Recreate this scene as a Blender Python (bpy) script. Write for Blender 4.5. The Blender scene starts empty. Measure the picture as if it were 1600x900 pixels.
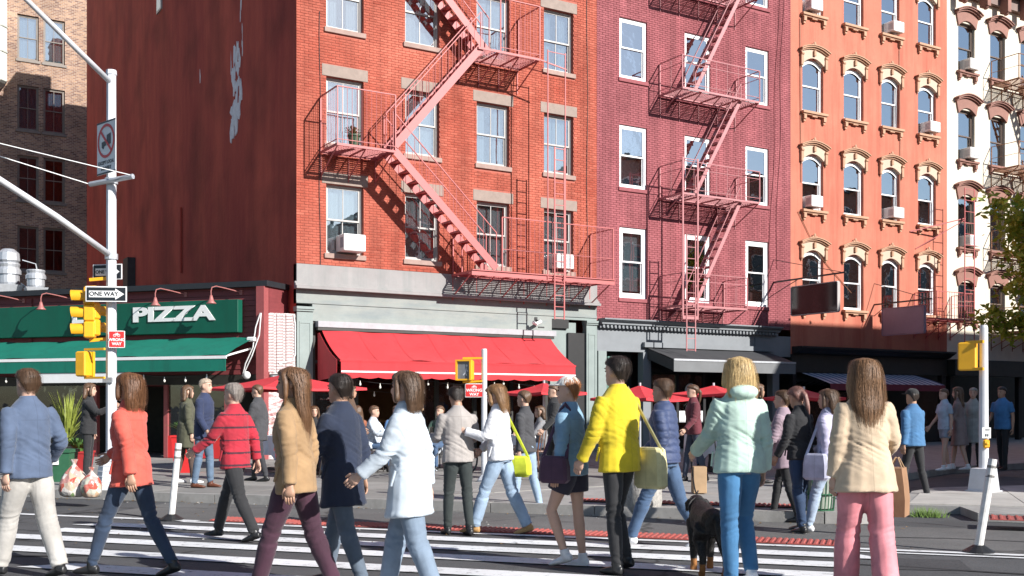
import bpy, bmesh, math, random
import numpy as np
from mathutils import Vector, Matrix, noise as mnoise
random.seed(7)
PI = math.pi
R = math.radians
scene = bpy.context.scene
col = scene.collection

# ------------------------------------------------------------------ camera, sky, sun
FPX, HORIZON, EYE = 1700.0, 635.0, 1.45          # focal length and horizon row of the 1600 px wide photograph, eye height in metres
PHI = math.atan(1700 / 2780)                     # the row of facades runs along x; the camera looks PHI to the right of its normal
CP, SP = math.cos(PHI), math.sin(PHI)
CAM = Vector((-9.653, -26.189, EYE))
cam_data = bpy.data.cameras.new('camera')
cam = bpy.data.objects.new('camera', cam_data)
col.objects.link(cam)
cam.location = CAM
cam.rotation_euler = (PI / 2, 0, -PHI)
cam_data.sensor_width = 36
cam_data.lens = 36 * FPX / 1600
cam_data.shift_y = (HORIZON - 450) / 1600
cam_data.clip_end = 2000
scene.camera = cam

LIGHT_DIR = Vector((-0.37, 1.0, -0.58)).normalized()
SUN_EL = math.asin(-LIGHT_DIR.z)
world = bpy.data.worlds.new('World')
scene.world = world
world.use_nodes = True
wn = world.node_tree.nodes
sky = wn.new('ShaderNodeTexSky')
sky.sky_type = 'NISHITA'
sky.sun_disc = False
sky.dust_density = 0.4
sky.ozone_density = 2.5
sky.sun_elevation = SUN_EL
sky.sun_rotation = math.atan2(-LIGHT_DIR.x, -LIGHT_DIR.y)
bg = wn['Background']
bg.inputs['Strength'].default_value = 0.075
world.node_tree.links.new(sky.outputs['Color'], bg.inputs['Color'])
sun_data = bpy.data.lights.new('sun', 'SUN')
sun_data.energy = 5.0
sun_data.angle = R(0.5)
sun_data.color = (1.0, 0.965, 0.92)
sun = bpy.data.objects.new('sun', sun_data)
col.objects.link(sun)
sun.rotation_euler = LIGHT_DIR.to_track_quat('-Z', 'Y').to_euler()
scene.view_settings.view_transform = 'Standard'
scene.view_settings.look = 'None'
scene.view_settings.exposure = 0.68
scene.view_settings.gamma = 1.0
scene.cycles.use_denoising = True
scene.cycles.max_bounces = 6
scene.cycles.transparent_max_bounces = 12
scene.cycles.caustics_reflective = False
scene.cycles.caustics_refractive = False
scene.cycles.sample_clamp_indirect = 6

# ------------------------------------------------------------------ measuring helpers
AVE = math.atan(1700 / 5000) + PHI               # the avenue runs at -AVE to the x axis
AX = Vector((math.cos(-AVE), math.sin(-AVE), 0))  # along the avenue, to the right
AN = Vector((AX.y, -AX.x, 0))                    # across it, towards the camera side
def view_ray(px):
    u = (px - 800) / FPX
    return u * CP + SP, -u * SP + CP
def G(px, py, z=0.0):
    """world point at height z under a spot of the photograph"""
    t = FPX * (EYE - z) / (py - HORIZON)
    dx, dy = view_ray(px)
    return Vector((CAM.x + dx * t, CAM.y + dy * t, z))
def W(px, t, z=0.0):
    """world point at depth t and height z in the direction of column px"""
    dx, dy = view_ray(px)
    return Vector((CAM.x + dx * t, CAM.y + dy * t, z))
def ZH(py, t):
    return EYE + (HORIZON - py) * t / FPX

# ------------------------------------------------------------------ materials
MATS = {}
def nodes_of(name):
    m = bpy.data.materials.new(name)
    m.use_nodes = True
    nt = m.node_tree
    return m, nt, nt.nodes, nt.links, nt.nodes['Principled BSDF']
def mk(name, c, rough=0.6, var=0.14, scale=5.0, bump=0.0, bscale=60.0, metal=0.0, spec=0.5, stretch=(1, 1, 1), dirt=0.0, dirtc=(0.06, 0.05, 0.045), dscale=1.3):
    if name in MATS:
        return MATS[name]
    m, nt, n, l, b = nodes_of(name)
    tc = n.new('ShaderNodeTexCoord')
    mp = n.new('ShaderNodeMapping'); mp.inputs['Scale'].default_value = stretch
    l.new(tc.outputs['Object'], mp.inputs['Vector'])
    nz = n.new('ShaderNodeTexNoise'); nz.inputs['Scale'].default_value = scale; nz.inputs['Detail'].default_value = 6; nz.inputs['Roughness'].default_value = 0.65
    l.new(mp.outputs[0], nz.inputs['Vector'])
    rp = n.new('ShaderNodeValToRGB')
    rp.color_ramp.elements[0].position = 0.3; rp.color_ramp.elements[1].position = 0.72
    rp.color_ramp.elements[0].color = (*[max(0, x * (1 - var)) for x in c], 1)
    rp.color_ramp.elements[1].color = (*[min(1, x * (1 + var)) for x in c], 1)
    l.new(nz.outputs['Fac'], rp.inputs['Fac'])
    out = rp.outputs['Color']
    if dirt:
        n2 = n.new('ShaderNodeTexNoise'); n2.inputs['Scale'].default_value = dscale; n2.inputs['Detail'].default_value = 8; n2.inputs['Roughness'].default_value = 0.7
        l.new(mp.outputs[0], n2.inputs['Vector'])
        r2 = n.new('ShaderNodeValToRGB'); r2.color_ramp.elements[0].position = 0.52; r2.color_ramp.elements[1].position = 0.75
        r2.color_ramp.elements[0].color = (0, 0, 0, 1); r2.color_ramp.elements[1].color = (dirt, dirt, dirt, 1)
        l.new(n2.outputs['Fac'], r2.inputs['Fac'])
        mx = n.new('ShaderNodeMix'); mx.data_type = 'RGBA'
        l.new(r2.outputs['Color'], mx.inputs['Factor']); l.new(out, mx.inputs['A']); mx.inputs['B'].default_value = (*dirtc, 1)
        out = mx.outputs['Result']
    l.new(out, b.inputs['Base Color'])
    b.inputs['Roughness'].default_value = rough
    b.inputs['Metallic'].default_value = metal
    b.inputs['Specular IOR Level'].default_value = spec
    if bump:
        n3 = n.new('ShaderNodeTexNoise'); n3.inputs['Scale'].default_value = bscale; n3.inputs['Detail'].default_value = 4
        l.new(mp.outputs[0], n3.inputs['Vector'])
        bp = n.new('ShaderNodeBump'); bp.inputs['Strength'].default_value = bump; bp.inputs['Distance'].default_value = 0.01
        l.new(n3.outputs['Fac'], bp.inputs['Height']); l.new(bp.outputs[0], b.inputs['Normal'])
    MATS[name] = m
    return m
def brick_mat(name, c1, c2, var=0.25):
    """for modelled bricks: tone comes from a per-brick colour attribute"""
    m, nt, n, l, b = nodes_of(name)
    at = n.new('ShaderNodeAttribute'); at.attribute_name = 'tone'
    rp = n.new('ShaderNodeValToRGB')
    rp.color_ramp.elements[0].color = (*c1, 1); rp.color_ramp.elements[1].color = (*c2, 1)
    l.new(at.outputs['Fac'], rp.inputs['Fac'])
    tc = n.new('ShaderNodeTexCoord')
    nz = n.new('ShaderNodeTexNoise'); nz.inputs['Scale'].default_value = 0.8; nz.inputs['Detail'].default_value = 9; nz.inputs['Roughness'].default_value = 0.7
    geo = n.new('ShaderNodeNewGeometry')
    l.new(geo.outputs['Position'], nz.inputs['Vector'])
    mr = n.new('ShaderNodeMapRange'); mr.inputs[1].default_value = 0.3; mr.inputs[2].default_value = 0.7; mr.inputs[3].default_value = 1 - var; mr.inputs[4].default_value = 1 + var
    l.new(nz.outputs['Fac'], mr.inputs[0])
    mx = n.new('ShaderNodeMix'); mx.data_type = 'RGBA'; mx.blend_type = 'MULTIPLY'; mx.inputs['Factor'].default_value = 1
    l.new(rp.outputs['Color'], mx.inputs['A']); l.new(mr.outputs[0], mx.inputs['B'])
    mp = n.new('ShaderNodeMapping'); mp.inputs['Scale'].default_value = (2.2, 1, 0.16); l.new(geo.outputs['Position'], mp.inputs['Vector'])
    ns = n.new('ShaderNodeTexNoise'); ns.inputs['Scale'].default_value = 1.4; ns.inputs['Detail'].default_value = 8; ns.inputs['Roughness'].default_value = 0.7; l.new(mp.outputs[0], ns.inputs['Vector'])
    ms = n.new('ShaderNodeMapRange'); ms.inputs[1].default_value = 0.35; ms.inputs[2].default_value = 0.62; ms.inputs[3].default_value = 1.12; ms.inputs[4].default_value = 0.7; l.new(ns.outputs['Fac'], ms.inputs[0])
    m2 = n.new('ShaderNodeMix'); m2.data_type = 'RGBA'; m2.blend_type = 'MULTIPLY'; m2.inputs['Factor'].default_value = 1; l.new(mx.outputs['Result'], m2.inputs['A']); l.new(ms.outputs[0], m2.inputs['B'])
    l.new(m2.outputs['Result'], b.inputs['Base Color'])
    b.inputs['Roughness'].default_value = 0.85; b.inputs['Specular IOR Level'].default_value = 0.25
    n3 = n.new('ShaderNodeTexNoise'); n3.inputs['Scale'].default_value = 90
    l.new(geo.outputs['Position'], n3.inputs['Vector'])
    bp = n.new('ShaderNodeBump'); bp.inputs['Strength'].default_value = 0.35; bp.inputs['Distance'].default_value = 0.004
    l.new(n3.outputs['Fac'], bp.inputs['Height']); l.new(bp.outputs[0], b.inputs['Normal'])
    return m
def far_brick_mat(name, c1, c2, mortar, bw=0.22, bh=0.075, axes='xz'):
    m, nt, n, l, b = nodes_of(name)
    geo = n.new('ShaderNodeTexCoord')
    sx = n.new('ShaderNodeSeparateXYZ'); cx = n.new('ShaderNodeCombineXYZ')
    l.new(geo.outputs['Object'], sx.inputs[0])
    l.new(sx.outputs['X' if axes[0] == 'x' else 'Y'], cx.inputs[0]); l.new(sx.outputs['Z'], cx.inputs[1])
    bt = n.new('ShaderNodeTexBrick')
    bt.inputs['Color1'].default_value = (*c1, 1); bt.inputs['Color2'].default_value = (*c2, 1); bt.inputs['Mortar'].default_value = (*mortar, 1)
    bt.inputs['Scale'].default_value = 1; bt.inputs['Brick Width'].default_value = bw; bt.inputs['Row Height'].default_value = bh
    bt.inputs['Mortar Size'].default_value = 0.009; bt.inputs['Bias'].default_value = -0.1
    l.new(cx.outputs[0], bt.inputs['Vector'])
    nz = n.new('ShaderNodeTexNoise'); nz.inputs['Scale'].default_value = 0.7; nz.inputs['Detail'].default_value = 8
    l.new(geo.outputs['Object'], nz.inputs['Vector'])
    mr = n.new('ShaderNodeMapRange'); mr.inputs[1].default_value = 0.3; mr.inputs[2].default_value = 0.7; mr.inputs[3].default_value = 0.75; mr.inputs[4].default_value = 1.2
    l.new(nz.outputs['Fac'], mr.inputs[0])
    mx = n.new('ShaderNodeMix'); mx.data_type = 'RGBA'; mx.blend_type = 'MULTIPLY'; mx.inputs['Factor'].default_value = 1
    l.new(bt.outputs['Color'], mx.inputs['A']); l.new(mr.outputs[0], mx.inputs['B'])
    l.new(mx.outputs['Result'], b.inputs['Base Color'])
    b.inputs['Roughness'].default_value = 0.9; b.inputs['Specular IOR Level'].default_value = 0.2
    bp = n.new('ShaderNodeBump'); bp.inputs['Strength'].default_value = 0.5; bp.inputs['Distance'].default_value = 0.01; bp.invert = True
    l.new(bt.outputs['Fac'], bp.inputs['Height']); l.new(bp.outputs[0], b.inputs['Normal'])
    return m
def glass_mat(name, tint=(0.8, 0.86, 0.88), base=0.36, rough=0.015):
    m = bpy.data.materials.new(name); m.use_nodes = True
    nt = m.node_tree; n = nt.nodes; l = nt.links
    n.remove(n['Principled BSDF'])
    tr = n.new('ShaderNodeBsdfTransparent'); tr.inputs['Color'].default_value = (*tint, 1)
    gl = n.new('ShaderNodeBsdfGlossy'); gl.inputs['Roughness'].default_value = rough; gl.inputs['Color'].default_value = (1, 1, 1, 1)
    fr = n.new('ShaderNodeFresnel'); fr.inputs['IOR'].default_value = 1.55
    mr = n.new('ShaderNodeMapRange'); mr.inputs[3].default_value = base; mr.inputs[4].default_value = 1
    l.new(fr.outputs[0], mr.inputs[0])
    nz = n.new('ShaderNodeTexNoise'); nz.inputs['Scale'].default_value = 2.2; nz.inputs['Detail'].default_value = 2
    tc = n.new('ShaderNodeNewGeometry'); l.new(tc.outputs['Position'], nz.inputs['Vector'])
    bp = n.new('ShaderNodeBump'); bp.inputs['Strength'].default_value = 0.12; bp.inputs['Distance'].default_value = 0.02
    l.new(nz.outputs['Fac'], bp.inputs['Height']); l.new(bp.outputs[0], gl.inputs['Normal'])
    ms = n.new('ShaderNodeMixShader')
    l.new(mr.outputs[0], ms.inputs[0]); l.new(tr.outputs[0], ms.inputs[1]); l.new(gl.outputs[0], ms.inputs[2])
    l.new(ms.outputs[0], n['Material Output'].inputs['Surface'])
    MATS[name] = m
    return m

# ------------------------------------------------------------------ mesh helpers
class MB:
    def __init__(s):
        s.v = []; s.f = []; s.mi = []; s.cur = 0
    def add(s, vs, fs):
        o = len(s.v); s.v += [tuple(p) for p in vs]
        s.f += [tuple(i + o for i in q) for q in fs]; s.mi += [s.cur] * len(fs)
        return s
    def box(s, x0, x1, y0, y1, z0, z1):
        return s.add([(x0, y0, z0), (x1, y0, z0), (x1, y1, z0), (x0, y1, z0), (x0, y0, z1), (x1, y0, z1), (x1, y1, z1), (x0, y1, z1)],
                     [(0, 3, 2, 1), (4, 5, 6, 7), (0, 1, 5, 4), (1, 2, 6, 5), (2, 3, 7, 6), (3, 0, 4, 7)])
    def bbox(s, x0, x1, y0, y1, z0, z1, b=0.01):
        """box with chamfered vertical and top edges"""
        def rg(z, i): return [(x0 + i + b, y0 + i, z), (x1 - i - b, y0 + i, z), (x1 - i, y0 + i + b, z), (x1 - i, y1 - i - b, z), (x1 - i - b, y1 - i, z), (x0 + i + b, y1 - i, z), (x0 + i, y1 - i - b, z), (x0 + i, y0 + i + b, z)]
        return s.rings([rg(z0, b), rg(z0 + b, 0), rg(z1 - b, 0), rg(z1, b)])
    def rings(s, rs, cap=True, close=True):
        n = len(rs[0]); vs = [p for r in rs for p in r]; fs = []
        for k in range(len(rs) - 1):
            for i in range(n if close else n - 1):
                j = (i + 1) % n
                fs.append((k * n + i, k * n + j, (k + 1) * n + j, (k + 1) * n + i))
        if cap:
            fs.append(tuple(reversed(range(n)))); fs.append(tuple((len(rs) - 1) * n + i for i in range(n)))
        return s.add(vs, fs)
    def tube(s, pts, r, n=8, cap=True, side=None):
        pts = [Vector(p) for p in pts]
        rs = r if isinstance(r, (list, tuple)) else [r] * len(pts)
        rg = []; u = None
        for i, p in enumerate(pts):
            t = (pts[min(i + 1, len(pts) - 1)] - pts[max(i - 1, 0)]).normalized()
            if side is not None:
                u = Vector(side)
            elif u is None:
                u = Vector((1, 0, 0)) if abs(t.x) < 0.8 else Vector((0, 1, 0))
            u = (u - t * t.dot(u)).normalized(); w = t.cross(u)
            a, b = rs[i] if isinstance(rs[i], (list, tuple)) else (rs[i], rs[i])
            rg.append([p + u * (a * math.cos(2 * PI * k / n)) + w * (b * math.sin(2 * PI * k / n)) for k in range(n)])
        return s.rings(rg, cap)
    def bar(s, p, q, w, h, up=(0, 0, 1)):
        p = Vector(p); q = Vector(q); t = (q - p).normalized(); up = Vector(up)
        if abs(t.dot(up)) > 0.99: up = Vector((0, 1, 0))
        sd = t.cross(up).normalized(); u2 = sd.cross(t)
        a = sd * (w / 2); b = u2 * (h / 2)
        return s.rings([[c - a - b, c + a - b, c + a + b, c - a + b] for c in (p, q)])
    def cyl(s, c, r, z0, z1, n=12, r1=None):
        r1 = r if r1 is None else r1
        return s.rings([[(c[0] + rr * math.cos(2 * PI * k / n), c[1] + rr * math.sin(2 * PI * k / n), z) for k in range(n)] for rr, z in ((r, z0), (r1, z1))])
    def lathe(s, c, prof, n=14):
        return s.rings([[(c[0] + r * math.cos(2 * PI * k / n), c[1] + r * math.sin(2 * PI * k / n), z) for k in range(n)] for r, z in prof])
    def ball(s, c, rx, ry=None, rz=None, n=8, m=6):
        ry = rx if ry is None else ry; rz = rx if rz is None else rz
        rg = []
        for j in range(m + 1):
            a = -PI / 2 + PI * (0.04 + 0.92 * j / m)
            rg.append([(c[0] + rx * math.cos(a) * math.cos(2 * PI * k / n), c[1] + ry * math.cos(a) * math.sin(2 * PI * k / n), c[2] + rz * math.sin(a)) for k in range(n)])
        return s.rings(rg)
    def prism(s, poly, y0, y1):
        """polygon in (x, z), extruded along y"""
        a = [(x, y0, z) for x, z in poly]; b = [(x, y1, z) for x, z in poly]
        return s.rings([a, b])
    def slab(s, poly, z0, z1):
        return s.rings([[(p[0], p[1], z0) for p in poly], [(p[0], p[1], z1) for p in poly]])
    def mesh(s, name, mats, smooth=False):
        me = bpy.data.meshes.new(name)
        me.from_pydata(s.v, [], s.f)
        for m in (mats if isinstance(mats, (list, tuple)) else [mats]): me.materials.append(m)
        if any(s.mi): me.polygons.foreach_set('material_index', s.mi)
        if smooth: me.polygons.foreach_set('use_smooth', [True] * len(s.f))
        bm = bmesh.new(); bm.from_mesh(me); bmesh.ops.recalc_face_normals(bm, faces=bm.faces); bm.to_mesh(me); bm.free()
        return me
    def build(s, name, mats, parent=None, smooth=False, **kw):
        return put(name, s.mesh(name, mats, smooth), parent, **kw)
def put(name, me, parent=None, loc=None, rz=None, rot=None):
    o = bpy.data.objects.new(name, me); col.objects.link(o)
    if parent is not None: o.parent = parent
    if loc is not None: o.location = loc
    if rz is not None: o.rotation_euler = (0, 0, rz)
    if rot is not None: o.rotation_euler = rot
    return o
def tag(o, label=None, cat=None, group=None, kind=None):
    if label: o['label'] = label
    if cat: o['category'] = cat
    if group: o['group'] = group
    if kind: o['kind'] = kind
    return o
def thing(name, label, cat, loc=(0, 0, 0), rz=0, group=None):
    o = put(name, None, loc=loc, rz=rz)
    return tag(o, label, cat, group)
def text_mesh(s, size, mat, depth=0.004, bold=0.0, align='CENTER', sx=1.0):
    cu = bpy.data.curves.new('lettering', 'FONT'); cu.body = s; cu.size = size; cu.extrude = depth; cu.offset = bold; cu.align_x = align; cu.align_y = 'CENTER'
    o = bpy.data.objects.new('lettering', cu); col.objects.link(o)
    dg = bpy.context.evaluated_depsgraph_get()
    me = bpy.data.meshes.new_from_object(o.evaluated_get(dg))
    bpy.data.objects.remove(o); bpy.data.curves.remove(cu)
    # stand the text up in the x-z plane facing -y
    me.transform(Matrix.Diagonal((sx, 1, 1, 1))); me.transform(Matrix.Rotation(PI / 2, 4, 'X'))
    me.materials.clear(); me.materials.append(mat)
    return me

def streaked(name, c, c2, rough=0.8, sx=1.6, sz=0.12, lo=0.45, hi=0.66, amt=0.6, bump=0.12):
    """weathered coat of paint: blotches plus runs of dirt"""
    m, nt, n, l, b = nodes_of(name)
    g = n.new('ShaderNodeNewGeometry')
    n1 = n.new('ShaderNodeTexNoise'); n1.inputs['Scale'].default_value = 0.9; n1.inputs['Detail'].default_value = 9; n1.inputs['Roughness'].default_value = 0.7; l.new(g.outputs['Position'], n1.inputs['Vector'])
    rp = n.new('ShaderNodeValToRGB'); rp.color_ramp.elements[0].position = 0.32; rp.color_ramp.elements[1].position = 0.7
    rp.color_ramp.elements[0].color = (*[x * 0.86 for x in c], 1); rp.color_ramp.elements[1].color = (*[min(1, x * 1.12) for x in c], 1); l.new(n1.outputs['Fac'], rp.inputs['Fac'])
    mp = n.new('ShaderNodeMapping'); mp.inputs['Scale'].default_value = (sx, sx, sz); l.new(g.outputs['Position'], mp.inputs['Vector'])
    n2 = n.new('ShaderNodeTexNoise'); n2.inputs['Scale'].default_value = 1.7; n2.inputs['Detail'].default_value = 9; n2.inputs['Roughness'].default_value = 0.72; l.new(mp.outputs[0], n2.inputs['Vector'])
    r2 = n.new('ShaderNodeMapRange'); r2.inputs[1].default_value = lo; r2.inputs[2].default_value = hi; r2.inputs[3].default_value = 0; r2.inputs[4].default_value = amt; l.new(n2.outputs['Fac'], r2.inputs[0])
    mx = n.new('ShaderNodeMix'); mx.data_type = 'RGBA'; l.new(r2.outputs[0], mx.inputs['Factor']); l.new(rp.outputs['Color'], mx.inputs['A']); mx.inputs['B'].default_value = (*c2, 1)
    l.new(mx.outputs['Result'], b.inputs['Base Color']); b.inputs['Roughness'].default_value = rough; b.inputs['Specular IOR Level'].default_value = 0.3
    n3 = n.new('ShaderNodeTexNoise'); n3.inputs['Scale'].default_value = 45; n3.inputs['Detail'].default_value = 5; l.new(g.outputs['Position'], n3.inputs['Vector'])
    bp = n.new('ShaderNodeBump'); bp.inputs['Strength'].default_value = bump; bp.inputs['Distance'].default_value = 0.01; l.new(n3.outputs['Fac'], bp.inputs['Height']); l.new(bp.outputs[0], b.inputs['Normal'])
    MATS[name] = m
    return m
# common materials
M_GLASS = glass_mat('window_glass')
M_SKYGLASS = glass_mat('sky_glass', (0.8, 0.86, 0.9), 0.58)
M_APTGLASS = glass_mat('apartment_glass', (0.5, 0.56, 0.62), 0.06)
M_SHOPGLASS = glass_mat('shop_glass', (0.5, 0.53, 0.5), 0.06)
M_ROOM = mk('room_dark', (0.13, 0.125, 0.12), 0.9)
M_CURT = mk('curtain_white', (0.62, 0.63, 0.65), 0.9, 0.06, 3)
M_BLIND = mk('blind_grey', (0.6, 0.63, 0.66), 0.8, 0.05)
M_ALU = mk('aluminium_frame', (0.42, 0.4, 0.38), 0.45, 0.08)
M_WFRAME = mk('white_frame', (0.82, 0.82, 0.82), 0.45, 0.04)
M_STEEL = mk('galvanised_steel', (0.55, 0.57, 0.6), 0.45, 0.12, 9, metal=0.55)
M_PAINTGREY = mk('pole_grey', (0.62, 0.63, 0.66), 0.45, 0.08, 6, dirt=0.3, dirtc=(0.3, 0.29, 0.28))
M_BLACK = mk('black_paint', (0.016, 0.016, 0.017), 0.45, 0.2)
M_DARK = mk('dark_metal', (0.03, 0.03, 0.032), 0.5, 0.2)
M_WHITE = mk('white_paint', (0.8, 0.8, 0.79), 0.5, 0.05)
M_CONC = mk('concrete', (0.42, 0.4, 0.37), 0.9, 0.16, 1.6, 0.25, 40, dirt=0.4, dirtc=(0.2, 0.19, 0.175), dscale=2.2)
M_CURB = mk('curb_stone', (0.3, 0.29, 0.275), 0.85, 0.2, 4, 0.3, 50, dirt=0.4, dirtc=(0.13, 0.125, 0.12))
M_YELLOW = mk('signal_yellow', (0.78, 0.4, 0.018), 0.42, 0.1, 5, dirt=0.2, dirtc=(0.4, 0.2, 0.02))
M_RED = mk('sign_red', (0.62, 0.03, 0.03), 0.45, 0.06)
M_WOOD = mk('wood', (0.3, 0.17, 0.08), 0.6, 0.2, 6, stretch=(1, 1, 8))
# ------------------------------------------------------------------ ground, road, pavements
def asphalt(name, c, line=0.0):
    m, nt, n, l, b = nodes_of(name)
    geo = n.new('ShaderNodeNewGeometry')
    n1 = n.new('ShaderNodeTexNoise'); n1.inputs['Scale'].default_value = 0.55; n1.inputs['Detail'].default_value = 9; n1.inputs['Roughness'].default_value = 0.72
    n2 = n.new('ShaderNodeTexNoise'); n2.inputs['Scale'].default_value = 55; n2.inputs['Detail'].default_value = 3
    vo = n.new('ShaderNodeTexVoronoi'); vo.inputs['Scale'].default_value = 130
    for q in (n1, n2, vo): l.new(geo.outputs['Position'], q.inputs['Vector'])
    rp = n.new('ShaderNodeValToRGB'); rp.color_ramp.elements[0].position = 0.3; rp.color_ramp.elements[1].position = 0.75
    rp.color_ramp.elements[0].color = (*[x * 0.72 for x in c], 1); rp.color_ramp.elements[1].color = (*[x * 1.3 for x in c], 1)
    l.new(n1.outputs['Fac'], rp.inputs['Fac'])
    mr = n.new('ShaderNodeMapRange'); mr.inputs[1].default_value = 0.3; mr.inputs[2].default_value = 0.7; mr.inputs[3].default_value = 0.78; mr.inputs[4].default_value = 1.22
    l.new(n2.outputs['Fac'], mr.inputs[0])
    mx = n.new('ShaderNodeMix'); mx.data_type = 'RGBA'; mx.blend_type = 'MULTIPLY'; mx.inputs['Factor'].default_value = 1
    l.new(rp.outputs['Color'], mx.inputs['A']); l.new(mr.outputs[0], mx.inputs['B'])
    # cracks and dark spots
    vc = n.new('ShaderNodeTexVoronoi'); vc.feature = 'DISTANCE_TO_EDGE'; vc.inputs['Scale'].default_value = 0.42
    nd = n.new('ShaderNodeTexNoise'); nd.inputs['Scale'].default_value = 2.4; nd.inputs['Detail'].default_value = 8; l.new(geo.outputs['Position'], nd.inputs['Vector'])
    va = n.new('ShaderNodeMixRGB'); va.inputs[0].default_value = 0.35; l.new(geo.outputs['Position'], va.inputs[1]); l.new(nd.outputs['Color'], va.inputs[2]); l.new(va.outputs[0], vc.inputs['Vector'])
    rc = n.new('ShaderNodeMapRange'); rc.inputs[1].default_value = 0.003; rc.inputs[2].default_value = 0.012; rc.inputs[3].default_value = 0.45; rc.inputs[4].default_value = 1; l.new(vc.outputs['Distance'], rc.inputs[0])
    n4 = n.new('ShaderNodeTexNoise'); n4.inputs['Scale'].default_value = 1.7; n4.inputs['Detail'].default_value = 3; l.new(geo.outputs['Position'], n4.inputs['Vector'])
    ro = n.new('ShaderNodeMapRange'); ro.inputs[1].default_value = 0.64; ro.inputs[2].default_value = 0.74; ro.inputs[3].default_value = 1; ro.inputs[4].default_value = 0.6; l.new(n4.outputs['Fac'], ro.inputs[0])
    mm = n.new('ShaderNodeMath'); mm.operation = 'MULTIPLY'; l.new(rc.outputs[0], mm.inputs[0]); l.new(ro.outputs[0], mm.inputs[1])
    m5 = n.new('ShaderNodeMix'); m5.data_type = 'RGBA'; m5.blend_type = 'MULTIPLY'; m5.inputs['Factor'].default_value = 1; l.new(mx.outputs['Result'], m5.inputs['A']); l.new(mm.outputs[0], m5.inputs['B'])
    l.new(m5.outputs['Result'], b.inputs['Base Color'])
    b.inputs['Roughness'].default_value = 0.82; b.inputs['Specular IOR Level'].default_value = 0.35
    bp = n.new('ShaderNodeBump'); bp.inputs['Strength'].default_value = 0.5; bp.inputs['Distance'].default_value = 0.006
    l.new(vo.outputs['Distance'], bp.inputs['Height']); l.new(bp.outputs[0], b.inputs['Normal'])
    return m
def worn_paint(name, c, under, cut=0.58):
    m, nt, n, l, b = nodes_of(name)
    geo = n.new('ShaderNodeNewGeometry')
    n1 = n.new('ShaderNodeTexNoise'); n1.inputs['Scale'].default_value = 7; n1.inputs['Detail'].default_value = 10; n1.inputs['Roughness'].default_value = 0.8
    n2 = n.new('ShaderNodeTexNoise'); n2.inputs['Scale'].default_value = 0.9; n2.inputs['Detail'].default_value = 5
    l.new(geo.outputs['Position'], n1.inputs['Vector']); l.new(geo.outputs['Position'], n2.inputs['Vector'])
    rp = n.new('ShaderNodeValToRGB'); rp.color_ramp.elements[0].position = cut; rp.color_ramp.elements[1].position = cut + 0.14
    l.new(n1.outputs['Fac'], rp.inputs['Fac'])
    r2 = n.new('ShaderNodeValToRGB'); r2.color_ramp.elements[0].position = 0.3; r2.color_ramp.elements[1].position = 0.7
    r2.color_ramp.elements[0].color = (*[x * 0.82 for x in c], 1); r2.color_ramp.elements[1].color = (*c, 1)
    l.new(n2.outputs['Fac'], r2.inputs['Fac'])
    mx = n.new('ShaderNodeMix'); mx.data_type = 'RGBA'
    l.new(rp.outputs['Color'], mx.inputs['Factor']); l.new(r2.outputs['Color'], mx.inputs['A']); mx.inputs['B'].default_value = (*under, 1)
    l.new(mx.outputs['Result'], b.inputs['Base Color']); b.inputs['Roughness'].default_value = 0.65
    return m
M_ASPH = asphalt('asphalt', (0.082, 0.083, 0.086))
M_ASPH2 = asphalt('asphalt_old', (0.13, 0.128, 0.125))
M_BAR = worn_paint('road_paint_white', (0.78, 0.79, 0.8), (0.16, 0.16, 0.165), 0.53)
M_TACT = worn_paint('tactile_red', (0.4, 0.085, 0.07), (0.24, 0.11, 0.1), 0.5)

def sheet(name, poly, z, m, kind='structure', parent=None):
    mb = MB(); mb.add([(p[0], p[1], z) for p in poly], [tuple(range(len(poly)))])
    o = mb.build(name, m, parent)
    if kind: tag(o, kind=kind)
    return o
sheet('road', [(-900, -900), (900, -900), (900, 900), (-900, 900)], 0.0, M_ASPH)

# the avenue's curb, the painted kerb extension, the cross street
c0 = G(230, 783); c1 = G(900, 804); 
cdir = AX
corner_a = c0 + AX * ((G(1290, 815) - c0).dot(AX))          # where the pavement turns into the cross street
left_end = c0 - AX * 40
far_curb = [Vector((3.0, -14.3, 0)), Vector((5.6, -12.9, 0)), Vector((10.6, -11.1, 0)), Vector((60, -7.2, 0))]
rounded = []
P0, P1, P2 = corner_a, corner_a + AX * 1.6, Vector((3.0, -14.3, 0))
for i in range(9):
    t = i / 8
    rounded.append(P0 * (1 - t) ** 2 + P1 * 2 * t * (1 - t) + P2 * t * t)
walk_poly = [left_end] + rounded + far_curb[1:] + [Vector((60, 3, 0)), Vector((-30, 60, 0)), left_end + Vector((-20, 30, 0))]
SW = 0.14
sw = MB(); sw.slab([(p.x, p.y) for p in walk_poly], 0.004, SW - 0.012)
tag(sw.build('pavement', M_CURB), kind='structure')
pavement = bpy.data.objects['pavement']
# curb stones along the avenue and round the corner
edge = [left_end + AX * (40 - 9)] + rounded + far_curb[1:3] + [Vector((24, -10.05, 0))]
def along(pts, step):
    out = []; 
    for a, b in zip(pts[:-1], pts[1:]):
        n = max(1, round((b - a).length / step))
        out += [a.lerp(b, i / n) for i in range(n)]
    return out + [pts[-1]]
ed = along(edge, 1.5)
for a, b in zip(ed[:-1], ed[1:]):
    t = (b - a).normalized(); nn = Vector((-t.y, t.x, 0))
    mb = MB(); a2 = a + t * 0.006; b2 = b - t * 0.006
    j = random.uniform(-0.004, 0.004)
    mb.slab([tuple((a2 - nn * 0.03)[:2]), tuple((b2 - nn * 0.03)[:2]), tuple((b2 + nn * 0.14)[:2]), tuple((a2 + nn * 0.14)[:2])], 0.003, SW + 0.002 + j)
    mb.build('curb_stone', M_CURB, pavement)
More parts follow.
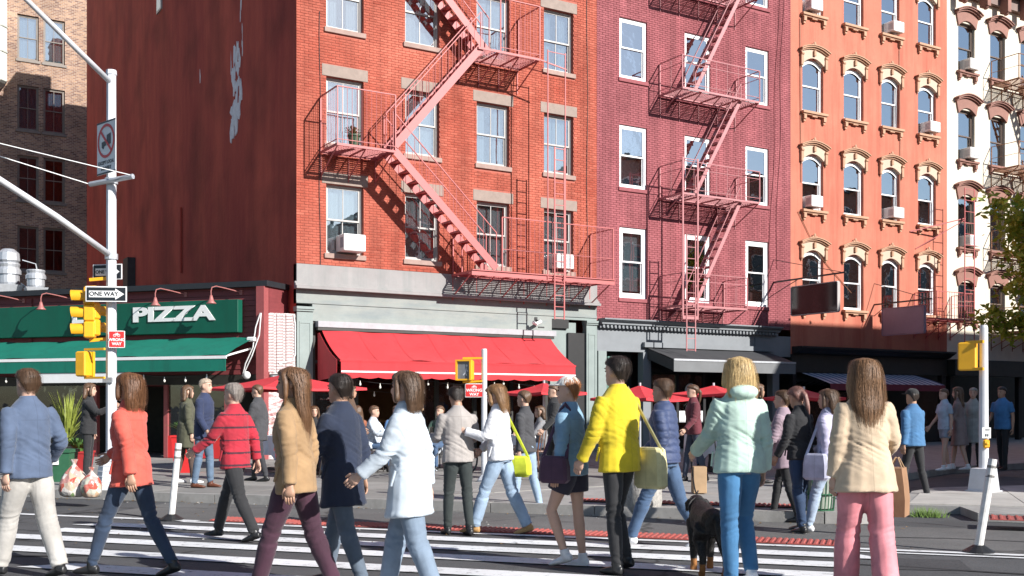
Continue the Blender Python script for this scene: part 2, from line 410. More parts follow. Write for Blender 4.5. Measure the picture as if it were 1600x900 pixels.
# paving flags (concrete slabs) in the part of the pavement one can see
def clip(poly, p, n):
    """keep the side of the line through p where (q-p).n >= 0"""
    out = []
    for i in range(len(poly)):
        a, b = poly[i], poly[(i + 1) % len(poly)]
        da = (a[0] - p[0]) * n[0] + (a[1] - p[1]) * n[1]; db = (b[0] - p[0]) * n[0] + (b[1] - p[1]) * n[1]
        if da >= 0: out.append(a)
        if (da >= 0) != (db >= 0):
            t = da / (da - db); out.append((a[0] + (b[0] - a[0]) * t, a[1] + (b[1] - a[1]) * t))
    return out
flag_n = 0
M_FLAGS = [mk('flag_concrete_%d' % i, tuple(x * k for x in (0.25, 0.24, 0.225)), 0.9, 0.15, 1.8, 0.2, 45, dirt=0.35, dirtc=(0.12, 0.115, 0.11), dscale=2.0 + i * 0.3) for i, k in enumerate((0.86, 1.0, 1.1))]
BN = -AN
for i in range(-8, 30):
    for j in range(0, 11):
        o = c0 + AX * (i * 1.52) + BN * (0.15 + j * 1.52)
        if o.y > 1.5 or o.x > 16: continue
        g = 0.007
        q = [o + AX * g + BN * g, o + AX * (1.52 - g) + BN * g, o + AX * (1.52 - g) + BN * (1.52 - g), o + AX * g + BN * (1.52 - g)]
        poly = [(p.x, p.y) for p in q]
        for a, b in ((corner_a, Vector((3.0, -14.3, 0))), (Vector((3.0, -14.3, 0)), far_curb[1]), (far_curb[1], far_curb[2]), (far_curb[2], far_curb[3])):
            t = (b - a).normalized(); nn = Vector((-t.y, t.x, 0))
            poly = clip(poly, a + nn * 0.16, nn)
            if len(poly) < 3: break
        if len(poly) >= 3: poly = clip(poly, (0, -0.02), (0, -1)) if o.x > -1 else poly
        if len(poly) < 3 or flag_n > 290: continue
        mb = MB(); mb.slab(poly, SW - 0.02, SW + random.uniform(-0.003, 0.003))
        mb.build('paving_slab', random.choice(M_FLAGS), pavement); flag_n += 1
# painted kerb extension (old asphalt) between the curb and the white edge line
eA = G(300, 815); eoff = (eA - c0).dot(AN)
def avp(l, d): return c0 + AX * l + AN * d
sheet('kerb_extension_road', [tuple(avp(0.5, 0.05)[:2]), tuple(avp(60, 0.05)[:2]), tuple(avp(60, eoff)[:2]), tuple(avp(0.8, eoff)[:2])], 0.004, M_ASPH2)
# tactile strips: red ribbed panels
def tactile(name, a, b, wid, z, lab):
    t = (b - a).normalized(); ang = math.atan2(t.y, t.x); L = (b - a).length
    root = thing(name, lab, 'tactile strip', (a.x, a.y, z), ang)
    n = int(L / 0.62)
    p = MB(); w = L / n
    p.box(0.006, w - 0.006, 0, wid, 0, 0.008)
    k = 10
    for i in range(k):
        x = w * (i + 0.5) / k
        p.add([(x - 0.02, 0.015, 0.0085), (x + 0.02, 0.015, 0.0085), (x + 0.012, 0.02, 0.02), (x - 0.012, 0.02, 0.02), (x - 0.02, wid - 0.015, 0.0085), (x + 0.02, wid - 0.015, 0.0085), (x + 0.012, wid - 0.02, 0.02), (x - 0.012, wid - 0.02, 0.02)],
              [(0, 1, 2, 3), (4, 7, 6, 5), (0, 3, 7, 4), (3, 2, 6, 7), (2, 1, 5, 6)])
    me = p.mesh('panel', M_TACT)
    for i in range(n): put('panel', me, root, loc=(i * w, 0, random.uniform(0, 0.003)))
tactile('tactile_strip', avp((eA - c0).dot(AX) + 0.2, eoff - 0.06), avp((G(1330, 850) - c0).dot(AX), eoff - 0.06), 0.42, 0.006, 'long red ribbed warning strip along the edge of the crosswalk')
tactile('tactile_strip', avp((G(880, 806) - c0).dot(AX), -0.55), avp((G(1270, 818) - c0).dot(AX), -0.55), 0.3, SW + 0.004, 'narrow red ribbed warning strip on the far kerb ramp behind the walkers')
# white edge line, broken where the crosswalk is
l1 = (G(1335, 855) - c0).dot(AX); l0 = (G(230, 815) - c0).dot(AX)
def stripe(name, la, lb, da, db, m=None, z=0.009, skew=0.0):
    return sheet(name, [tuple(avp(la, da)[:2]), tuple(avp(lb, da)[:2]), tuple(avp(lb + skew, db)[:2]), tuple(avp(la - skew, db)[:2])], z, m or M_BAR)
stripe('edge_line', l0 + 0.45, 70, eoff + 0.03, eoff + 0.15)
stripe('edge_line', l1, 70, eoff + 0.26, eoff + 0.34)
stripe('edge_line', l0 - 2.5, l0 + 0.6, eoff - 0.1, eoff + 0.05, skew=0)
# crosswalk bars: centre rows read at column 320
rows = [827, 839, 853, 873.5, 899, 931, 973, 1030]
starts = [160, 55, -120, -220, 60, -200, -260, -300]
for y, sx in zip(rows, starts):
    p = G(320, y); d = (p - c0).dot(AN)
    la = (G(sx, y - 6) - c0).dot(AX); lb = (G(1332, y + 44) - c0).dot(AX)
    stripe('crosswalk_bar', la, lb, d - 0.17, d + 0.17, z=0.012 if y == 827 else 0.011, skew=0.35 if y in (827, 899) else 0.0)
# tar seams and a mended trench in the road
M_TAR = asphalt('tar_seam', (0.03, 0.03, 0.032))
def tar(pts, w, z=0.006):
    P_ = [G(*q) for q in pts]; path = []
    for a, b in zip(P_[:-1], P_[1:]):
        n_ = max(2, int((b - a).length / 0.25)); path += [a.lerp(b, i / n_) + AN * 0.05 * mnoise.noise(Vector((a.x + i * 0.7, a.y, 1))) for i in range(n_)]
    path.append(P_[-1]); L_ = []; R_ = []
    for i, p in enumerate(path):
        t = (path[min(i + 1, len(path) - 1)] - path[max(i - 1, 0)]).normalized(); q = Vector((-t.y, t.x, 0)) * w * (0.5 + 0.25 * mnoise.noise(p * 2)); L_.append(p + q); R_.append(p - q)
    mb = MB(); mb.rings([[(v.x, v.y, z) for v in L_], [(v.x, v.y, z) for v in R_]], cap=False, close=False); tag(mb.build('tar_seam', M_TAR), kind='structure')
tar([(60, 806), (140, 801), (190, 803), (250, 811), (275, 814)], 0.07)
tar([(-40, 870), (300, 868), (640, 893), (900, 910)], 0.05, 0.007)
tar([(1300, 880), (1450, 888), (1700, 905)], 0.06)
tar([(1330, 838), (1480, 842), (1660, 850)], 0.05, 0.0065)
sheet('road_patch', [tuple(G(*q)[:2]) for q in ((1370, 872), (1500, 876), (1520, 893), (1375, 890))], 0.005, asphalt('asphalt_patch', (0.055, 0.055, 0.058)))
# the near corner of the cross street, right: raised concrete with a kerb ramp
isl = [G(1404, 801), G(1500, 804), G(1528, 815), G(1640, 819)] + [G(1640, 819) + AX * 12, Vector((26, -20, 0)), Vector((40, -13.5, 0)), G(1600, 768), G(1460, 772), G(1425, 778)]
mb = MB(); mb.slab([(p.x, p.y) for p in isl], 0.004, 0.11); tag(mb.build('corner_pavement', M_CURB), kind='structure')
cen = sum(isl, Vector()) / len(isl)
cpv = bpy.data.objects['corner_pavement']
ins = [(p + (cen - p).normalized() * 0.18) for p in isl]
a0 = ins[0]
for i in range(0, 12):
    for j in range(-6, 12):
        o = a0 + AX * (j * 1.5) + BN * (i * 1.5 - 4)
        g = 0.006
        poly = [(q.x, q.y) for q in (o + AX * g + BN * g, o + AX * (1.5 - g) + BN * g, o + AX * (1.5 - g) + BN * (1.5 - g), o + AX * g + BN * (1.5 - g))]
        for k in range(len(ins)):
            a, b = ins[k], ins[(k + 1) % len(ins)]
            if k in (1, 2): continue
            t = (b - a).normalized(); nn = Vector((-t.y, t.x, 0))
            poly = clip(poly, a, nn)
            if len(poly) < 3: break
        if len(poly) < 3 or o.x > 20: continue
        mb = MB(); mb.slab(poly, 0.1, 0.122 + random.uniform(-0.002, 0.002)); mb.build('paving_slab', M_CONC, cpv)
ta, tb = G(1546, 814, 0.12), G(1680, 819, 0.12)
tactile('tactile_strip', ta + BN * 0.05, tb + BN * 0.05, 0.55, 0.126, 'red ribbed warning pad on the right hand corner pavement')
# dry leaves and scraps blown against the kerb
sc = MB(); rl = random.Random(4)
for i in range(420):
    l_ = rl.uniform(-7, 11); d_ = abs(rl.gauss(0, 0.22)) + 0.05
    if rl.random() < 0.35: d_ = rl.uniform(0.1, eoff + 2.5)
    p = avp(l_, d_); s_ = rl.uniform(0.008, 0.028); a_ = rl.uniform(0, 6.28); z_ = 0.0135 + rl.uniform(0, 0.006); u_ = Vector((math.cos(a_), math.sin(a_), 0)) * s_; v_ = Vector((-u_.y, u_.x, 0)) * 0.6
    sc.cur = 0 if rl.random() < 0.75 else 1
    sc.add([(p - u_) + Vector((0, 0, z_)), (p + v_) + Vector((0, 0, z_ + rl.uniform(0, 0.012))), (p + u_) + Vector((0, 0, z_)), (p - v_) + Vector((0, 0, z_ + rl.uniform(0, 0.012)))], [(0, 1, 2, 3)])
tag(sc.build('fallen_leaves', [mk('fallen_leaf', (0.22, 0.13, 0.05), 0.8, 0.4, 30), mk('paper_scrap', (0.6, 0.58, 0.55), 0.8)]), 'scattered dry leaves and scraps along the kerb', 'leaves', kind='stuff')
# tuft of grass by the right hand kerb
gr = MB(); gc = G(1447, 808)
for i in range(260):
    a = random.uniform(0, 2 * PI); rr = random.gauss(0, 0.09); b0 = gc + AX * rr * 1.2 + AN * random.gauss(0, 0.05)
    h = random.uniform(0.05, 0.16); dx = math.cos(a) * 0.06; dy = math.sin(a) * 0.06; w = 0.006
    gr.add([(b0.x - w, b0.y, 0.004), (b0.x + w, b0.y, 0.004), (b0.x + dx, b0.y + dy, h)], [(0, 1, 2)])
tag(gr.build('grass', mk('grass', (0.1, 0.17, 0.03), 0.8, 0.4, 20)), 'small tuft of weeds growing at the kerb on the right', 'grass', kind='stuff')
# ------------------------------------------------------------------ building helpers
def wall_mesh(mb, x0, x1, z0, z1, holes, y, depth):
    xs = sorted({x0, x1, *[h[0] for h in holes], *[h[1] for h in holes]}); zs = sorted({z0, z1, *[h[2] for h in holes], *[h[3] for h in holes]})
    xs = [x for x in xs if x0 <= x <= x1]; zs = [z for z in zs if z0 <= z <= z1]
    for a, b in zip(xs[:-1], xs[1:]):
        for c, d in zip(zs[:-1], zs[1:]):
            mx, mz = (a + b) / 2, (c + d) / 2
            if any(h[0] < mx < h[1] and h[2] < mz < h[3] for h in holes): continue
            mb.add([(a, y, c), (b, y, c), (b, y, d), (a, y, d)], [(0, 1, 2, 3)])
    for h in holes:
        a, b, c, d = h[:4]; y2 = y + depth
        mb.add([(a, y, c), (a, y2, c), (a, y2, d), (a, y, d)], [(0, 1, 2, 3)])
        mb.add([(b, y, c), (b, y, d), (b, y2, d), (b, y2, c)], [(0, 1, 2, 3)])
        mb.add([(a, y, d), (a, y2, d), (b, y2, d), (b, y, d)], [(0, 1, 2, 3)])
        mb.add([(a, y, c), (b, y, c), (b, y2, c), (a, y2, c)], [(0, 1, 2, 3)])
def add_tone(me, tones_per_face):
    at = me.color_attributes.new('tone', 'FLOAT_COLOR', 'CORNER')
    arr = np.repeat(np.asarray(tones_per_face, dtype=np.float32), 4)
    full = np.ones((len(arr), 4), dtype=np.float32); full[:, :3] = arr[:, None]
    at.data.foreach_set('color', full.ravel())
def brickwork(parent, x0, x1, z0, z1, holes, mat, seed, n_parts=290, bl=0.2, bh=0.058, jt=0.010, y=0.0):
    """running-bond bricks standing proud of a mortar wall; the nearest ones are parts of their own, the rest one joined part"""
    rnd = random.Random(seed)
    pitch = bh + jt; rowsn = int((z1 - z0) / pitch); items = []
    for r in range(rowsn):
        c = z0 + r * pitch; d = c + bh
        cuts = sorted((h[0], h[1]) for h in holes if h[2] < d and h[3] > c)
        segs = []; cur = x0
        for a, b in cuts:
            if a > cur: segs.append((cur, a))
            cur = max(cur, b)
        if cur < x1: segs.append((cur, x1))
        off = (r % 2) * (bl + jt) / 2
        for a, b in segs:
            k = math.floor((a - x0 - off) / (bl + jt)); x = x0 + off + k * (bl + jt)
            while x < b:
                p, q = max(x, a), min(x + bl, b)
                if q - p > 0.03: items.append((p, q, c, d, q - p > bl - 1e-6))
                x += bl + jt
    def tone(x, z):
        t = 0.5 + 0.5 * mnoise.noise(Vector((x * 0.5, seed, z * 0.5))) * 0.8 + 0.2 * mnoise.noise(Vector((x * 2.1, seed, z * 2.1))) + rnd.gauss(0, 0.1)
        if rnd.random() < 0.05: t += 0.3
        return min(1, max(0, t))
    full = [it for it in items if it[4]]
    full.sort(key=lambda it: (it[0] - CAM.x) ** 2 + (it[2] - EYE) ** 2)
    picked = set(id(i) for i in full[:n_parts])
    def brick_geo(a, b, c, d, f):
        e = 0.003
        return [(a, y + 0.006, c), (b, y + 0.006, c), (b, y + 0.004, d), (a, y + 0.004, d), (a + e, f, c + e), (b - e, f, c + e), (b - e, f, d - e), (a + e, f, d - e)]
    FS = [(4, 5, 6, 7), (0, 1, 5, 4), (1, 2, 6, 5), (2, 3, 7, 6), (3, 0, 4, 7)]
    variants = []
    for k in range(14):
        me = bpy.data.meshes.new('brick')
        me.from_pydata(brick_geo(0, bl, 0, bh, -0.0035 - rnd.uniform(0, 0.003)), [], FS); me.materials.append(mat)
        add_tone(me, [0.1 + 0.8 * k / 13] * 5); variants.append(me)
    V = []; F = []; T = []
    for it in items:
        a, b, c, d, _ = it; t = tone(a, c)
        if id(it) in picked:
            put('brick', variants[min(13, int(t * 14))], parent, loc=(a, 0, c))
        else:
            o = len(V); V += brick_geo(a, b, c, d, y - 0.0035 - rnd.uniform(0, 0.003)); F += [tuple(i + o for i in q) for q in FS]; T += [t] * 5
    me = bpy.data.meshes.new('brickwork'); me.from_pydata(V, [], F); me.materials.append(mat); add_tone(me, T)
    tag(put('brickwork', me, parent), kind='stuff')

def window(parent, s0, s1, h0, h1, fm, style='1/1', rec=0.11, cover='curtain', sill=None, lintel=None, arch=0.0, rnd=random, y=0.0, fw=0.055, low=0.5, glass=None):
    """double-hung window: casing > sashes, panes, curtain, sill, lintel"""
    yf = y + rec
    mb = MB()
    top = h1
    mb.box(s0, s0 + fw, yf, yf + 0.09, h0, top); mb.box(s1 - fw, s1, yf, yf + 0.09, h0, top)
    mb.box(s0 + fw, s1 - fw, yf + 0.002, yf + 0.09, top - fw, top); mb.box(s0 + fw, s1 - fw, yf + 0.002, yf + 0.1, h0, h0 + fw * 0.9)
    w = mb.build('window', fm, parent)
    a, b = s0 + fw, s1 - fw; c, d = h0 + fw * 0.9, top - fw; mid = c + (d - c) * low
    for (z0, z1, yy) in ((mid - 0.02, d, yf + 0.02), (c, mid + 0.02, yf + 0.052)):
        m2 = MB(); r = 0.038
        m2.box(a + 0.001, a + r, yy, yy + 0.03, z0, z1); m2.box(b - r, b - 0.001, yy, yy + 0.03, z0, z1)
        m2.box(a + r, b - r, yy + 0.001, yy + 0.031, z1 - r, z1 - 0.001); m2.box(a + r, b - r, yy + 0.001, yy + 0.031, z0 + 0.001, z0 + r * 1.2)
        if style == '2/2': m2.box((a + b) / 2 - 0.011, (a + b) / 2 + 0.011, yy + 0.004, yy + 0.026, z0 + r, z1 - r)
        if style == '6/6':
            for t in (1 / 3, 2 / 3): m2.box(a + (b - a) * t - 0.01, a + (b - a) * t + 0.01, yy + 0.004, yy + 0.026, z0 + r, z1 - r)
            m2.box(a + r, b - r, yy + 0.005, yy + 0.025, (z0 + z1) / 2 - 0.01, (z0 + z1) / 2 + 0.01)
        m2.build('sash', fm, w)
        g = MB(); g.box(a + r * 0.7, b - r * 0.7, yy + 0.012, yy + 0.018, z0 + r * 0.7, z1 - r * 0.7)
        g.build('pane', glass or M_GLASS, w)
    # room behind the glass
    rm = MB(); y1 = yf + 0.13; y2 = y1 + 1.4
    rm.add([(a, y1, c), (b, y1, c), (b, y1, d), (a, y1, d), (a, y2, c), (b, y2, c), (b, y2, d), (a, y2, d)], [(4, 5, 6, 7), (0, 4, 7, 3), (1, 2, 6, 5), (0, 1, 5, 4), (3, 7, 6, 2)])
    rm.build('room', M_ROOM, w)
    yc = yf + 0.16
    if cover in ('curtain', 'half', 'sides'):
        cm = MB(); n = 26; z0 = c if cover != 'half' else c; z1 = d
        spans = [(a, b)] if cover == 'curtain' else [(a, a + (b - a) * 0.36), (b - (b - a) * 0.36, b)] if cover == 'sides' else [(a, b)]
        if cover == 'half': z0, z1 = c, c + (d - c) * 0.48
        for (p, q) in spans:
            ph = rnd.uniform(0, 6)
            top_ = [(p + (q - p) * i / n, yc + 0.018 * math.sin(i * 1.5 + ph) + 0.012 * math.sin(i * 0.63 + ph * 2), z1) for i in range(n + 1)]
            bot = [(x, yy + 0.012 * math.sin(i + ph), z0) for i, (x, yy, z) in enumerate(top_)]
            cm.rings([top_, bot], cap=False, close=False)
        cm.build('curtain', M_CURT, w, smooth=True)
    elif cover == 'blind':
        k = rnd.uniform(0.5, 0.96); bm_ = MB(); bm_.box(a + 0.02, b - 0.02, yc, yc + 0.006, d - (d - c) * k, d); bm_.box(a + 0.02, b - 0.02, yc - 0.006, yc + 0.014, d - (d - c) * k - 0.03, d - (d - c) * k)
        bm_.build('blind', M_CURT, w)
    elif cover == 'venetian':
        bm_ = MB(); z = d - 0.02
        while z > c + 0.1:
            bm_.add([(a + .02, yc, z), (b - .02, yc, z), (b - .02, yc + .03, z - .022), (a + .02, yc + .03, z - .022)], [(0, 1, 2, 3)]); z -= 0.034
        bm_.build('blind', M_BLIND, w)
    if sill:
        m_, oh, th, pr = sill
        sm = MB(); sm.bbox(s0 - oh, s1 + oh, y - pr, y + rec + 0.02, h0 - th, h0 - 0.003, 0.008); sm.build('sill', m_, w)
    if lintel:
        m_, oh, th, pr = lintel
        sm = MB(); sm.bbox(s0 - oh, s1 + oh, y - pr, y + 0.08, h1 + 0.002, h1 + th, 0.006); sm.build('lintel', m_, w)
    return w

def ac_unit(s, h, lab, w=0.52, ht=0.4, out=0.3, y=0.0, side=None):
    r = thing('air_conditioner', lab, 'air conditioner', (s, y, h), 0, 'window air conditioners')
    mb = MB(); mb.bbox(-w / 2, w / 2, -out, 0.16, 0, ht, 0.015); mb.build('case', mk('ac_white', (0.74, 0.74, 0.72), 0.5, 0.06, 4, dirt=0.3, dirtc=(0.4, 0.38, 0.34)), r)
    g = MB(); g.box(-w / 2 + 0.05, w / 2 - 0.05, -out - 0.004, -out + 0.01, 0.05, ht - 0.05); gg = g.build('grille', mk('ac_grille', (0.33, 0.35, 0.38), 0.6), r)
    f = MB(); n = 9
    for i in range(n):
        z = 0.06 + (ht - 0.12) * i / (n - 1); f.box(-w / 2 + 0.055, w / 2 - 0.055, -out - 0.012, -out - 0.005, z - 0.006, z + 0.006)
    for i in range(3):
        x = -w / 2 + 0.05 + (w - 0.1) * i / 2; f.box(x - 0.008, x + 0.008, -out - 0.016, -out - 0.013, 0.04, ht - 0.04)
    f.build('louvre', M_WHITE, r)
    sd = MB()
    for k in (-1, 1):
        for i in range(6):
            yy = -out + 0.06 + i * 0.035; sd.box(*sorted((k * (w / 2 + 0.001), k * (w / 2 + 0.005))), yy, yy + 0.014, 0.08, ht - 0.08)
    sd.build('side_vent', mk('ac_grille', (0.33, 0.35, 0.38)), r)
    return r

# ------------------------------------------------------------------ building 1: red brick corner house
MX = 0.007
B1W = 9.30; B1H = 22.3; B1D = 28.0
b1 = thing('brick_building', 'red brick corner tenement with a long windowless dark red side wall', 'building')
M_B1 = brick_mat('brick_red', (0.33, 0.062, 0.037), (0.51, 0.145, 0.096), 0.2)
M_MORT1 = mk('mortar_red', (0.41, 0.12, 0.085), 0.95, 0.2, 8)
cols1 = [(0.80, 1.83), (3.03, 4.06), (5.22, 6.28), (7.44, 8.47)]
rows1 = [(5.37, 7.15), (8.18, 9.90), (11.15, 12.92), (14.1, 15.85), (17.05, 18.8)]
holes1 = [(a, b, c, d) for (a, b) in cols1 for (c, d) in rows1]
mb = MB(); wall_mesh(mb, 0, B1W, 5.05, B1H, holes1, MX, 0.3); mb.build('front_wall', M_MORT1, b1)
lint_holes = holes1 + [(a - 0.12, b + 0.12, d - 0.01, d + 0.31) for (a, b) in cols1 for (c, d) in rows1] + [(a - 0.06, b + 0.06, c - 0.14, c + 0.01) for (a, b) in cols1 for (c, d) in rows1]
brickwork(b1, 0.0, B1W, 5.06, 15.0, lint_holes, M_B1, 11, 280)
mb = MB(); wall_mesh(mb, 0, B1W, 15.0, B1H, [h for h in holes1 if h[2] > 15], 0.0, 0.0)
M_SIDE = None
def side_mat():
    m, nt, n, l, b = nodes_of('side_render_red')
    geo = n.new('ShaderNodeTexCoord')
    mp = n.new('ShaderNodeMapping'); mp.inputs['Scale'].default_value = (1, 0.5, 0.1); l.new(geo.outputs['Object'], mp.inputs['Vector'])
    n1 = n.new('ShaderNodeTexNoise'); n1.inputs['Scale'].default_value = 1.1; n1.inputs['Detail'].default_value = 8; n1.inputs['Roughness'].default_value = 0.7
    l.new(mp.outputs[0], n1.inputs['Vector'])
    rp = n.new('ShaderNodeValToRGB'); rp.color_ramp.elements[0].position = 0.36; rp.color_ramp.elements[1].position = 0.64
    rp.color_ramp.elements[0].color = (0.34, 0.042, 0.032, 1); rp.color_ramp.elements[1].color = (0.55, 0.092, 0.056, 1)
    l.new(n1.outputs['Fac'], rp.inputs['Fac'])
    n2 = n.new('ShaderNodeTexNoise'); n2.inputs['Scale'].default_value = 0.5; n2.inputs['Detail'].default_value = 7
    l.new(geo.outputs['Object'], n2.inputs['Vector'])
    r2 = n.new('ShaderNodeValToRGB'); r2.color_ramp.elements[0].position = 0.45; r2.color_ramp.elements[1].position = 0.7
    r2.color_ramp.elements[0].color = (1, 1, 1, 1); r2.color_ramp.elements[1].color = (0.6, 0.58, 0.58, 1)
    l.new(n2.outputs['Fac'], r2.inputs['Fac'])
    mx = n.new('ShaderNodeMix'); mx.data_type = 'RGBA'; mx.blend_type = 'MULTIPLY'; mx.inputs['Factor'].default_value = 1
    l.new(rp.outputs['Color'], mx.inputs['A']); l.new(r2.outputs['Color'], mx.inputs['B']); l.new(mx.outputs['Result'], b.inputs['Base Color'])
    b.inputs['Roughness'].default_value = 0.9
    bp = n.new('ShaderNodeBump'); bp.inputs['Strength'].default_value = 0.4; bp.inputs['Distance'].default_value = 0.03
    n3 = n.new('ShaderNodeTexNoise'); n3.inputs['Scale'].default_value = 9; n3.inputs['Detail'].default_value = 6; l.new(geo.outputs['Object'], n3.inputs['Vector'])
    l.new(n3.outputs['Fac'], bp.inputs['Height']); l.new(bp.outputs[0], b.inputs['Normal'])
    return m
M_SIDE = side_mat()
mb = MB(); mb.add([(0, 0.02, 0), (0, B1D, 0), (0, B1D, B1H), (0, 0.02, B1H)], [(0, 1, 2, 3)]); mb.build('side_wall', M_SIDE, b1)
mb = MB(); mb.add([(0, B1D, 0), (B1W, B1D, 0), (B1W, B1D, B1H), (0, B1D, B1H)], [(0, 1, 2, 3)]); mb.add([(B1W, 0.02, 0), (B1W, B1D, 0), (B1W, B1D, B1H), (B1W, 0.02, B1H)], [(3, 2, 1, 0)]); mb.build('back_wall', M_SIDE, b1)
mb = MB(); mb.box(0.001, B1W, 0.1, B1D, B1H - 0.1, B1H + 0.001); rf = mb.build('roof', M_DARK, b1)
mb = MB(); mb.box(1.0, 2.7, 26.0, 27.7, B1H, B1H + 1.5); mb.build('bulkhead', M_SIDE, rf)
mb = MB(); mb.box(0.0, B1W, -0.35, 0.0, B1H - 0.7, B1H + 0.25); mb.build('cornice', mk('cornice_grey', (0.3, 0.28, 0.26), 0.7), b1)
# peeled patches of old pale paint on the side wall (their own thin flakes of plaster)
M_PEEL = mk('peeled_plaster', (0.78, 0.77, 0.79), 0.9, 0.15, 6)
def peel(cy, cz, wy, hz, n, seed):
    rnd = random.Random(seed); mb = MB()
    for i in range(n):
        t = (i + 0.5) / n
        yy = cy + rnd.uniform(-0.35, 0.35) * wy * (0.5 + t); zz = cz - hz * t
        a = rnd.uniform(0.05, 0.14) * (0.6 + t * 0.9) * wy; b = rnd.uniform(0.12, 0.32)
        k = 7; poly = [(yy + a * math.cos(2 * PI * j / k) * rnd.uniform(0.5, 1.3), zz + b * math.sin(2 * PI * j / k) * rnd.uniform(0.5, 1.4)) for j in range(k)]
        xo = -0.002 - 0.0007 * i
        mb.rings([[(xo, p, q) for p, q in poly], [(0.001, p, q) for p, q in poly]])
    mb.build('peeled_patch', M_PEEL, b1)
def SWY(px):  # depth along the side wall seen at column px
    dx, dy = view_ray(px); return (-CAM.x / dx * dy) + CAM.y
def side_pt(px, py):
    dx, dy = view_ray(px); t = -CAM.x / dx; return CAM.y + dy * t, EYE + (HORIZON - py) * t / FPX
y_, z_ = side_pt(370, 85); peel(y_, z_ + 0.25, 1.25, 2.5, 34, 3)
y_, z_ = side_pt(378, 5); peel(y_, z_ + 0.8, 0.3, 1.2, 7, 4)
y_, z_ = side_pt(378, 40); peel(y_, z_, 0.22, 0.7, 5, 9)
y_, z_ = side_pt(361, 95); peel(y_, z_, 0.25, 0.5, 4, 5)
y_, z_ = side_pt(313, 112); peel(y_, z_, 0.3, 0.3, 2, 6)
# small window slot high on the side wall
y_, z_ = side_pt(250, 12); mb = MB(); mb.box(-0.05, 0.02, y_ - 0.35, y_ + 0.35, z_ - 0.15, z_ + 1.4); w_ = mb.build('window', M_ALU, b1); mb = MB(); mb.box(-0.055, -0.052, y_ - 0.28, y_ + 0.28, z_ - 0.08, z_ + 1.3); mb.build('pane', mk('slot_glass', (0.25, 0.35, 0.5), 0.1), w_)
# drain pipe remains and streak on the side wall above the low roof
y_, z_ = side_pt(285, 380); mb = MB(); mb.tube([(-0.05, y_, z_ - 1), (-0.05, y_, z_ + 1.2)], 0.04); mb.build('pipe', M_SIDE, b1)
y_, z_ = side_pt(208, 420); mb = MB(); mb.box(-0.3, 0.0, y_ - 0.4, y_ + 0.4, z_ - 1.5, z_ + 0.4); mb.build('chimney_flue', M_DARK, b1)
M_LINT = mk('brownstone_grey', (0.29, 0.225, 0.19), 0.8, 0.15, 5, 0.15)
M_SILL1 = mk('sill_brown', (0.34, 0.235, 0.2), 0.8, 0.15, 5)
rnd = random.Random(5)
cov = ['curtain', 'curtain', 'sides', 'half', 'curtain', 'curtain', 'curtain', 'curtain', 'curtain', 'sides', 'curtain', 'curtain']
for i, (a, b) in enumerate(cols1):
    for j, (c, d) in enumerate(rows1[:4]):
        window(b1, a, b, c, d, M_ALU, '2/2', 0.12, cov[(i * 4 + j) % 12], (M_SILL1, 0.06, 0.13, 0.05), (M_LINT, 0.12, 0.3, 0.012), rnd=rnd)
# stone band and shop cornice
M_BAND = streaked('stone_band', (0.31, 0.295, 0.29), (0.2, 0.22, 0.215), amt=0.5)
M_FASC = streaked('fascia_greygreen', (0.27, 0.29, 0.272), (0.16, 0.2, 0.22), 0.6, 0.5, 2.2, amt=0.55)
M_PIL = mk('pilaster_greygreen', (0.23, 0.275, 0.262), 0.55, 0.1, 3, dirt=0.25, dirtc=(0.18, 0.2, 0.19))
mb = MB(); mb.box(0.0, B1W, -0.03, 0.2, 4.6, 5.05); mb.build('stone_band', M_BAND, b1)
mb = MB()
prof = [(0.0, 4.60), (-0.06, 4.60), (-0.06, 4.56), (-0.12, 4.55), (-0.12, 4.50), (-0.2, 4.48), (-0.2, 4.415), (0.0, 4.415)]
mb.rings([[(x, yy, z) for yy, z in prof] for x in (-0.06, B1W + 0.02)]); mb.build('cornice_moulding', M_BAND, b1)
mb = MB(); mb.box(0.0, B1W, 0.0, 0.2, 4.05, 4.412); mb.box(0.0, B1W, -0.02, -0.001, 4.06, 4.12); mb.box(0.42, 7.7, -0.012, 0.2, 3.62, 4.045); mb.build('fascia', M_FASC, b1)
mb = MB(); mb.box(7.7, B1W, 0.0, 0.2, 3.98, 4.045); mb.build('fascia_moulding', M_PIL, b1)
for (a, b) in ((0.0, 0.42), (8.9, 9.28)):
    mb = MB(); mb.box(a, b, -0.05, 0.15, SW, 3.85); mb.box(a - 0.02, b + 0.02, -0.1, 0.15, SW, SW + 0.35); mb.box(a - 0.02, b + 0.02, -0.09, 0.15, 3.852, 3.9); mb.box(a - 0.03, b + 0.03, -0.12, 0.15, 3.902, 3.97)
    mb.box(a + 0.06, b - 0.06, -0.062, -0.049, 0.7, 0.74); mb.box(a + 0.06, b - 0.06, -0.062, -0.049, 3.55, 3.6); mb.box(a + 0.06, a + 0.085, -0.062, -0.049, 0.741, 3.549); mb.box(b - 0.085, b - 0.06, -0.062, -0.049, 0.741, 3.549)
    mb.build('pilaster', M_PIL, b1)
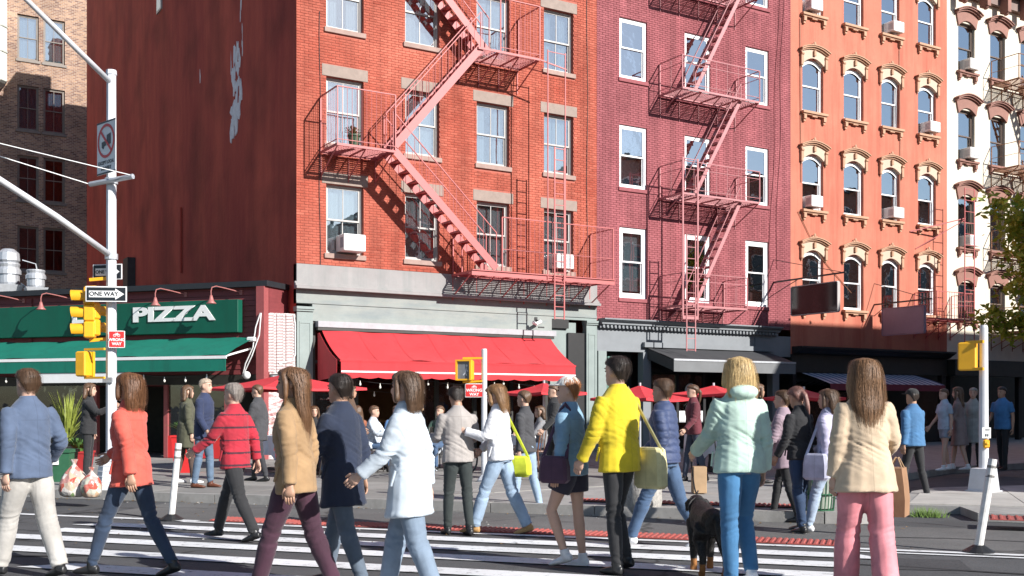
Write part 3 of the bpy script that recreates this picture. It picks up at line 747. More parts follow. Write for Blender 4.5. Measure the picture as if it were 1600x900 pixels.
# shop front under the awning: dark timber posts, glass, warm room
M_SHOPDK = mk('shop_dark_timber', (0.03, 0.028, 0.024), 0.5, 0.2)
M_WARM = mk('shop_brown_wall', (0.25, 0.14, 0.075), 0.8, 0.2, 2)
mb = MB(); mb.add([(0.42, 4.5, SW), (7.6, 4.5, SW), (7.6, 4.5, 3.6), (0.42, 4.5, 3.6)], [(0, 1, 2, 3)]); mb.add([(0.42, 0.2, SW), (0.42, 4.5, SW), (0.42, 4.5, 3.6), (0.42, 0.2, 3.6)], [(0, 1, 2, 3)]); mb.add([(7.6, 0.2, SW), (7.6, 4.5, SW), (7.6, 4.5, 3.6), (7.6, 0.2, 3.6)], [(0, 3, 2, 1)]); mb.add([(0.42, 0.2, 3.61), (7.6, 0.2, 3.61), (7.6, 4.5, 3.61), (0.42, 4.5, 3.61)], [(0, 1, 2, 3)])
mb.build('shop_room', M_WARM, b1)
mb = MB(); mb.box(0.42, 7.6, 0.2, 4.5, 0.05, SW + 0.01); mb.build('shop_floor', M_WOOD, b1)
nb = 6
for i in range(nb + 1):
    x = 0.46 + (7.5 - 0.42) * i / nb; mb = MB(); mb.box(x - 0.05, x + 0.05, 0.02, 0.14, SW, 3.6); mb.build('shop_post', M_SHOPDK, b1)
for i in range(nb):
    x0 = 0.46 + 7.08 * i / nb + 0.052; x1 = 0.46 + 7.08 * (i + 1) / nb - 0.052
    if i in (1, 4): continue
    mb = MB(); mb.box(x0, x1, 0.06, 0.11, SW, 0.75); sf = mb.build('shop_window', M_SHOPDK, b1); mb = MB(); mb.box(x0, x1, 0.06, 0.11, 2.55, 2.63); mb.build('transom_bar', M_SHOPDK, sf)
    mb = MB(); mb.box(x0, x1, 0.08, 0.088, 0.752, 2.548); mb.build('pane', M_SHOPGLASS, sf); mb = MB(); mb.box(x0, x1, 0.08, 0.088, 2.632, 3.6); mb.build('pane', M_SHOPGLASS, sf)
# side entrance right of the awning
mb = MB(); mb.box(7.72, 8.62, 0.1, 0.2, SW, 3.9); mb.build('entrance_panel', M_PIL, b1)
mb = MB(); mb.box(8.3, 8.9, 0.02, 0.098, SW, 3.6); mb.build('entrance_post', M_BLACK, b1)
mb = MB(); mb.box(7.6, 8.3, 0.0, 0.099, 3.72, 3.97); mb.build('recess_shade', M_BLACK, b1)  # solid black box painting the shade of a dark recess above the entrance
# cables down the facade
for x, za, zb in ((0.62, 4.45, 11.5), (8.95, 4.45, 13.8)):
    mb = MB(); mb.tube([(x + 0.02 * math.sin(k), -0.02, za + (zb - za) * k / 12) for k in range(13)], 0.008, 5); mb.build('cable', M_DARK, b1)
# security camera
sc_ = thing('security_camera', 'white security camera on the pale fascia above the red awning', 'camera', (7.15, -0.02, 3.82))
mb = MB(); mb.box(-0.04, 0.04, -0.02, 0.0, -0.02, 0.18); mb.bar((0, -0.01, 0.1), (0, -0.16, 0.06), 0.03, 0.03); mb.build('bracket', M_DARK, sc_)
mb = MB(); mb.tube([(0.06, -0.16, 0.05), (-0.16, -0.24, -0.04)], [0.05, 0.045], 10); mb.build('housing', M_WHITE, sc_); mb = MB(); mb.ball((-0.2, -0.2, 0.0), 0.055); mb.build('lens', M_WHITE, sc_)
mb = MB(); mb.box(-0.03, 0.16, -0.2, -0.16, -0.14, -0.1); mb.build('junction', M_DARK, sc_)
ac_unit(1.42, 5.42, 'white air conditioner in the lowest left window of the red brick house', 0.6, 0.43, 0.4)
ac_unit(8.0, 5.42, 'white air conditioner behind the red fire escape ladder above the awning', 0.6, 0.42, 0.28)
# flower box on the second-floor balcony
fb = thing('flower_pot', 'green pot with dry plant on the upper left fire escape balcony', 'flower pot', (1.22, -0.78, 7.97))
mb = MB(); mb.lathe((0, 0), [(0.1, 0), (0.15, 0.26), (0.17, 0.26), (0.17, 0.3), (0.13, 0.3)]); mb.build('pot', mk('pot_green', (0.05, 0.09, 0.05), 0.5), fb)
mb = MB()
for i in range(60):
    a = random.uniform(0, 2 * PI); r_ = random.uniform(0.05, 0.24); z = random.uniform(0.05, 0.22); mb.add([(0, 0, 0.28), (r_ * math.cos(a), r_ * math.sin(a), 0.28 + z), (r_ * math.cos(a + 0.25), r_ * math.sin(a + 0.25), 0.28 + z)], [(0, 1, 2)])
mb.build('leaves', mk('dry_leaf', (0.3, 0.2, 0.1), 0.8, 0.3), fb)
# the red awning
aw = thing('awning', 'large red fabric awning with a white stripe on the brick building', 'awning')
M_RAWN = streaked('awning_red', (0.56, 0.035, 0.042), (0.3, 0.02, 0.026), 0.75, 2.2, 0.5, 0.5, 0.72, 0.5, 0.1)
M_RAWN.node_tree.nodes['Principled BSDF'].inputs['Sheen Weight'].default_value = 0.15
xa, xb = 0.62, 7.56
prof = []
for k in range(11):
    t = k / 10; yy = -0.12 - 1.28 * t; z = 3.42 - 0.84 * (t * 0.62 + 0.38 * (1 - (1 - t) ** 2.0))
    prof.append((yy, z))
def awn_surface(mb, xs, prof, thick=0.006, wav=0.0):
    top = [[(x, yy, z + wav * math.sin(x * 2.1 + yy * 3) * (0.4 + yy * -0.3) + wav * 0.6 * math.sin(x * 5.3 - yy * 4)) for x in xs] for yy, z in prof]
    bot = [[(p[0], p[1], p[2] - thick) for p in r] for r in top]
    n = len(xs); vs = [p for r in top for p in r] + [p for r in bot for p in r]; o = n * len(prof); fs = []
    for i in range(len(prof) - 1):
        for j in range(n - 1):
            a = i * n + j; fs.append((a, a + n, a + n + 1, a + 1)); fs.append((o + a, o + a + 1, o + a + n + 1, o + a + n))
    mb.add(vs, fs)
xs = [xa + (xb - xa) * i / 60 for i in range(61)]
mb = MB(); awn_surface(mb, xs, prof, wav=0.028); mb.build('canopy', M_RAWN, aw, smooth=True)
for k in range(1, 7):
    x_ = xa + (xb - xa) * k / 7; sm_ = MB(); xs_ = [x_ - 0.012, x_ + 0.012]; awn_surface(sm_, xs_, [(yy, z + 0.008) for yy, z in prof], 0.004, wav=0.028); sm_.build('seam', M_RAWN, aw)
# front valance with scalloped hem
mb = MB(); xs2 = [xa + (xb - xa) * i / 168 for i in range(169)]
topr = [(x, -1.402, 2.59) for x in xs2]; hem = [(x, -1.412 - 0.006 * math.sin(i * 0.4), 2.17 - 0.035 * abs(math.sin(PI * i / 12))) for i, x in enumerate(xs2)]
mb.rings([topr, hem], cap=False, close=False); mb.build('valance', M_RAWN, aw)
mb = MB(); mb.box(xa, xb, -1.424, -1.418, 2.285, 2.325); mb.build('white_stripe', M_WHITE, aw)
for x in (xa - 0.1, ):
    mb = MB(); mb.rings([[(x, yy, z) for yy, z in [(-0.14, 3.3)] + prof[1:] + [(-1.38, 2.17), (-0.14, 2.1)]], [(x - 0.006, yy, z) for yy, z in [(-0.14, 3.3)] + prof[1:] + [(-1.38, 2.17), (-0.14, 2.1)]]]); mb.build('side_curtain', M_RAWN, aw)
mb = MB(); mb.box(0.5, 7.72, -0.22, 0.0, 3.46, 3.61); mb.build('roller_box', mk('roller_grey', (0.36, 0.36, 0.38), 0.5), aw)
mb = MB(); mb.box(0.5, 7.66, -0.2, -0.012, 3.38, 3.455); mb.build('roller_shadow_gap', M_SHOPDK, aw)
for x in (xa + 0.03, 2.9, 5.2, xb - 0.03):
    mb = MB(); mb.bar((x, -0.1, 3.2), (x, -0.75, 2.72), 0.035, 0.05); mb.bar((x, -0.75, 2.72), (x, -1.38, 2.56), 0.035, 0.05); mb.build('folding_arm', M_DARK, aw)
mb = MB(); mb.box(xa - 0.02, xb + 0.02, -1.41, -1.35, 2.545, 2.585); mb.build('front_bar', M_RAWN, aw)
# string lights under the awning
def string_lights(lab, pts, nb, drop=0.1, sag=0.12, rz=None):
    sl = thing('string_lights', lab, 'string lights', tuple(pts[0]))
    mb = MB(); path = []
    p0 = Vector(pts[0])
    for a, b in zip(pts[:-1], pts[1:]):
        a = Vector(a) - p0; b = Vector(b) - p0
        for k in range(9):
            t = k / 8; q = a.lerp(b, t); q.z -= sag * 4 * t * (1 - t); path.append(q)
    mb.tube(path, 0.006, 4); mb.build('wire', M_BLACK, sl)
    bm_ = MB(); bm_.lathe((0, 0), [(0.008, 0), (0.012, -0.03), (0.012, -0.05), (0.028, -0.09), (0.026, -0.115), (0.006, -0.135)], 8); me = bm_.mesh('bulb', mk('bulb_glass', (0.8, 0.78, 0.7), 0.15))
    for i in range(nb):
        q = path[int((i + 0.5) / nb * (len(path) - 1))]; put('bulb', me, sl, loc=q)
string_lights('string of clear bulbs hanging under the red awning', [(0.9, -1.3, 2.15), (3.1, -1.2, 2.12), (5.3, -1.3, 2.15), (7.3, -1.2, 2.12)], 12)
string_lights('second string of bulbs strung deeper below the red awning', [(1.2, -0.5, 1.95), (4.0, -0.6, 2.1), (7.0, -0.5, 1.95)], 9, sag=0.2)
# ------------------------------------------------------------------ fire escapes
M_FE1 = mk('fire_escape_red', (0.47, 0.125, 0.12), 0.5, 0.12, 4, dirt=0.3, dirtc=(0.36, 0.08, 0.07), dscale=4)
M_FE2 = mk('fire_escape_pink', (0.45, 0.185, 0.19), 0.5, 0.12, 4, dirt=0.3, dirtc=(0.35, 0.1, 0.1), dscale=4)
M_FE4 = mk('fire_escape_brown', (0.26, 0.12, 0.06), 0.6, 0.25, 4)
def fe_platform(root, m, x0, x1, h, dep, gap=None, lattice=True):
    mb = MB(); t = 0.06
    mb.box(x0, x1, -dep - 0.012, -dep + 0.012, h - t, h); mb.box(x0, x1, -0.12, -0.1, h - t, h)
    mb.box(x0 - 0.012, x0 + 0.012, -dep + 0.013, -0.02, h - t, h); mb.box(x1 - 0.012, x1 + 0.012, -dep + 0.013, -0.02, h - t, h)
    n = max(1, round((x1 - x0) / 0.75))
    for i in range(1, n): x = x0 + (x1 - x0) * i / n; mb.box(x - 0.01, x + 0.01, -dep + 0.013, -0.121, h - t, h - 0.014)
    pf = mb.build('platform', m, root)
    y = -dep + 0.05; g = gap or (99, 99)
    pcs = {}
    def sl(a, b, y):
        if b - a < 0.05: return
        k = round(b - a, 3)
        if k not in pcs:
            s = MB(); s.box(0, b - a, -0.016, 0.016, -0.013, 0.001); pcs[k] = s.mesh('slat', m)
        put('slat', pcs[k], pf, loc=(a, y, h))
    while y < -0.13:
        if g[0] < x1 and y < -dep / 2: sl(x0 + 0.015, g[0], y); sl(g[1], x1 - 0.015, y)
        else: sl(x0 + 0.015, x1 - 0.015, y)
        y += 0.085
    for i in range(n + 1):
        x = x0 + (x1 - x0) * i / n
        b = MB(); x_ = min(max(x, x0 + 0.03), x1 - 0.03)
        b.bar((x_, -dep + 0.05, h - t), (x_, -0.0, h - 0.62), 0.022, 0.03); b.bar((x_, -0.02, h - 0.7), (x_, -0.02, h - t), 0.022, 0.03); b.build('bracket', m, root)
    return pf
def fe_rail(root, m, pts, h, top=0.95, mids=(0.12,), bal=0.13, r=0.011, posts=True, rr=0.016):
    """railing along a list of (x, y) corner points"""
    mb = MB()
    for a, b in zip(pts[:-1], pts[1:]):
        mb.bar((a[0], a[1], h + top), (b[0], b[1], h + top), 0.035, 0.022)
        for z in mids: mb.bar((a[0], a[1], h + z), (b[0], b[1], h + z), 0.022, 0.014)
    for p in pts: mb.bar((p[0], p[1], h), (p[0], p[1], h + top), 0.03, 0.03)
    ra = mb.build('railing', m, root)
    if bal:
        bb = MB(); bb.tube([(0, 0, 0), (0, 0, top)], r * 0.6, 5); me = bb.mesh('baluster', m)
        for a, b in zip(pts[:-1], pts[1:]):
            L = math.hypot(b[0] - a[0], b[1] - a[1]); n = max(1, round(L / bal))
            for i in range(1, n): t = i / n; put('baluster', me, ra, loc=(a[0] + (b[0] - a[0]) * t, a[1] + (b[1] - a[1]) * t, h))
    return ra
def fe_stair(root, m, a, b, y0, y1, rise=0.22, rail=0.85, bal=True, sh=0.15, both=True, rod=0.007, step=0.2):
    """a = upper (x, z), b = lower (x, z); y0 outer, y1 inner"""
    (xa, za), (xb, zb) = a, b
    st = MB(); st.bar((xa, y0, za), (xb, y0, zb), 0.02, sh); s0 = st.build('stair', m, root)
    st = MB(); st.bar((xa, y1, za), (xb, y1, zb), 0.02, sh); st.build('stringer', m, s0)
    n = int(abs(za - zb) / rise); tr = MB(); d = 0.2
    tr.box(-d / 2, d / 2, 0.012, (y1 - y0) - 0.012, -0.012, 0.0); tr.box(-d / 2, -d / 2 + 0.006, 0.012, (y1 - y0) - 0.012, -0.05, -0.0125); tr.box(d / 2 - 0.006, d / 2, 0.012, (y1 - y0) - 0.012, -0.05, -0.0125)
    me = tr.mesh('tread', m)
    for i in range(1, n): t = i / n; put('tread', me, s0, loc=(xa + (xb - xa) * t, y0, za + (zb - za) * t))
    for yy in ((y0, y1) if both else (y0,)):
        mb = MB(); mb.bar((xa, yy, za + rail), (xb, yy, zb + rail), 0.03, 0.022); mb.bar((xb, yy, zb), (xb, yy, zb + rail), 0.022, 0.022); mb.bar((xa, yy, za), (xa, yy, za + rail), 0.022, 0.022); hr = mb.build('handrail', m, s0)
        if bal:
            bb = MB(); bb.tube([(0, 0, 0), (0, 0, rail)], rod, 5); bm_ = bb.mesh('baluster', m); L = abs(xb - xa); k = round(L / step)
            for i in range(1, k): t = i / k; put('baluster', bm_, hr, loc=(xa + (xb - xa) * t, yy, za + (zb - za) * t))
    return s0
def fe_ladder(root, m, x0, x1, y, z0, z1, rung=0.3, w=0.035):
    mb = MB(); mb.box(x0 - w / 2, x0 + w / 2, y - 0.012, y + 0.012, z0, z1); mb.box(x1 - w / 2, x1 + w / 2, y - 0.012, y + 0.012, z0, z1); ld = mb.build('ladder', m, root)
    r = MB(); r.bar((0, 0, 0), (x1 - x0 - w - 0.002, 0, 0), 0.018, 0.018); me = r.mesh('rung', m)
    n = max(1, int((z1 - z0) / rung))
    for i in range(n + 1): put('rung', me, ld, loc=(x0 + w / 2 + 0.001, y, z0 + 0.04 + (z1 - z0 - 0.08) * i / n))
    return ld
# building 1
fe1 = thing('fire_escape', 'salmon red iron fire escape zigzagging down the red brick building', 'fire escape')
D = 1.15
fe_platform(fe1, M_FE1, 4.42, 9.06, 5.05, D)
mb = MB(); mb.box(4.40, 9.08, -D - 0.032, -D - 0.0125, 4.92, 5.07); mb.box(4.40, 9.08, -D - 0.07, -D - 0.033, 5.045, 5.07); mb.build('edge_girder', M_FE1, fe1)
fe_rail(fe1, M_FE1, [(5.35, -D), (9.05, -D), (9.05, -0.05)], 5.05, 1.48, (0.62,), 0.15)
fe_rail(fe1, M_FE1, [(4.45, -0.05), (4.45, -D + 0.6)], 5.05, 1.0, (), 0.15)
fe_platform(fe1, M_FE1, 0.62, 2.18, 7.93, D)
fe_rail(fe1, M_FE1, [(0.63, -0.05), (0.63, -D), (2.2, -D)], 7.93, 1.4, (0.1,), 0.13)
fe_platform(fe1, M_FE1, 4.62, 6.55, 10.98, D)
fe_rail(fe1, M_FE1, [(5.3, -D), (6.55, -D), (6.55, -0.05)], 10.98, 1.42, (0.1,), 0.15)
fe_stair(fe1, M_FE1, (2.16, 7.98), (5.2, 5.15), -1.1, -0.55, rail=0.95, sh=0.2)
fe_stair(fe1, M_FE1, (4.72, 10.98), (2.2, 8.05), -1.1, -0.6, rail=0.95, sh=0.2)
fe_stair(fe1, M_FE1, (2.3, 13.95), (5.25, 11.05), -0.62, -0.15, rail=0.95, sh=0.2)
fe_platform(fe1, M_FE1, 0.62, 2.4, 13.95, D)
fe_rail(fe1, M_FE1, [(0.63, -0.05), (0.63, -D), (2.4, -D), (2.4, -D + 0.5)], 13.95, 1.4, (0.1,), 0.15)
# drop ladder with its guide frame
fe_ladder(fe1, M_FE1, 6.98, 7.3, -1.24, 3.85, 8.6)
fe_ladder(fe1, M_FE1, 6.78, 7.36, -1.2, 4.95, 11.25, 40, 0.028)
mb = MB(); mb.bar((6.55, -D, 10.95), (7.4, -1.2, 10.8), 0.03, 0.03); mb.bar((6.55, -0.3, 10.98), (6.78, -1.2, 10.6), 0.025, 0.025); mb.build('ladder_bracket', M_FE1, fe1)
# building 2
b2 = thing('brick_building', 'maroon painted brick tenement with bright white window frames', 'building')
B2A, B2B, B2H = 9.302, 17.28, 19.8
M_B2 = brick_mat('brick_maroon', (0.27, 0.078, 0.088), (0.38, 0.122, 0.133), 0.12)
M_MORT2 = mk('mortar_maroon', (0.29, 0.088, 0.097), 0.95, 0.15, 8)
cols2 = [(10.15, 11.19), (12.69, 13.75), (15.26, 16.28)]
rows2 = [(4.72, 6.86), (8.05, 9.94), (11.34, 13.16), (14.55, 16.4)]
holes2 = [(a, b, c, d) for (a, b) in cols2 for (c, d) in rows2]
mb = MB(); wall_mesh(mb, B2A, B2B, 4.0, B2H, holes2, MX, 0.3); mb.build('front_wall', M_MORT2, b2)
brickwork(b2, B2A + 0.005, B2B, 4.06, 15.6, holes2 + [(a - 0.05, b + 0.05, c - 0.14, c + 0.01) for (a, b) in cols2 for (c, d) in rows2], M_B2, 23, 280, jt=0.008)
mb = MB(); mb.box(B2A + 0.01, B2B - 0.003, 2.2, 22, 0, B2H); mb.build('body', M_MORT2, b2)
mb = MB(); mb.box(B2A, B2B, -0.4, 0.02, B2H - 0.8, B2H); mb.build('cornice', M_MORT2, b2)
cov2 = ['sides', 'none', 'blind', 'none', 'blind', 'curtain', 'none', 'none', 'half', 'blind', 'venetian', 'none']
for i, (a, b) in enumerate(cols2):
    for j, (c, d) in enumerate(rows2):
        cv = [['blind', 'curtain', 'blind', 'none'], ['curtain', 'blind', 'sides', 'none'], ['venetian', 'blind', 'venetian', 'none']][i][j]
        window(b2, a, b, c, d, M_WFRAME, '1/1', 0.05, cv, (M_MORT2, 0.05, 0.12, 0.04), None, rnd=rnd, fw=0.13 if j == 0 else 0.085, low=0.52, glass=M_SKYGLASS if j else None)
# boxes behind the lowest left window
M_CARD = mk('cardboard', (0.42, 0.28, 0.16), 0.85)
# shop front cornice with dentils
M_B2G = mk('shop_grey', (0.2, 0.215, 0.23), 0.6, 0.1, 2, dirt=0.25, dirtc=(0.12, 0.13, 0.14))
mb = MB(); prof = [(0.0, 4.06), (-0.34, 4.06), (-0.34, 4.02), (-0.26, 3.97), (-0.2, 3.94), (-0.2, 3.89), (-0.1, 3.88), (-0.1, 3.78), (0.0, 3.78)]
mb.rings([[(x, yy, z) for yy, z in prof] for x in (B2A + 0.06, 16.62)]); cn = mb.build('cornice_moulding', M_B2G, b2)
dm = MB(); dm.box(0, 0.07, -0.16, -0.101, 3.80, 3.875); me = dm.mesh('dentil', M_B2G)
for i in range(50): put('dentil', me, cn, loc=(B2A + 0.12 + i * 0.143, 0, 0))
mb = MB(); mb.box(B2A + 0.02, B2B, 0.0, 0.25, 3.1, 3.78); mb.box(13.1, 15.6, -0.02, -0.001, 3.22, 3.66); mb.box(15.66, 16.3, -0.03, -0.001, 3.3, 3.7); mb.build('fascia', M_B2G, b2)
for x in (B2A + 0.02, 11.0, 16.4):
    mb = MB(); mb.box(x, x + 0.3, -0.06, 0.2, SW, 3.098); mb.build('pilaster', M_B2G if x > 9.5 else M_PIL, b2)
# doorway with green lamp box
mb = MB(); mb.box(9.64, 10.98, 0.5, 0.55, SW, 3.098); mb.build('door_panel', M_BLACK, b2)
mb = MB(); mb.box(9.7, 10.4, 0.2, 0.45, SW, 2.9); mb.build('door', mk('door_green', (0.09, 0.17, 0.14), 0.5), b2)
lb = thing('wall_lamp', 'small white lamp on a green box over the doorway beside the black awning', 'lamp', (9.95, -0.06, 2.6))
mb = MB(); mb.box(-0.28, 0.3, 0, 0.2, -0.2, 0.34); mb.build('green_box', mk('lampbox_green', (0.16, 0.33, 0.27), 0.5), lb)
mb = MB(); mb.bbox(-0.1, 0.24, -0.2, -0.002, 0.02, 0.22, 0.02); mb.build('lamp_head', M_WHITE, lb)
# dark shop room
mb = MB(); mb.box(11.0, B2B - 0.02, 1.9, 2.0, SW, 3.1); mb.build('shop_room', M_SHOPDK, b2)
for i, x in enumerate((11.35, 12.4, 13.5, 14.6, 15.7)):
    mb = MB(); mb.box(x, x + 0.1, 0.05, 0.15, SW, 3.098); mb.build('shop_post', M_BLACK, b2)
for (x0, x1) in ((11.46, 12.39), (12.51, 13.49), (14.71, 15.69)):
    mb = MB(); mb.box(x0, x1, 0.06, 0.14, SW, 0.7); sf = mb.build('shop_window', M_BLACK, b2); mb = MB(); mb.box(x0, x1, 0.06, 0.14, 2.5, 2.58); mb.build('transom_bar', M_BLACK, sf); mb = MB(); mb.box(x0, x1, 0.09, 0.098, 0.702, 2.498); mb.build('pane', M_SHOPGLASS, sf)
# round plates and sheets on the shop window
for k, (x, z, r_) in enumerate(((12.05, 1.95, 0.24), (12.95, 1.95, 0.22), (12.95, 1.35, 0.2), (12.15, 1.3, 0.16))):
    mb = MB(); mb.rings([[(x + r_ * math.cos(2 * PI * i / 20), yy, z + r_ * math.sin(2 * PI * i / 20)) for i in range(20)] for yy in (0.03, 0.045)]); mb.build('round_plate', M_WHITE, b2)
for (x, z) in ((11.6, 1.5), (13.2, 0.95), (12.5, 0.95), (14.9, 1.5)):
    mb = MB(); mb.box(x, x + 0.26, 0.035, 0.05, z, z + 0.36); mb.build('menu_sheet', M_WHITE, b2)
# black awning
aw2 = thing('awning', 'black awning with grey front valance over the maroon house shop', 'awning')
M_BAWN = mk('awning_black', (0.045, 0.046, 0.05), 0.75, 0.15, 2); M_BVAL = mk('awning_grey', (0.16, 0.165, 0.17), 0.75, 0.1, 2)
mb = MB(); awn_surface(mb, [11.15 + (16.15 - 11.15) * i / 40 for i in range(41)], [(-0.05, 3.24), (-0.5, 3.1), (-0.95, 2.96), (-1.3, 2.84)], wav=0.006); mb.build('canopy', M_BAWN, aw2, smooth=True)
mb = MB(); mb.box(11.15, 16.15, -1.32, -1.305, 2.48, 2.8); mb.build('valance', M_BVAL, aw2)
mb = MB(); mb.box(11.15, 16.15, -1.34, -1.3, 2.805, 2.86); mb.build('front_bar', M_STEEL, aw2)
mb = MB(); mb.rings([[(x, yy, z) for yy, z in ((-0.05, 3.22), (-1.29, 2.82), (-1.29, 2.5), (-0.05, 2.9))] for x in (11.16, 11.17)]); mb.build('side_panel', M_BAWN, aw2)
mb = MB(); mb.box(11.0, 16.4, -0.14, -0.001, 3.25, 3.4); mb.build('roller_box', M_B2G, aw2)
# fire escape 2
fe2 = thing('fire_escape', 'pink iron fire escape with steep ladders down the maroon brick building', 'fire escape')
D2 = 1.1
for k, h in enumerate((4.5, 7.86, 11.02, 14.3)):
    x0, x1 = 11.66, 14.8 if k else 14.28
    fe_platform(fe2, M_FE2, x0, x1, h, D2)
    fe_rail(fe2, M_FE2, [(x0, -0.05), (x0, -D2), (x1, -D2), (x1, -0.05)], h, 0.95, (0.12, 0.72), 0.42)
    if k: fe_stair(fe2, M_FE2, (14.15, h), (12.3, (4.5, 7.86, 11.02, 14.3)[k - 1] + 0.05), -0.95, -0.45, rise=0.28, rail=0.5, bal=False, sh=0.12, both=True)
fe_ladder(fe2, M_FE2, 11.62, 12.2, -1.17, 4.1, 8.9, 40, 0.05)
fe_ladder(fe2, M_FE2, 11.74, 12.08, -1.2, 3.1, 6.6, 0.34)
mb = MB(); mb.box(11.6, 12.22, -1.19, -1.16, 4.06, 4.16); mb.build('ladder_stop', M_FE2, fe2)
# loose cables on the right of the maroon house
for k, (xa_, xb_) in enumerate(((16.75, 16.3), (16.95, 16.6))):
    mb = MB(); mb.tube([(xa_ + (xb_ - xa_) * t / 14 + 0.05 * math.sin(t * 0.9 + k), -0.02, 15.5 - 9.5 * t / 14) for t in range(15)], 0.012, 5); mb.build('cable', M_MORT2, b2)

# ------------------------------------------------------------------ building 3: orange house with cream window hoods
b3 = thing('rendered_building', 'orange painted tenement with ornate cream window hoods', 'building')
B3A, B3B, B3H = 17.283, 25.4, 20.5
M_B3 = streaked('render_orange', (0.49, 0.17, 0.112), (0.36, 0.085, 0.055), 0.85, 1.3, 0.1, 0.46, 0.7, 0.75, 0.15)
cols3 = [(17.84, 18.84), (19.85, 20.85), (21.78, 22.74), (23.76, 24.76)]
rows3 = [(4.8, 6.72), (8.1, 9.98), (11.42, 13.22), (14.72, 16.5)]
holes3 = [(a, b, c, d) for (a, b) in cols3 for (c, d) in rows3]
mb = MB(); wall_mesh(mb, B3A, B3B, 3.2, B3H, holes3, 0.0, 0.3); mb.build('front_wall', M_B3, b3)
mb = MB(); mb.box(B3A + 0.01, B3B - 0.01, 2.2, 22, 0, B3H); mb.build('body', M_B3, b3)
M_CREAM = mk('hood_cream', (0.47, 0.27, 0.17), 0.75, 0.12, 3, 0.1, dirt=0.4, dirtc=(0.42, 0.24, 0.13), dscale=3)
M_HOODW = mk('hood_panel', (0.54, 0.4, 0.3), 0.75, 0.08, 3)
def arc_pts(x0, x1, z, rise, n=12):
    return [(x0 + (x1 - x0) * i / n, z + rise * (1 - (2 * i / n - 1) ** 2)) for i in range(n + 1)]
def hood_meshes(w, m1, m2, crest=True):
    """origin: centre of the window head, at the springing of the arch"""
    a = w / 2; parts = {}
    p = MB(); o_ = arc_pts(-a - 0.14, a + 0.14, 0.12, 0.2); i_ = arc_pts(-a - 0.02, a + 0.02, -0.3, 0.24)
    f0 = [(x, -0.06, z) for x, z in o_]; f1 = [(x, -0.06, z) for x, z in i_]; b0 = [(x, 0.0, z) for x, z in o_]; b1_ = [(x, 0.16, z) for x, z in i_]
    n = len(o_); p.add(f0 + f1 + b0 + b1_, [(i, i + 1, n + i + 1, n + i) for i in range(n - 1)] + [(n + i, n + i + 1, 3 * n + i + 1, 3 * n + i) for i in range(n - 1)] + [(0, n, 3 * n, 2 * n), (n - 1, 2 * n - 1, 4 * n - 1, 3 * n - 1)])
    parts['hood_panel'] = p.mesh('hood_panel', m2)
    t = MB()
    for (z, pr, th) in ((0.1, 0.13, 0.06), (0.16, 0.2, 0.05), (0.21, 0.24, 0.035)):
        top = arc_pts(-a - 0.2 - (0.05 if z > 0.2 else 0), a + 0.2 + (0.05 if z > 0.2 else 0), z + th, 0.2); bot = arc_pts(-a - 0.2 - (0.05 if z > 0.2 else 0), a + 0.2 + (0.05 if z > 0.2 else 0), z, 0.2); k = len(top)
        t.add([(x, -pr, zz) for x, zz in top] + [(x, -pr, zz) for x, zz in bot] + [(x, 0.0, zz) for x, zz in top] + [(x, 0, zz) for x, zz in bot],
              [(i, k + i, k + i + 1, i + 1) for i in range(k - 1)] + [(i, i + 1, 2 * k + i + 1, 2 * k + i) for i in range(k - 1)] + [(k + i, 3 * k + i, 3 * k + i + 1, k + i + 1) for i in range(k - 1)] + [(0, 2 * k, 3 * k, k), (k - 1, 2 * k - 1, 4 * k - 1, 3 * k - 1)])
    parts['hood_moulding'] = t.mesh('hood_moulding', m1)
    for sg in (-1, 1):
        s = MB(); x = sg * (a + 0.12)
        s.box(x - 0.055, x + 0.055, -0.11, 0.0, -0.42, 0.09); s.tube([(x - 0.06, -0.1, 0.03), (x + 0.06, -0.1, 0.03)], 0.055, 8); s.tube([(x - 0.05, -0.07, -0.4), (x + 0.05, -0.07, -0.4)], 0.045, 8); s.ball((x, -0.05, -0.48), 0.03, 0.03, 0.05, 6, 4)
        parts['hood_bracket' + ('' if sg < 0 else '~')] = s.mesh('hood_bracket', m1)
    if crest:
        c = MB(); z = 0.42
        c.ball((0, -0.1, z + 0.1), 0.06, 0.05, 0.1, 8, 5)
        for sg in (-1, 1): c.ball((sg * 0.09, -0.1, z + 0.04), 0.055, 0.045, 0.055, 8, 5); c.ball((sg * 0.17, -0.1, z + 0.005), 0.045, 0.04, 0.04, 8, 5)
        c.box(-0.05, 0.05, -0.15, -0.061, 0.03, 0.24)
        parts['hood_crest'] = c.mesh('hood_crest', m1)
    return parts
def sill_mesh(w, m, dz=0.0):
    s = MB(); a = w / 2 + 0.1
    s.bbox(-a, a, -0.16, 0.1, -0.09, -0.003, 0.01); s.box(-a + 0.04, a - 0.04, -0.11, 0.05, -0.13, -0.091)
    for sg in (-1, 1): x = sg * (a - 0.13); s.box(x - 0.06, x + 0.06, -0.12, 0.0, -0.28, -0.131); s.box(x - 0.045, x + 0.045, -0.08, 0.0, -0.36, -0.281)
    s.box(-0.12, 0.12, -0.1, 0.0, -0.17, -0.131)
    return s.mesh('sill', m)
hm = hood_meshes(1.0, M_CREAM, M_HOODW)
for me in hm.values(): me.transform(Matrix.Diagonal((0.93, 0.8, 0.84, 1))); sm3 = sill_mesh(1.0, M_CREAM)
cov3 = [['curtain', 'venetian', 'none', 'none'], ['curtain', 'curtain', 'blind', 'half'], ['blind', 'sides', 'blind', 'half'], ['curtain', 'blind', 'venetian', 'blind']]
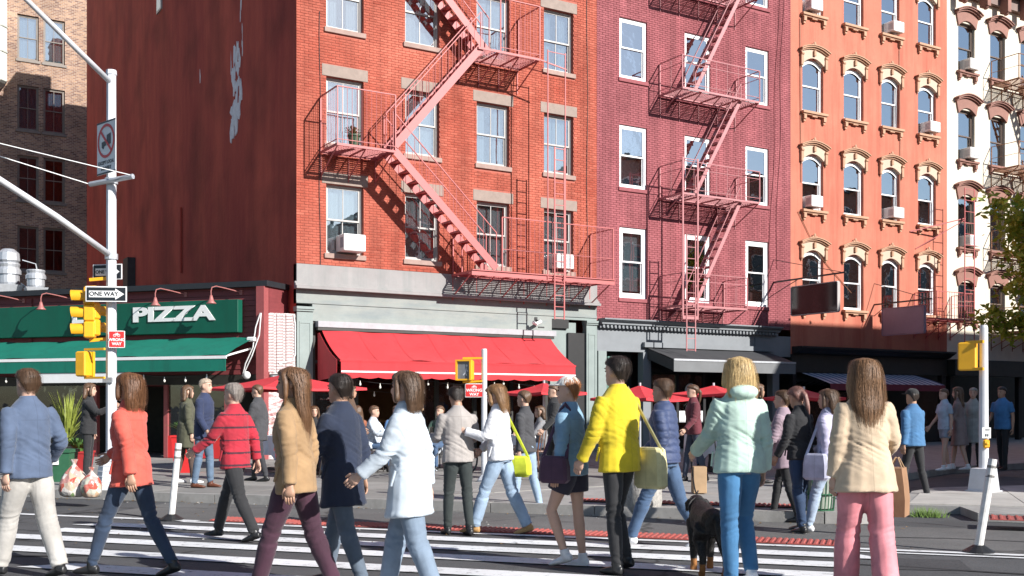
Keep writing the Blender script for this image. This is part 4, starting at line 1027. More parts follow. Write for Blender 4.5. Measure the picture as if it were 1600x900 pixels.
for i, (a, b) in enumerate(cols3):
    for j, (c, d) in enumerate(rows3):
        w = window(b3, a, b, c, d, M_WFRAME, '1/1', 0.1, cov3[i][j], None, None, rnd=rnd, fw=0.07, glass=M_SKYGLASS)
        put('sill', sm3, w, loc=((a + b) / 2, 0, c))
        # arched white head board
        hb = MB(); ar = arc_pts(a, b, d - 0.36, 0.24); hb.add([(x, 0.09, z) for x, z in ar] + [(x, 0.09, d) for x, z in ar], [(k, k + 1, len(ar) + k + 1, len(ar) + k) for k in range(len(ar) - 1)]); hb.build('head_board', M_WFRAME, w)
        for nm, me in hm.items(): put(nm.strip('~'), me, w, loc=((a + b) / 2, -0.002, d + 0.08))
ac = [(0, 1, 8.17), (2, 1, 8.17), (3, 2, 11.5), (2, 3, 14.8), (0, 3, 14.8)]
nmz = ['first column', 'second column', 'third column', 'fourth column']; rz_ = ['lowest row', 'second row', 'third row', 'top row']
for i, j, h in ac:
    ac_unit((cols3[i][0] + cols3[i][1]) / 2 - (0.12 if i == 0 else -0.08), h, 'air conditioner in the %s window of the %s on the orange house' % (rz_[j], nmz[i]), 0.55, 0.38, 0.32)
# thin cables across the orange front
for pts in ([(17.6, 8.0), (18.6, 6.6), (20.2, 5.4)], [(22.7, 14.3), (22.75, 11), (22.72, 8)], [(17.7, 14.5), (17.75, 9)]):
    mb = MB(); mb.tube([(x, -0.03, z) for x, z in pts], 0.012, 5); mb.build('cable', M_FE4, b3)
# dark shop fronts of building 3 and 4
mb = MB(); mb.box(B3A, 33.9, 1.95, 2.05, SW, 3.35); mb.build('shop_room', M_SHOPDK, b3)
mb = MB(); prof = [(0.0, 3.46), (-0.45, 3.46), (-0.45, 3.4), (-0.3, 3.32), (-0.2, 3.24), (-0.05, 3.2), (0.0, 3.2)]
mb.rings([[(x, yy, z) for yy, z in prof] for x in (B3A + 0.06, B3B - 0.05)]); mb.build('shop_cornice', M_BLACK, b3)
mb = MB(); mb.box(B3A + 0.02, B3B - 0.02, -0.03, 0.2, 2.6, 3.198); mb.build('fascia', M_SHOPDK, b3)
for x in (17.4, 19.2, 21.3, 23.4, 25.1):
    mb = MB(); mb.box(x, x + 0.16, 0.0, 0.18, SW, 2.598); mb.build('shop_post', M_BLACK, b3)
for x0, x1 in ((17.57, 19.19), (19.37, 21.29), (23.57, 25.09)):
    mb = MB(); mb.box(x0, x1, 0.05, 0.12, SW, 0.75); sf = mb.build('shop_window', M_BLACK, b3); mb = MB(); mb.box(x0, x1, 0.05, 0.12, 2.3, 2.38); mb.build('transom_bar', M_BLACK, sf); mb = MB(); mb.box(x0, x1, 0.08, 0.088, 0.752, 2.298); mb.build('pane', M_SHOPGLASS, sf)
# blue striped awning
aw3 = thing('awning', 'blue and white striped awning with maroon hem on the orange house', 'awning')
M_A1 = mk('stripe_blue', (0.1, 0.13, 0.24), 0.8, 0.06); M_A2 = mk('stripe_pale', (0.5, 0.52, 0.58), 0.8, 0.05); M_A3 = mk('hem_maroon', (0.2, 0.03, 0.05), 0.8)
n = 36
for i in range(n):
    x0 = 17.75 + (23.55 - 17.75) * i / n; x1 = 17.75 + (23.55 - 17.75) * (i + 1) / n
    mb = MB(); awn_surface(mb, [x0, x1], [(-0.05, 2.58), (-0.7, 2.4), (-1.3, 2.2)]); mb.build('stripe', M_A1 if i % 2 else M_A2, aw3)
mb = MB(); mb.box(17.75, 23.55, -1.31, -1.301, 1.98, 2.195); mb.build('valance', M_A3, aw3)
# hanging signs on brackets
def hang_sign(lab, x, y0, y1, zt, zb, arm, m_face, m_frame):
    sg = thing('hanging_sign', lab, 'sign', (x, 0, 0))
    mb = MB(); mb.bbox(-0.05, 0.05, y0, y1, zb, zt, 0.012); mb.build('sign_board', m_face, sg)
    mb = MB(); mb.box(-0.06, 0.06, y0 - 0.03, y0 - 0.002, zb, zt); mb.box(-0.06, 0.06, y1 + 0.002, y1 + 0.03, zb, zt); mb.box(-0.06, 0.06, y0, y1, zt + 0.001, zt + 0.03); mb.box(-0.06, 0.06, y0, y1, zb - 0.03, zb - 0.001); mb.build('sign_frame', m_frame, sg)
    mb = MB(); mb.bar((0, 0.0, arm), (0, y0 - 0.3, arm + 0.02), 0.05, 0.05); mb.bar((0, 0, arm + 0.75), (0, y0 - 0.1, arm + 0.05), 0.02, 0.02); mb.bar((0, 0.0, arm - 0.4), (0, y1 - 0.2, arm - 0.02), 0.02, 0.02); mb.build('bracket', M_DARK, sg)
    mb = MB()
    for y in (y0 + 0.15, y1 - 0.15): mb.tube([(0, y, zt + 0.02), (0, y, arm)], 0.012, 5)
    mb.build('hanger', M_DARK, sg)
M_SGB = mk('sign_black_gloss', (0.02, 0.014, 0.014), 0.12, 0.3, 1)
M_SGM = mk('sign_mauve', (0.33, 0.24, 0.3), 0.6, 0.1, 2)
hang_sign('glossy black hanging sign on an iron bracket beside the maroon house', 16.5, -2.75, -0.85, 5.3, 4.4, 5.55, M_SGB, M_ALU)
hang_sign('plain mauve hanging sign on an iron bracket on the orange house', 21.4, -2.1, -0.4, 4.85, 3.95, 5.05, M_SGM, M_SGM)
# small iron balcony at the right end of the orange house
fe3 = thing('fire_escape', 'dark red iron balcony and ladder between the orange and cream houses', 'fire escape')
fe_platform(fe3, M_FE1, 23.5, 25.6, 4.62, 1.0); fe_rail(fe3, M_FE1, [(23.5, -0.05), (23.5, -1.0), (25.6, -1.0), (25.6, -0.05)], 4.62, 0.95, (0.1, 0.5), 0.14)
fe_ladder(fe3, M_FE1, 25.0, 25.55, -1.05, 3.2, 9.4, 0.4)
mb = MB(); mb.bar((23.3, -0.02, 7.8), (25.1, -1.0, 8.3), 0.04, 0.04); mb.bar((23.6, -0.02, 7.2), (25.1, -1.0, 8.25), 0.03, 0.03); mb.build('ladder_bracket', M_FE1, fe3)

# ------------------------------------------------------------------ building 4: cream house with brown hoods
b4 = thing('rendered_building', 'cream painted tenement with brown arched window hoods at the far right', 'building')
B4A, B4B, B4H = 25.403, 34.0, 18.1
M_B4 = streaked('render_cream', (0.68, 0.61, 0.5), (0.5, 0.43, 0.34), 0.85, 1.3, 0.1, 0.5, 0.75, 0.6, 0.1)
M_BRN = mk('hood_brown', (0.27, 0.13, 0.1), 0.75, 0.15, 3); M_BRF = mk('frame_brown', (0.12, 0.08, 0.06), 0.6)
cols4 = [(26.05, 27.04), (27.98, 28.92), (29.9, 30.85), (31.8, 32.75)]
rows4 = [(4.7, 6.15), (7.45, 9.4), (10.75, 12.66), (14.1, 15.95)]
holes4 = [(a, b, c, d) for (a, b) in cols4 for (c, d) in rows4]
mb = MB(); wall_mesh(mb, B4A, B4B, 3.2, B4H, holes4, 0.0, 0.3); mb.build('front_wall', M_B4, b4)
mb = MB(); mb.box(B4A + 0.01, B4B, 2.2, 22, 0, B4H); mb.build('body', M_B4, b4)
mb = MB(); mb.box(B4A, B4B, -0.5, 0.02, B4H - 0.75, B4H - 0.5); mb.box(B4A, B4B, -0.7, 0.02, B4H - 0.499, B4H + 0.1); mb.box(B4A, B4B, -0.2, 0.0, B4H - 1.2, B4H - 0.751); cn = mb.build('cornice', mk('cornice_brown', (0.2, 0.14, 0.12), 0.7), b4)
cb = MB(); cb.box(-0.1, 0.1, -0.55, -0.2, -0.75, 0.0); cb.ball((0, -0.4, -0.75), 0.1, 0.12, 0.12); me = cb.mesh('corbel', M_BRN)
for i in range(7): put('corbel', me, cn, loc=(B4A + 0.5 + i * 1.25, 0, B4H - 0.76))
hm4 = hood_meshes(1.0, M_BRN, M_BRN, crest=False); sm4 = sill_mesh(1.0, M_BRN)
hm4.pop('hood_bracket'); hm4.pop('hood_bracket~')
for i, (a, b) in enumerate(cols4):
    for j, (c, d) in enumerate(rows4):
        w = window(b4, a, b, c, d, M_BRF, '1/1', 0.1, ['half', 'curtain', 'none', 'blind'][(i + j) % 4], None, None, rnd=rnd, fw=0.06, glass=M_SKYGLASS)
        put('sill', sm4, w, loc=((a + b) / 2, 0, c))
        for nm, me in hm4.items(): put(nm, me, w, loc=((a + b) / 2, 0, d + 0.14))
for j, h in ((1, 7.5), (2, 10.8), (3, 14.15)): ac_unit(26.6, h, 'air conditioner in the %s window of the cream house' % rz_[j], 0.55, 0.4, 0.34)
fe4 = thing('fire_escape', 'weathered brown fire escape balconies on the cream house', 'fire escape')
for k, h in enumerate((4.3, 7.3, 10.55, 13.85)):
    fe_platform(fe4, M_FE4, 28.0, 31.4, h, 1.2); fe_rail(fe4, M_FE4, [(28.0, -0.05), (28.0, -1.2), (31.4, -1.2), (31.4, -0.05)], h, 0.9, (0.45,), 0.8)
    if k: fe_stair(fe4, M_FE4, (29.4, h), (30.9, (4.3, 7.3, 10.55, 13.85)[k - 1] + 0.05), -0.9, -0.4, rise=0.28, rail=0.5, bal=False, sh=0.12)
mb = MB(); mb.box(B4A + 0.02, B4B, -0.35, 0.2, 2.6, 3.2); mb.build('fascia', M_SHOPDK, b4)
for x in (25.6, 27.6, 29.8, 32.0):
    mb = MB(); mb.box(x, x + 0.18, 0.0, 0.18, SW, 2.598); mb.build('shop_post', M_BLACK, b4)

# ------------------------------------------------------------------ buildings behind and beside
# brown brick apartment block, far left
apt = thing('apartment_building', 'brown brick apartment block half in shadow at far left', 'building', (-30, 36, 0))
M_APT = far_brick_mat('brick_brown', (0.4, 0.25, 0.165), (0.15, 0.085, 0.07), (0.45, 0.37, 0.31), 0.22, 0.085)
M_APF = mk('apt_frame', (0.2, 0.17, 0.145), 0.6)
wins = []
for k in range(8):
    z0 = 1.2 + k * 3.7
    for g in range(-5, 4):
        x = 27.98 + g * 5.2
        wins += [(x, x + 1.04, z0, z0 + 2.35), (x + 1.27, x + 2.34, z0, z0 + 2.35)]
mb = MB(); wall_mesh(mb, 0, 50, 0, 30, wins, 0, 0.25); mb.build('front_wall', M_APT, apt)
mb = MB(); mb.box(0.01, 50, 2.2, 20, 0, 30); mb.build('body', M_APT, apt)
for w_ in wins:
    X = w_[0] - 30
    if -7 < X < 3.5: window(apt, w_[0], w_[1], w_[2], w_[3], M_APF, '2/2', 0.1, 'curtain' if w_[2] > 14 else 'none', (M_APF, 0.08, 0.14, 0.06), None, rnd=rnd, fw=0.08, glass=M_APTGLASS if w_[2] < 19 else None)
# ------------------------------------------------------------------ the low pizza shop on the avenue
QX, QY = -0.8, -0.08
pz = thing('pizza_shop', 'low one-storey maroon boarded shop with green sign, left of the brick building', 'building', (QX, QY, 0), -AVE)
M_MAR = mk('siding_maroon', (0.2, 0.042, 0.045), 0.6, 0.15, 3, 0.1, stretch=(0.3, 1, 4), dirt=0.3, dirtc=(0.12, 0.025, 0.028))
M_GREEN = streaked('sign_green', (0.006, 0.095, 0.06), (0.01, 0.06, 0.04), 0.45, 1.5, 0.4, amt=0.4, bump=0.03)
M_GAWN = streaked('awning_green', (0.01, 0.165, 0.115), (0.012, 0.09, 0.065), 0.7, 2.2, 0.5, 0.5, 0.72, 0.6, 0.1)
PL = 16.0
mb = MB(); mb.box(-PL, 0.0, 0.12, 9.0, 2.0, 4.45); mb.build('body', M_MAR, pz)
z = 2.25
bd = MB(); bd.add([(0, -0.022, 0), (7.0, -0.022, 0), (7.0, -0.006, 0.126), (0, -0.006, 0.126), (0, 0.0, 0), (7.0, 0.0, 0), (7.0, 0.0, 0.126), (0, 0, 0.126)], [(0, 1, 2, 3), (0, 4, 5, 1), (3, 2, 6, 7), (1, 5, 6, 2), (0, 3, 7, 4)])
me_bd = bd.mesh('siding_board', M_MAR)
while z < 4.3:
    for x in (-7.2, -14.3): put('siding_board', me_bd, pz, loc=(x, 0.1 + random.uniform(-0.004, 0.004), z))
    z += 0.132
mb = MB(); mb.box(-PL, 0.06, -0.08, 9.0, 4.42, 4.56); mb.build('roof_coping', mk('coping_black', (0.02, 0.022, 0.026), 0.5), pz)
mb = MB(); mb.box(-0.22, -0.001, -0.12, 0.1, SW, 4.415); mb.build('corner_post', mk('post_maroon', (0.3, 0.075, 0.075), 0.6, 0.12), pz)
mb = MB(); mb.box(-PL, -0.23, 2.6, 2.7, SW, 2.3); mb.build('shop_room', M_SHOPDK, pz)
mb = MB(); mb.box(-PL, -0.23, 0.05, 0.119, 2.0, 2.24); mb.build('lintel_beam', M_SHOPDK, pz)
for x in (-1.2, -3.0, -5.2, -7.4, -9.6):
    mb = MB(); mb.box(x, x + 0.12, -0.02, 0.1, SW, 1.999); mb.build('shop_post', mk('post_maroon', (0.3, 0.075, 0.075)), pz)
for x0, x1 in ((-2.88, -1.21), (-7.28, -5.21), (-9.48, -7.41)):
    mb = MB(); mb.box(x0, x1, 0.0, 0.09, SW, 0.7); sf = mb.build('shop_window', M_RED if x0 > -3 else M_SHOPDK, pz); mb = MB(); mb.box(x0, x1, 0.04, 0.05, 0.702, 1.998); mb.build('pane', M_SHOPGLASS, sf)
# sign board
sgn = thing('shop_sign', 'long dark green sign board with white PIZZA lettering', 'sign', (QX, QY, 0), -AVE)
mb = MB(); mb.bbox(-12.5, -0.72, -0.15, 0.06, 3.29, 4.11, 0.012); mb.build('board', M_GREEN, sgn)
tm = text_mesh('PIZZA', 0.52, M_WHITE, 0.012, 0.022); 
xs_ = [v.co.x for v in tm.vertices]; zs_ = [v.co.z for v in tm.vertices]
tm.transform(Matrix.Translation((-(min(xs_) + max(xs_)) / 2, 0, -(min(zs_) + max(zs_)) / 2))); tm.transform(Matrix.Diagonal((2.46 / (max(xs_) - min(xs_)), 1, 0.385 / (max(zs_) - min(zs_)), 1)))
put('lettering', tm, sgn, loc=(-2.59, -0.165, 3.8))
mb = MB(); mb.box(-5.74, -5.6, -0.175, -0.151, 3.63, 4.01); mb.box(-5.599, -5.3, -0.175, -0.151, 3.63, 3.72); mb.build('lettering', M_WHITE, sgn)
# gooseneck lamps
M_LMP = mk('lamp_maroon', (0.36, 0.13, 0.12), 0.5)
def gooseneck(l, lab):
    o = Vector((QX, QY, 0)) + AX * l
    g = thing('gooseneck_lamp', lab, 'lamp', (o.x, o.y, 4.28), -AVE, 'gooseneck lamps over the green sign')
    mb = MB(); mb.tube([(0.35, 0.08, 0.02), (0.1, -0.2, 0.1), (-0.05, -0.42, 0.14), (-0.1, -0.52, 0.1), (-0.1, -0.56, 0.0), (-0.08, -0.58, -0.12)], 0.014, 6); mb.build('neck', M_LMP, g)
    mb = MB(); mb.box(0.31, 0.39, 0.06, 0.1, -0.04, 0.08); mb.build('wall_plate', M_LMP, g)
    mb = MB(); mb.lathe((-0.08, -0.58), [(0.03, -0.1), (0.045, -0.16), (0.07, -0.24), (0.13, -0.3), (0.12, -0.31)]); mb.build('shade', M_LMP, g, smooth=True)
for l, lb_ in ((-1.12, 'rightmost of the maroon gooseneck lamps over the green sign'), (-2.75, 'maroon gooseneck lamp above the first letters of PIZZA'), (-4.6, 'maroon gooseneck lamp behind the tall signal pole'), (-6.3, 'maroon gooseneck lamp left of the yellow traffic signals'), (-7.9, 'leftmost maroon gooseneck lamp over the green sign')): gooseneck(l, lb_)
# green awning
ga = thing('awning', 'green fabric awning with a white stripe below the PIZZA sign', 'awning', (QX, QY, 0), -AVE)
xs = [-12.5 + 12.2 * i / 60 for i in range(61)]
mb = MB(); awn_surface(mb, xs, [(-0.05, 3.17), (-0.45, 3.02), (-0.9, 2.84), (-1.3, 2.66)], wav=0.018); mb.build('canopy', M_GAWN, ga, smooth=True)
mb = MB(); mb.box(-12.5, -0.3, -1.32, -1.306, 2.29, 2.58); mb.build('valance', M_GAWN, ga)
mb = MB(); mb.box(-12.5, -0.28, -1.33, -1.3, 2.583, 2.655); mb.build('white_stripe', M_WHITE, ga)
for x in (-0.45, -4, -8):
    mb = MB(); mb.bar((x, 0.05, 2.9), (x, -1.28, 2.62), 0.03, 0.04); mb.build('folding_arm', M_WHITE, ga)
mb = MB(); mb.bbox(-0.42, -0.2, -0.25, -0.02, 3.05, 3.16, 0.02); mb.build('end_bracket', M_WHITE, ga)
o = Vector((QX, QY, 0)) + AX * -4.7 + AN * 1.28
pnl = MB(); pnl.box(-1.5, 1.5, -0.02, 0.02, 0, 0.24)
tag(pnl.build('banner', M_WHITE, None, loc=(o.x, o.y, 2.04), rz=-AVE), 'blank white banner hanging under the green awning', 'banner')
string_lights('string of bulbs under the green awning', [tuple(Vector((QX, QY, 2.28)) + AX * l + AN * 1.2) for l in (-7.5, -5.2, -3.0, -0.6)], 14)
# white cables and junction ball at the corner post
cb_ = thing('cable_bundle', 'loose white cables hanging with a round box beside the peeling pier', 'cable', (QX, QY, 0), -AVE)
mb = MB(); mb.tube([(-0.08, -0.15, 3.75), (-0.2, -0.17, 3.4), (-0.28, -0.17, 2.9), (-0.5, -0.16, 2.5), (-0.62, -0.1, 2.2)], 0.016, 6); mb.tube([(-0.06, -0.15, 3.75), (-0.1, -0.17, 3.2), (-0.3, -0.18, 2.7), (-0.55, -0.12, 2.3)], 0.016, 6); mb.build('cable', M_WHITE, cb_)
mb = MB(); mb.ball((-0.5, -0.1, 2.22), 0.1, 0.08, 0.1, 12, 8); mb.build('box', M_WHITE, cb_, smooth=True)
# peeling brick pier between the shop and the brick building
pier = thing('brick_pier', 'narrow brick pier with peeling white paint beside the grey pilaster', 'pier', (-0.76, 0.0, 0))
def peel_mat():
    m, nt, n, l, b = nodes_of('peeling_brick')
    geo = n.new('ShaderNodeTexCoord'); mp = n.new('ShaderNodeMapping'); mp.inputs['Scale'].default_value = (1, 1, 3.2); l.new(geo.outputs['Object'], mp.inputs['Vector'])
    nz = n.new('ShaderNodeTexNoise'); nz.inputs['Scale'].default_value = 4; nz.inputs['Detail'].default_value = 9; nz.inputs['Roughness'].default_value = 0.75; l.new(mp.outputs[0], nz.inputs['Vector'])
    rp = n.new('ShaderNodeValToRGB'); rp.color_ramp.elements[0].position = 0.42; rp.color_ramp.elements[1].position = 0.56
    rp.color_ramp.elements[0].color = (0.3, 0.12, 0.12, 1); rp.color_ramp.elements[1].color = (0.72, 0.68, 0.66, 1)
    l.new(nz.outputs['Fac'], rp.inputs['Fac']); l.new(rp.outputs['Color'], b.inputs['Base Color']); b.inputs['Roughness'].default_value = 0.9
    return m
M_PEELB = peel_mat()
mb = MB(); mb.box(-0.02, 0.74, 0.012, 0.5, SW, 3.78); mb.build('core', M_PEELB, pier)
pb = MB(); pb.bbox(0, 0.235, -0.012, 0.03, 0, 0.066, 0.006); me = pb.mesh('brick', M_PEELB)
for r_ in range(20):
    for k in range(3): put('brick', me, pier, loc=(-0.01 + k * 0.247, random.uniform(-0.006, 0.004), 2.3 + r_ * 0.0735))
mb = MB(); mb.tube([(0.68, -0.03, 3.76), (0.72, -0.03, 3.5), (0.72, -0.03, 2.75), (0.66, -0.03, 2.6), (0.3, -0.03, 2.52)], 0.018, 6); mb.build('conduit', M_WHITE, pier)
mb = MB(); mb.box(0.08, 0.66, -0.03, -0.013, 2.02, 2.26); wf = mb.build('vent_frame', M_DARK, pier); mb = MB(); mb.box(0.13, 0.61, -0.04, -0.031, 2.06, 2.22); mb.build('vent_glass', mk('slot_grey', (0.3, 0.32, 0.34), 0.3), wf)
# roof ventilators
def vent(l, nback, s, lab):
    o = Vector((QX, QY, 0)) + AX * l - AN * nback
    v = thing('roof_ventilator', lab, 'ventilator', (o.x, o.y, 4.45), 0)
    mb = MB(); mb.rings([[(a * s, b * s, z * s) for a, b in ((-0.32, -0.32), (0.32, -0.32), (0.32, 0.32), (-0.32, 0.32))] for z in (0, 0.35)] + [[(a * s, b * s, 0.62 * s) for a, b in ((-0.42, -0.42), (0.42, -0.42), (0.42, 0.42), (-0.42, 0.42))]]); mb.build('base', M_STEEL, v)
    mb = MB(); mb.lathe((0, 0), [(0.3 * s, 0.63 * s), (0.34 * s, 0.7 * s), (0.34 * s, 0.95 * s), (0.39 * s, 0.97 * s), (0.39 * s, 1.1 * s), (0.33 * s, 1.2 * s), (0.36 * s, 1.3 * s), (0.34 * s, 1.34 * s)], 18); mb.build('drum', M_STEEL, v, smooth=False)
    return v
vent(-8.9, 2.0, 0.72, 'short round metal roof ventilator above the green sign')
vv = vent(-9.9, 2.0, 0.9, 'tall metal roof ventilator at the left edge above the shop')
mb = MB(); mb.lathe((0, 0), [(0.26, 1.2), (0.32, 1.28), (0.3, 1.5), (0.16, 1.62)], 14); mb.build('cap', M_STEEL, vv); mb = MB(); mb.tube([(0.35, -0.2, 1.3), (0.7, -0.3, 1.2), (0.85, -0.3, 0.5), (0.9, -0.3, 0.0)], 0.02, 5); mb.tube([(0.3, -0.3, 0.6), (1.1, -0.4, 0.05)], 0.025, 5); mb.build('cable', M_STEEL, vv)
# pale oriel on the apartment block at the top left edge
orl = thing('oriel_bay', 'pale stone oriel bay cut off by the top left edge', 'bay', (-2.62, 35.99, 0))
def oct_(z, k): return [(a, b, z) for a, b in ((-3.0, 0), (-3.0, -1.2 + k), (-0.3 - k, -1.2 + k), (0.0 - k, -0.9 + k), (0.0 - k, 0.0))]
mb = MB(); mb.rings([oct_(17.75, 0.5), oct_(18.05, 0.1), oct_(18.15, 0.0), oct_(30.5, 0.0)]); mb.build('shell', mk('oriel_stone', (0.55, 0.56, 0.5), 0.7, 0.06, 1), orl)
for zz in (19.6, 20.9, 22.6):
    mb = MB(); mb.rings([oct_(zz, -0.03), oct_(zz + 0.07, -0.03)]); mb.build('string_course', mk('oriel_stone2', (0.42, 0.43, 0.38), 0.7), orl)
# ------------------------------------------------------------------ buildings across the cross street, outside the frame: they cast the shade on the right
M_OFF = far_brick_mat('brick_offside', (0.3, 0.13, 0.09), (0.2, 0.08, 0.06), (0.35, 0.3, 0.27))
for nm, x0, x1, H_, lab in (('brick_building', 11.4, 22.6, 10.6, 'lower brick house across the cross street on the right'), ('brick_building', 22.62, 95.0, 13.85, 'taller brick house across the cross street on the right')):
    ob = thing(nm, lab, 'building', (x0, -17, 0))
    L = x1 - x0; hw = []
    for k in range(int((H_ - 4) / 3.2)):
        for g in range(int(L / 2.2)): hw.append((0.7 + g * 2.2, 1.7 + g * 2.2, 4.6 + k * 3.2, 6.4 + k * 3.2))
    mb = MB(); mb.box(0, L, -14, 0, 0, H_); mb.build('wall', M_OFF, ob)
    for a, b, c, d in hw:
        mb = MB(); mb.box(a - 0.06, b + 0.06, 0.001, 0.05, c - 0.08, d + 0.08); ww = mb.build('window', M_WFRAME, ob); mb = MB(); mb.box(a, b, 0.051, 0.06, c, d); mb.build('pane', mk('far_pane', (0.05, 0.06, 0.08), 0.08), ww)
    mb = MB(); mb.box(-0.1, L + 0.0, -14, 0.2, H_, H_ + 0.15); mb.build('roof', M_DARK, ob)

# ------------------------------------------------------------------ street furniture
def octa(mb, c, prof, n=8):
    mb.lathe(c, prof, n)
# tall signal pole on the left
PT = 17.3
pp = W(174, PT, SW)
def pz_(py): return ZH(py, PT) - SW
pole = thing('signal_pole', 'tall pale grey octagonal signal and lamp pole on the left corner', 'pole', tuple(pp), -AVE)
mb = MB(); octa(mb, (0, 0), [(0.085, 0.0), (0.082, 2.0), (0.072, pz_(118)), (0.085, pz_(117)), (0.08, pz_(110))]); mb.build('shaft', M_PAINTGREY, pole)
mb = MB(); q = [(0.27, 0.0), (0.27, 0.04), (0.235, 0.05), (0.17, 0.52), (0.1, 0.58)]; mb.lathe((0, 0), q, 8)
for k in range(5): z = 0.12 + k * 0.08; mb.lathe((0, 0), [(0.228 - k * 0.0105, z), (0.234 - k * 0.0105, z + 0.006), (0.226 - k * 0.0105, z + 0.012)], 8)
mb.build('base_shroud', M_PAINTGREY, pole)
# local frame of the pole: x along the avenue (right), y into the buildings; the arms reach over the road (-y)
def arm_pts(py0, slope, d):
    return [(0, -0.05 - t * d, pz_(py0) + slope * t + 0.0) for t in (0, 0.25, 0.5, 0.75, 1)]
mb = MB(); mb.tube([(0, -0.06, pz_(398)), (0, -1.2, pz_(398) + 0.40), (0, -2.4, pz_(398) + 0.76), (0, -4.0, pz_(398) + 1.15), (0, -6.0, pz_(398) + 1.35)], [0.05, 0.05, 0.048, 0.045, 0.04], 10); mb.build('mast_arm', M_PAINTGREY, pole, smooth=True)
mb = MB(); mb.tube([(0, -0.05, pz_(128)), (0, -0.9, pz_(128) + 0.32), (0, -1.8, pz_(128) + 0.66), (0, -2.3, pz_(128) + 0.8), (0, -2.7, pz_(128) + 0.84)], [0.045, 0.042, 0.038, 0.036, 0.035], 10); mb.build('lamp_arm', M_PAINTGREY, pole, smooth=True)
mb = MB(); mb.rings([[(a * 0.13 * k, -2.6 - 0.55 * j, pz_(128) + 0.86 + b * 0.07 * k) for a, b in ((-1, -0.6), (1, -0.6), (1, 0.3), (0.5, 1), (-0.5, 1), (-1, 0.3))] for j, k in ((0, 0.5), (0.25, 1), (0.8, 1.05), (1, 0.7))]); mb.build('luminaire', M_PAINTGREY, pole)
for py in (283, 401):
    mb = MB(); mb.lathe((0, 0), [(0.088, pz_(py) - 0.05), (0.1, pz_(py) - 0.045), (0.1, pz_(py) + 0.045), (0.088, pz_(py) + 0.05)], 10); mb.build('clamp_band', M_STEEL, pole)
mb = MB(); mb.tube([(-0.32, -0.11, pz_(288)), (0.5, -0.11, pz_(281))], 0.042, 8); mb.build('wire_bracket', M_STEEL, pole)
mb = MB(); mb.box(-0.09, 0.09, -0.1, -0.07, pz_(598), pz_(590)); mb.build('hand_hole', M_STEEL, pole)
# span wires to the left
def local_to_world(o, p): 
    a = -AVE; return Vector((o.x + p[0] * math.cos(a) - p[1] * math.sin(a), o.y + p[0] * math.sin(a) + p[1] * math.cos(a), o.z + p[2]))
for k, (lp, tgt) in enumerate((((0.5, -0.11, pz_(280)), W(-120, PT - 1.0, ZH(195, PT - 1))), ((-0.32, -0.11, pz_(288)), W(-120, PT - 1.0, ZH(207, PT - 1))))):
    a = local_to_world(pp, lp); ww = MB(); path = [a.lerp(tgt, t / 8) - a for t in range(9)]
    ww.tube(path, 0.009, 5)
    tag(ww.build('span_wire', M_WHITE, None, loc=a), ['upper of two pale wires running left from the signal pole', 'lower of two pale wires running left from the signal pole'][k], 'wire')
# signs on the pole
M_SGNB = mk('sign_black', (0.015, 0.02, 0.025), 0.45); M_ALB = mk('sign_back', (0.4, 0.41, 0.43), 0.4, metal=0.4)
def sign_root(lab, px, py, t, rz, name='street_sign'):
    p = W(px, t, ZH(py, t)); return thing(name, lab, 'sign', tuple(p), rz)
FACE = -PHI   # facing the camera
ow = sign_root('white on black ONE WAY arrow sign in front of the signal pole', 166, 459.5, PT - 0.18, FACE + R(6))
w_, h_ = 0.63, 0.245
mb = MB(); mb.bbox(-w_ / 2, w_ / 2, -0.006, 0.006, -h_ / 2, h_ / 2, 0.004); mb.build('plate', M_WHITE, ow)
mb = MB(); mb.box(-w_ / 2 + 0.018, w_ / 2 - 0.018, -0.0085, -0.0062, -h_ / 2 + 0.018, h_ / 2 - 0.018); mb.build('ground', M_SGNB, ow)
mb = MB(); ar = [(-0.26, -0.052), (0.14, -0.052), (0.14, -0.088), (0.275, 0.0), (0.14, 0.088), (0.14, 0.052), (-0.26, 0.052)]
mb.add([(x, -0.0105, z) for x, z in ar], [(0, 1, 5, 6), (2, 3, 4), (1, 2, 4, 5)]); mb.build('arrow', M_WHITE, ow)
tm = text_mesh('ONE WAY', 0.094, M_SGNB, 0.001, 0.002); put('lettering', tm, ow, loc=(-0.035, -0.0135, 0.0))
ow2 = sign_root('smaller ONE WAY arrow sign half hidden behind the signal pole', 168, 425, PT + 0.14, FACE + R(-12))
mb = MB(); mb.bbox(-0.26, 0.26, -0.006, 0.006, -0.125, 0.125, 0.004); mb.build('plate', M_WHITE, ow2); mb = MB(); mb.box(-0.245, 0.245, -0.0085, -0.0062, -0.11, 0.11); mb.build('ground', M_SGNB, ow2)
mb = MB(); ar = [(-0.21, -0.06), (0.1, -0.06), (0.1, -0.09), (0.22, 0.0), (0.1, 0.09), (0.1, 0.06), (-0.21, 0.06)]; mb.add([(x, -0.0105, z) for x, z in ar], [(0, 1, 5, 6), (2, 3, 4), (1, 2, 4, 5)]); mb.build('arrow', M_WHITE, ow2)
tm = text_mesh('ONE WAY', 0.075, M_SGNB, 0.001, 0.002); put('lettering', tm, ow2, loc=(-0.03, -0.0135, 0.0))
ww = sign_root('red square WRONG WAY bicycle sign on the signal pole', 182.5, 530, PT - 0.13, FACE + R(8))
mb = MB(); mb.bbox(-0.125, 0.125, -0.006, 0.006, -0.135, 0.135, 0.01); mb.build('plate', M_WHITE, ww); mb = MB(); mb.box(-0.113, 0.113, -0.0085, -0.0062, -0.123, 0.123); mb.build('ground', M_RED, ww)
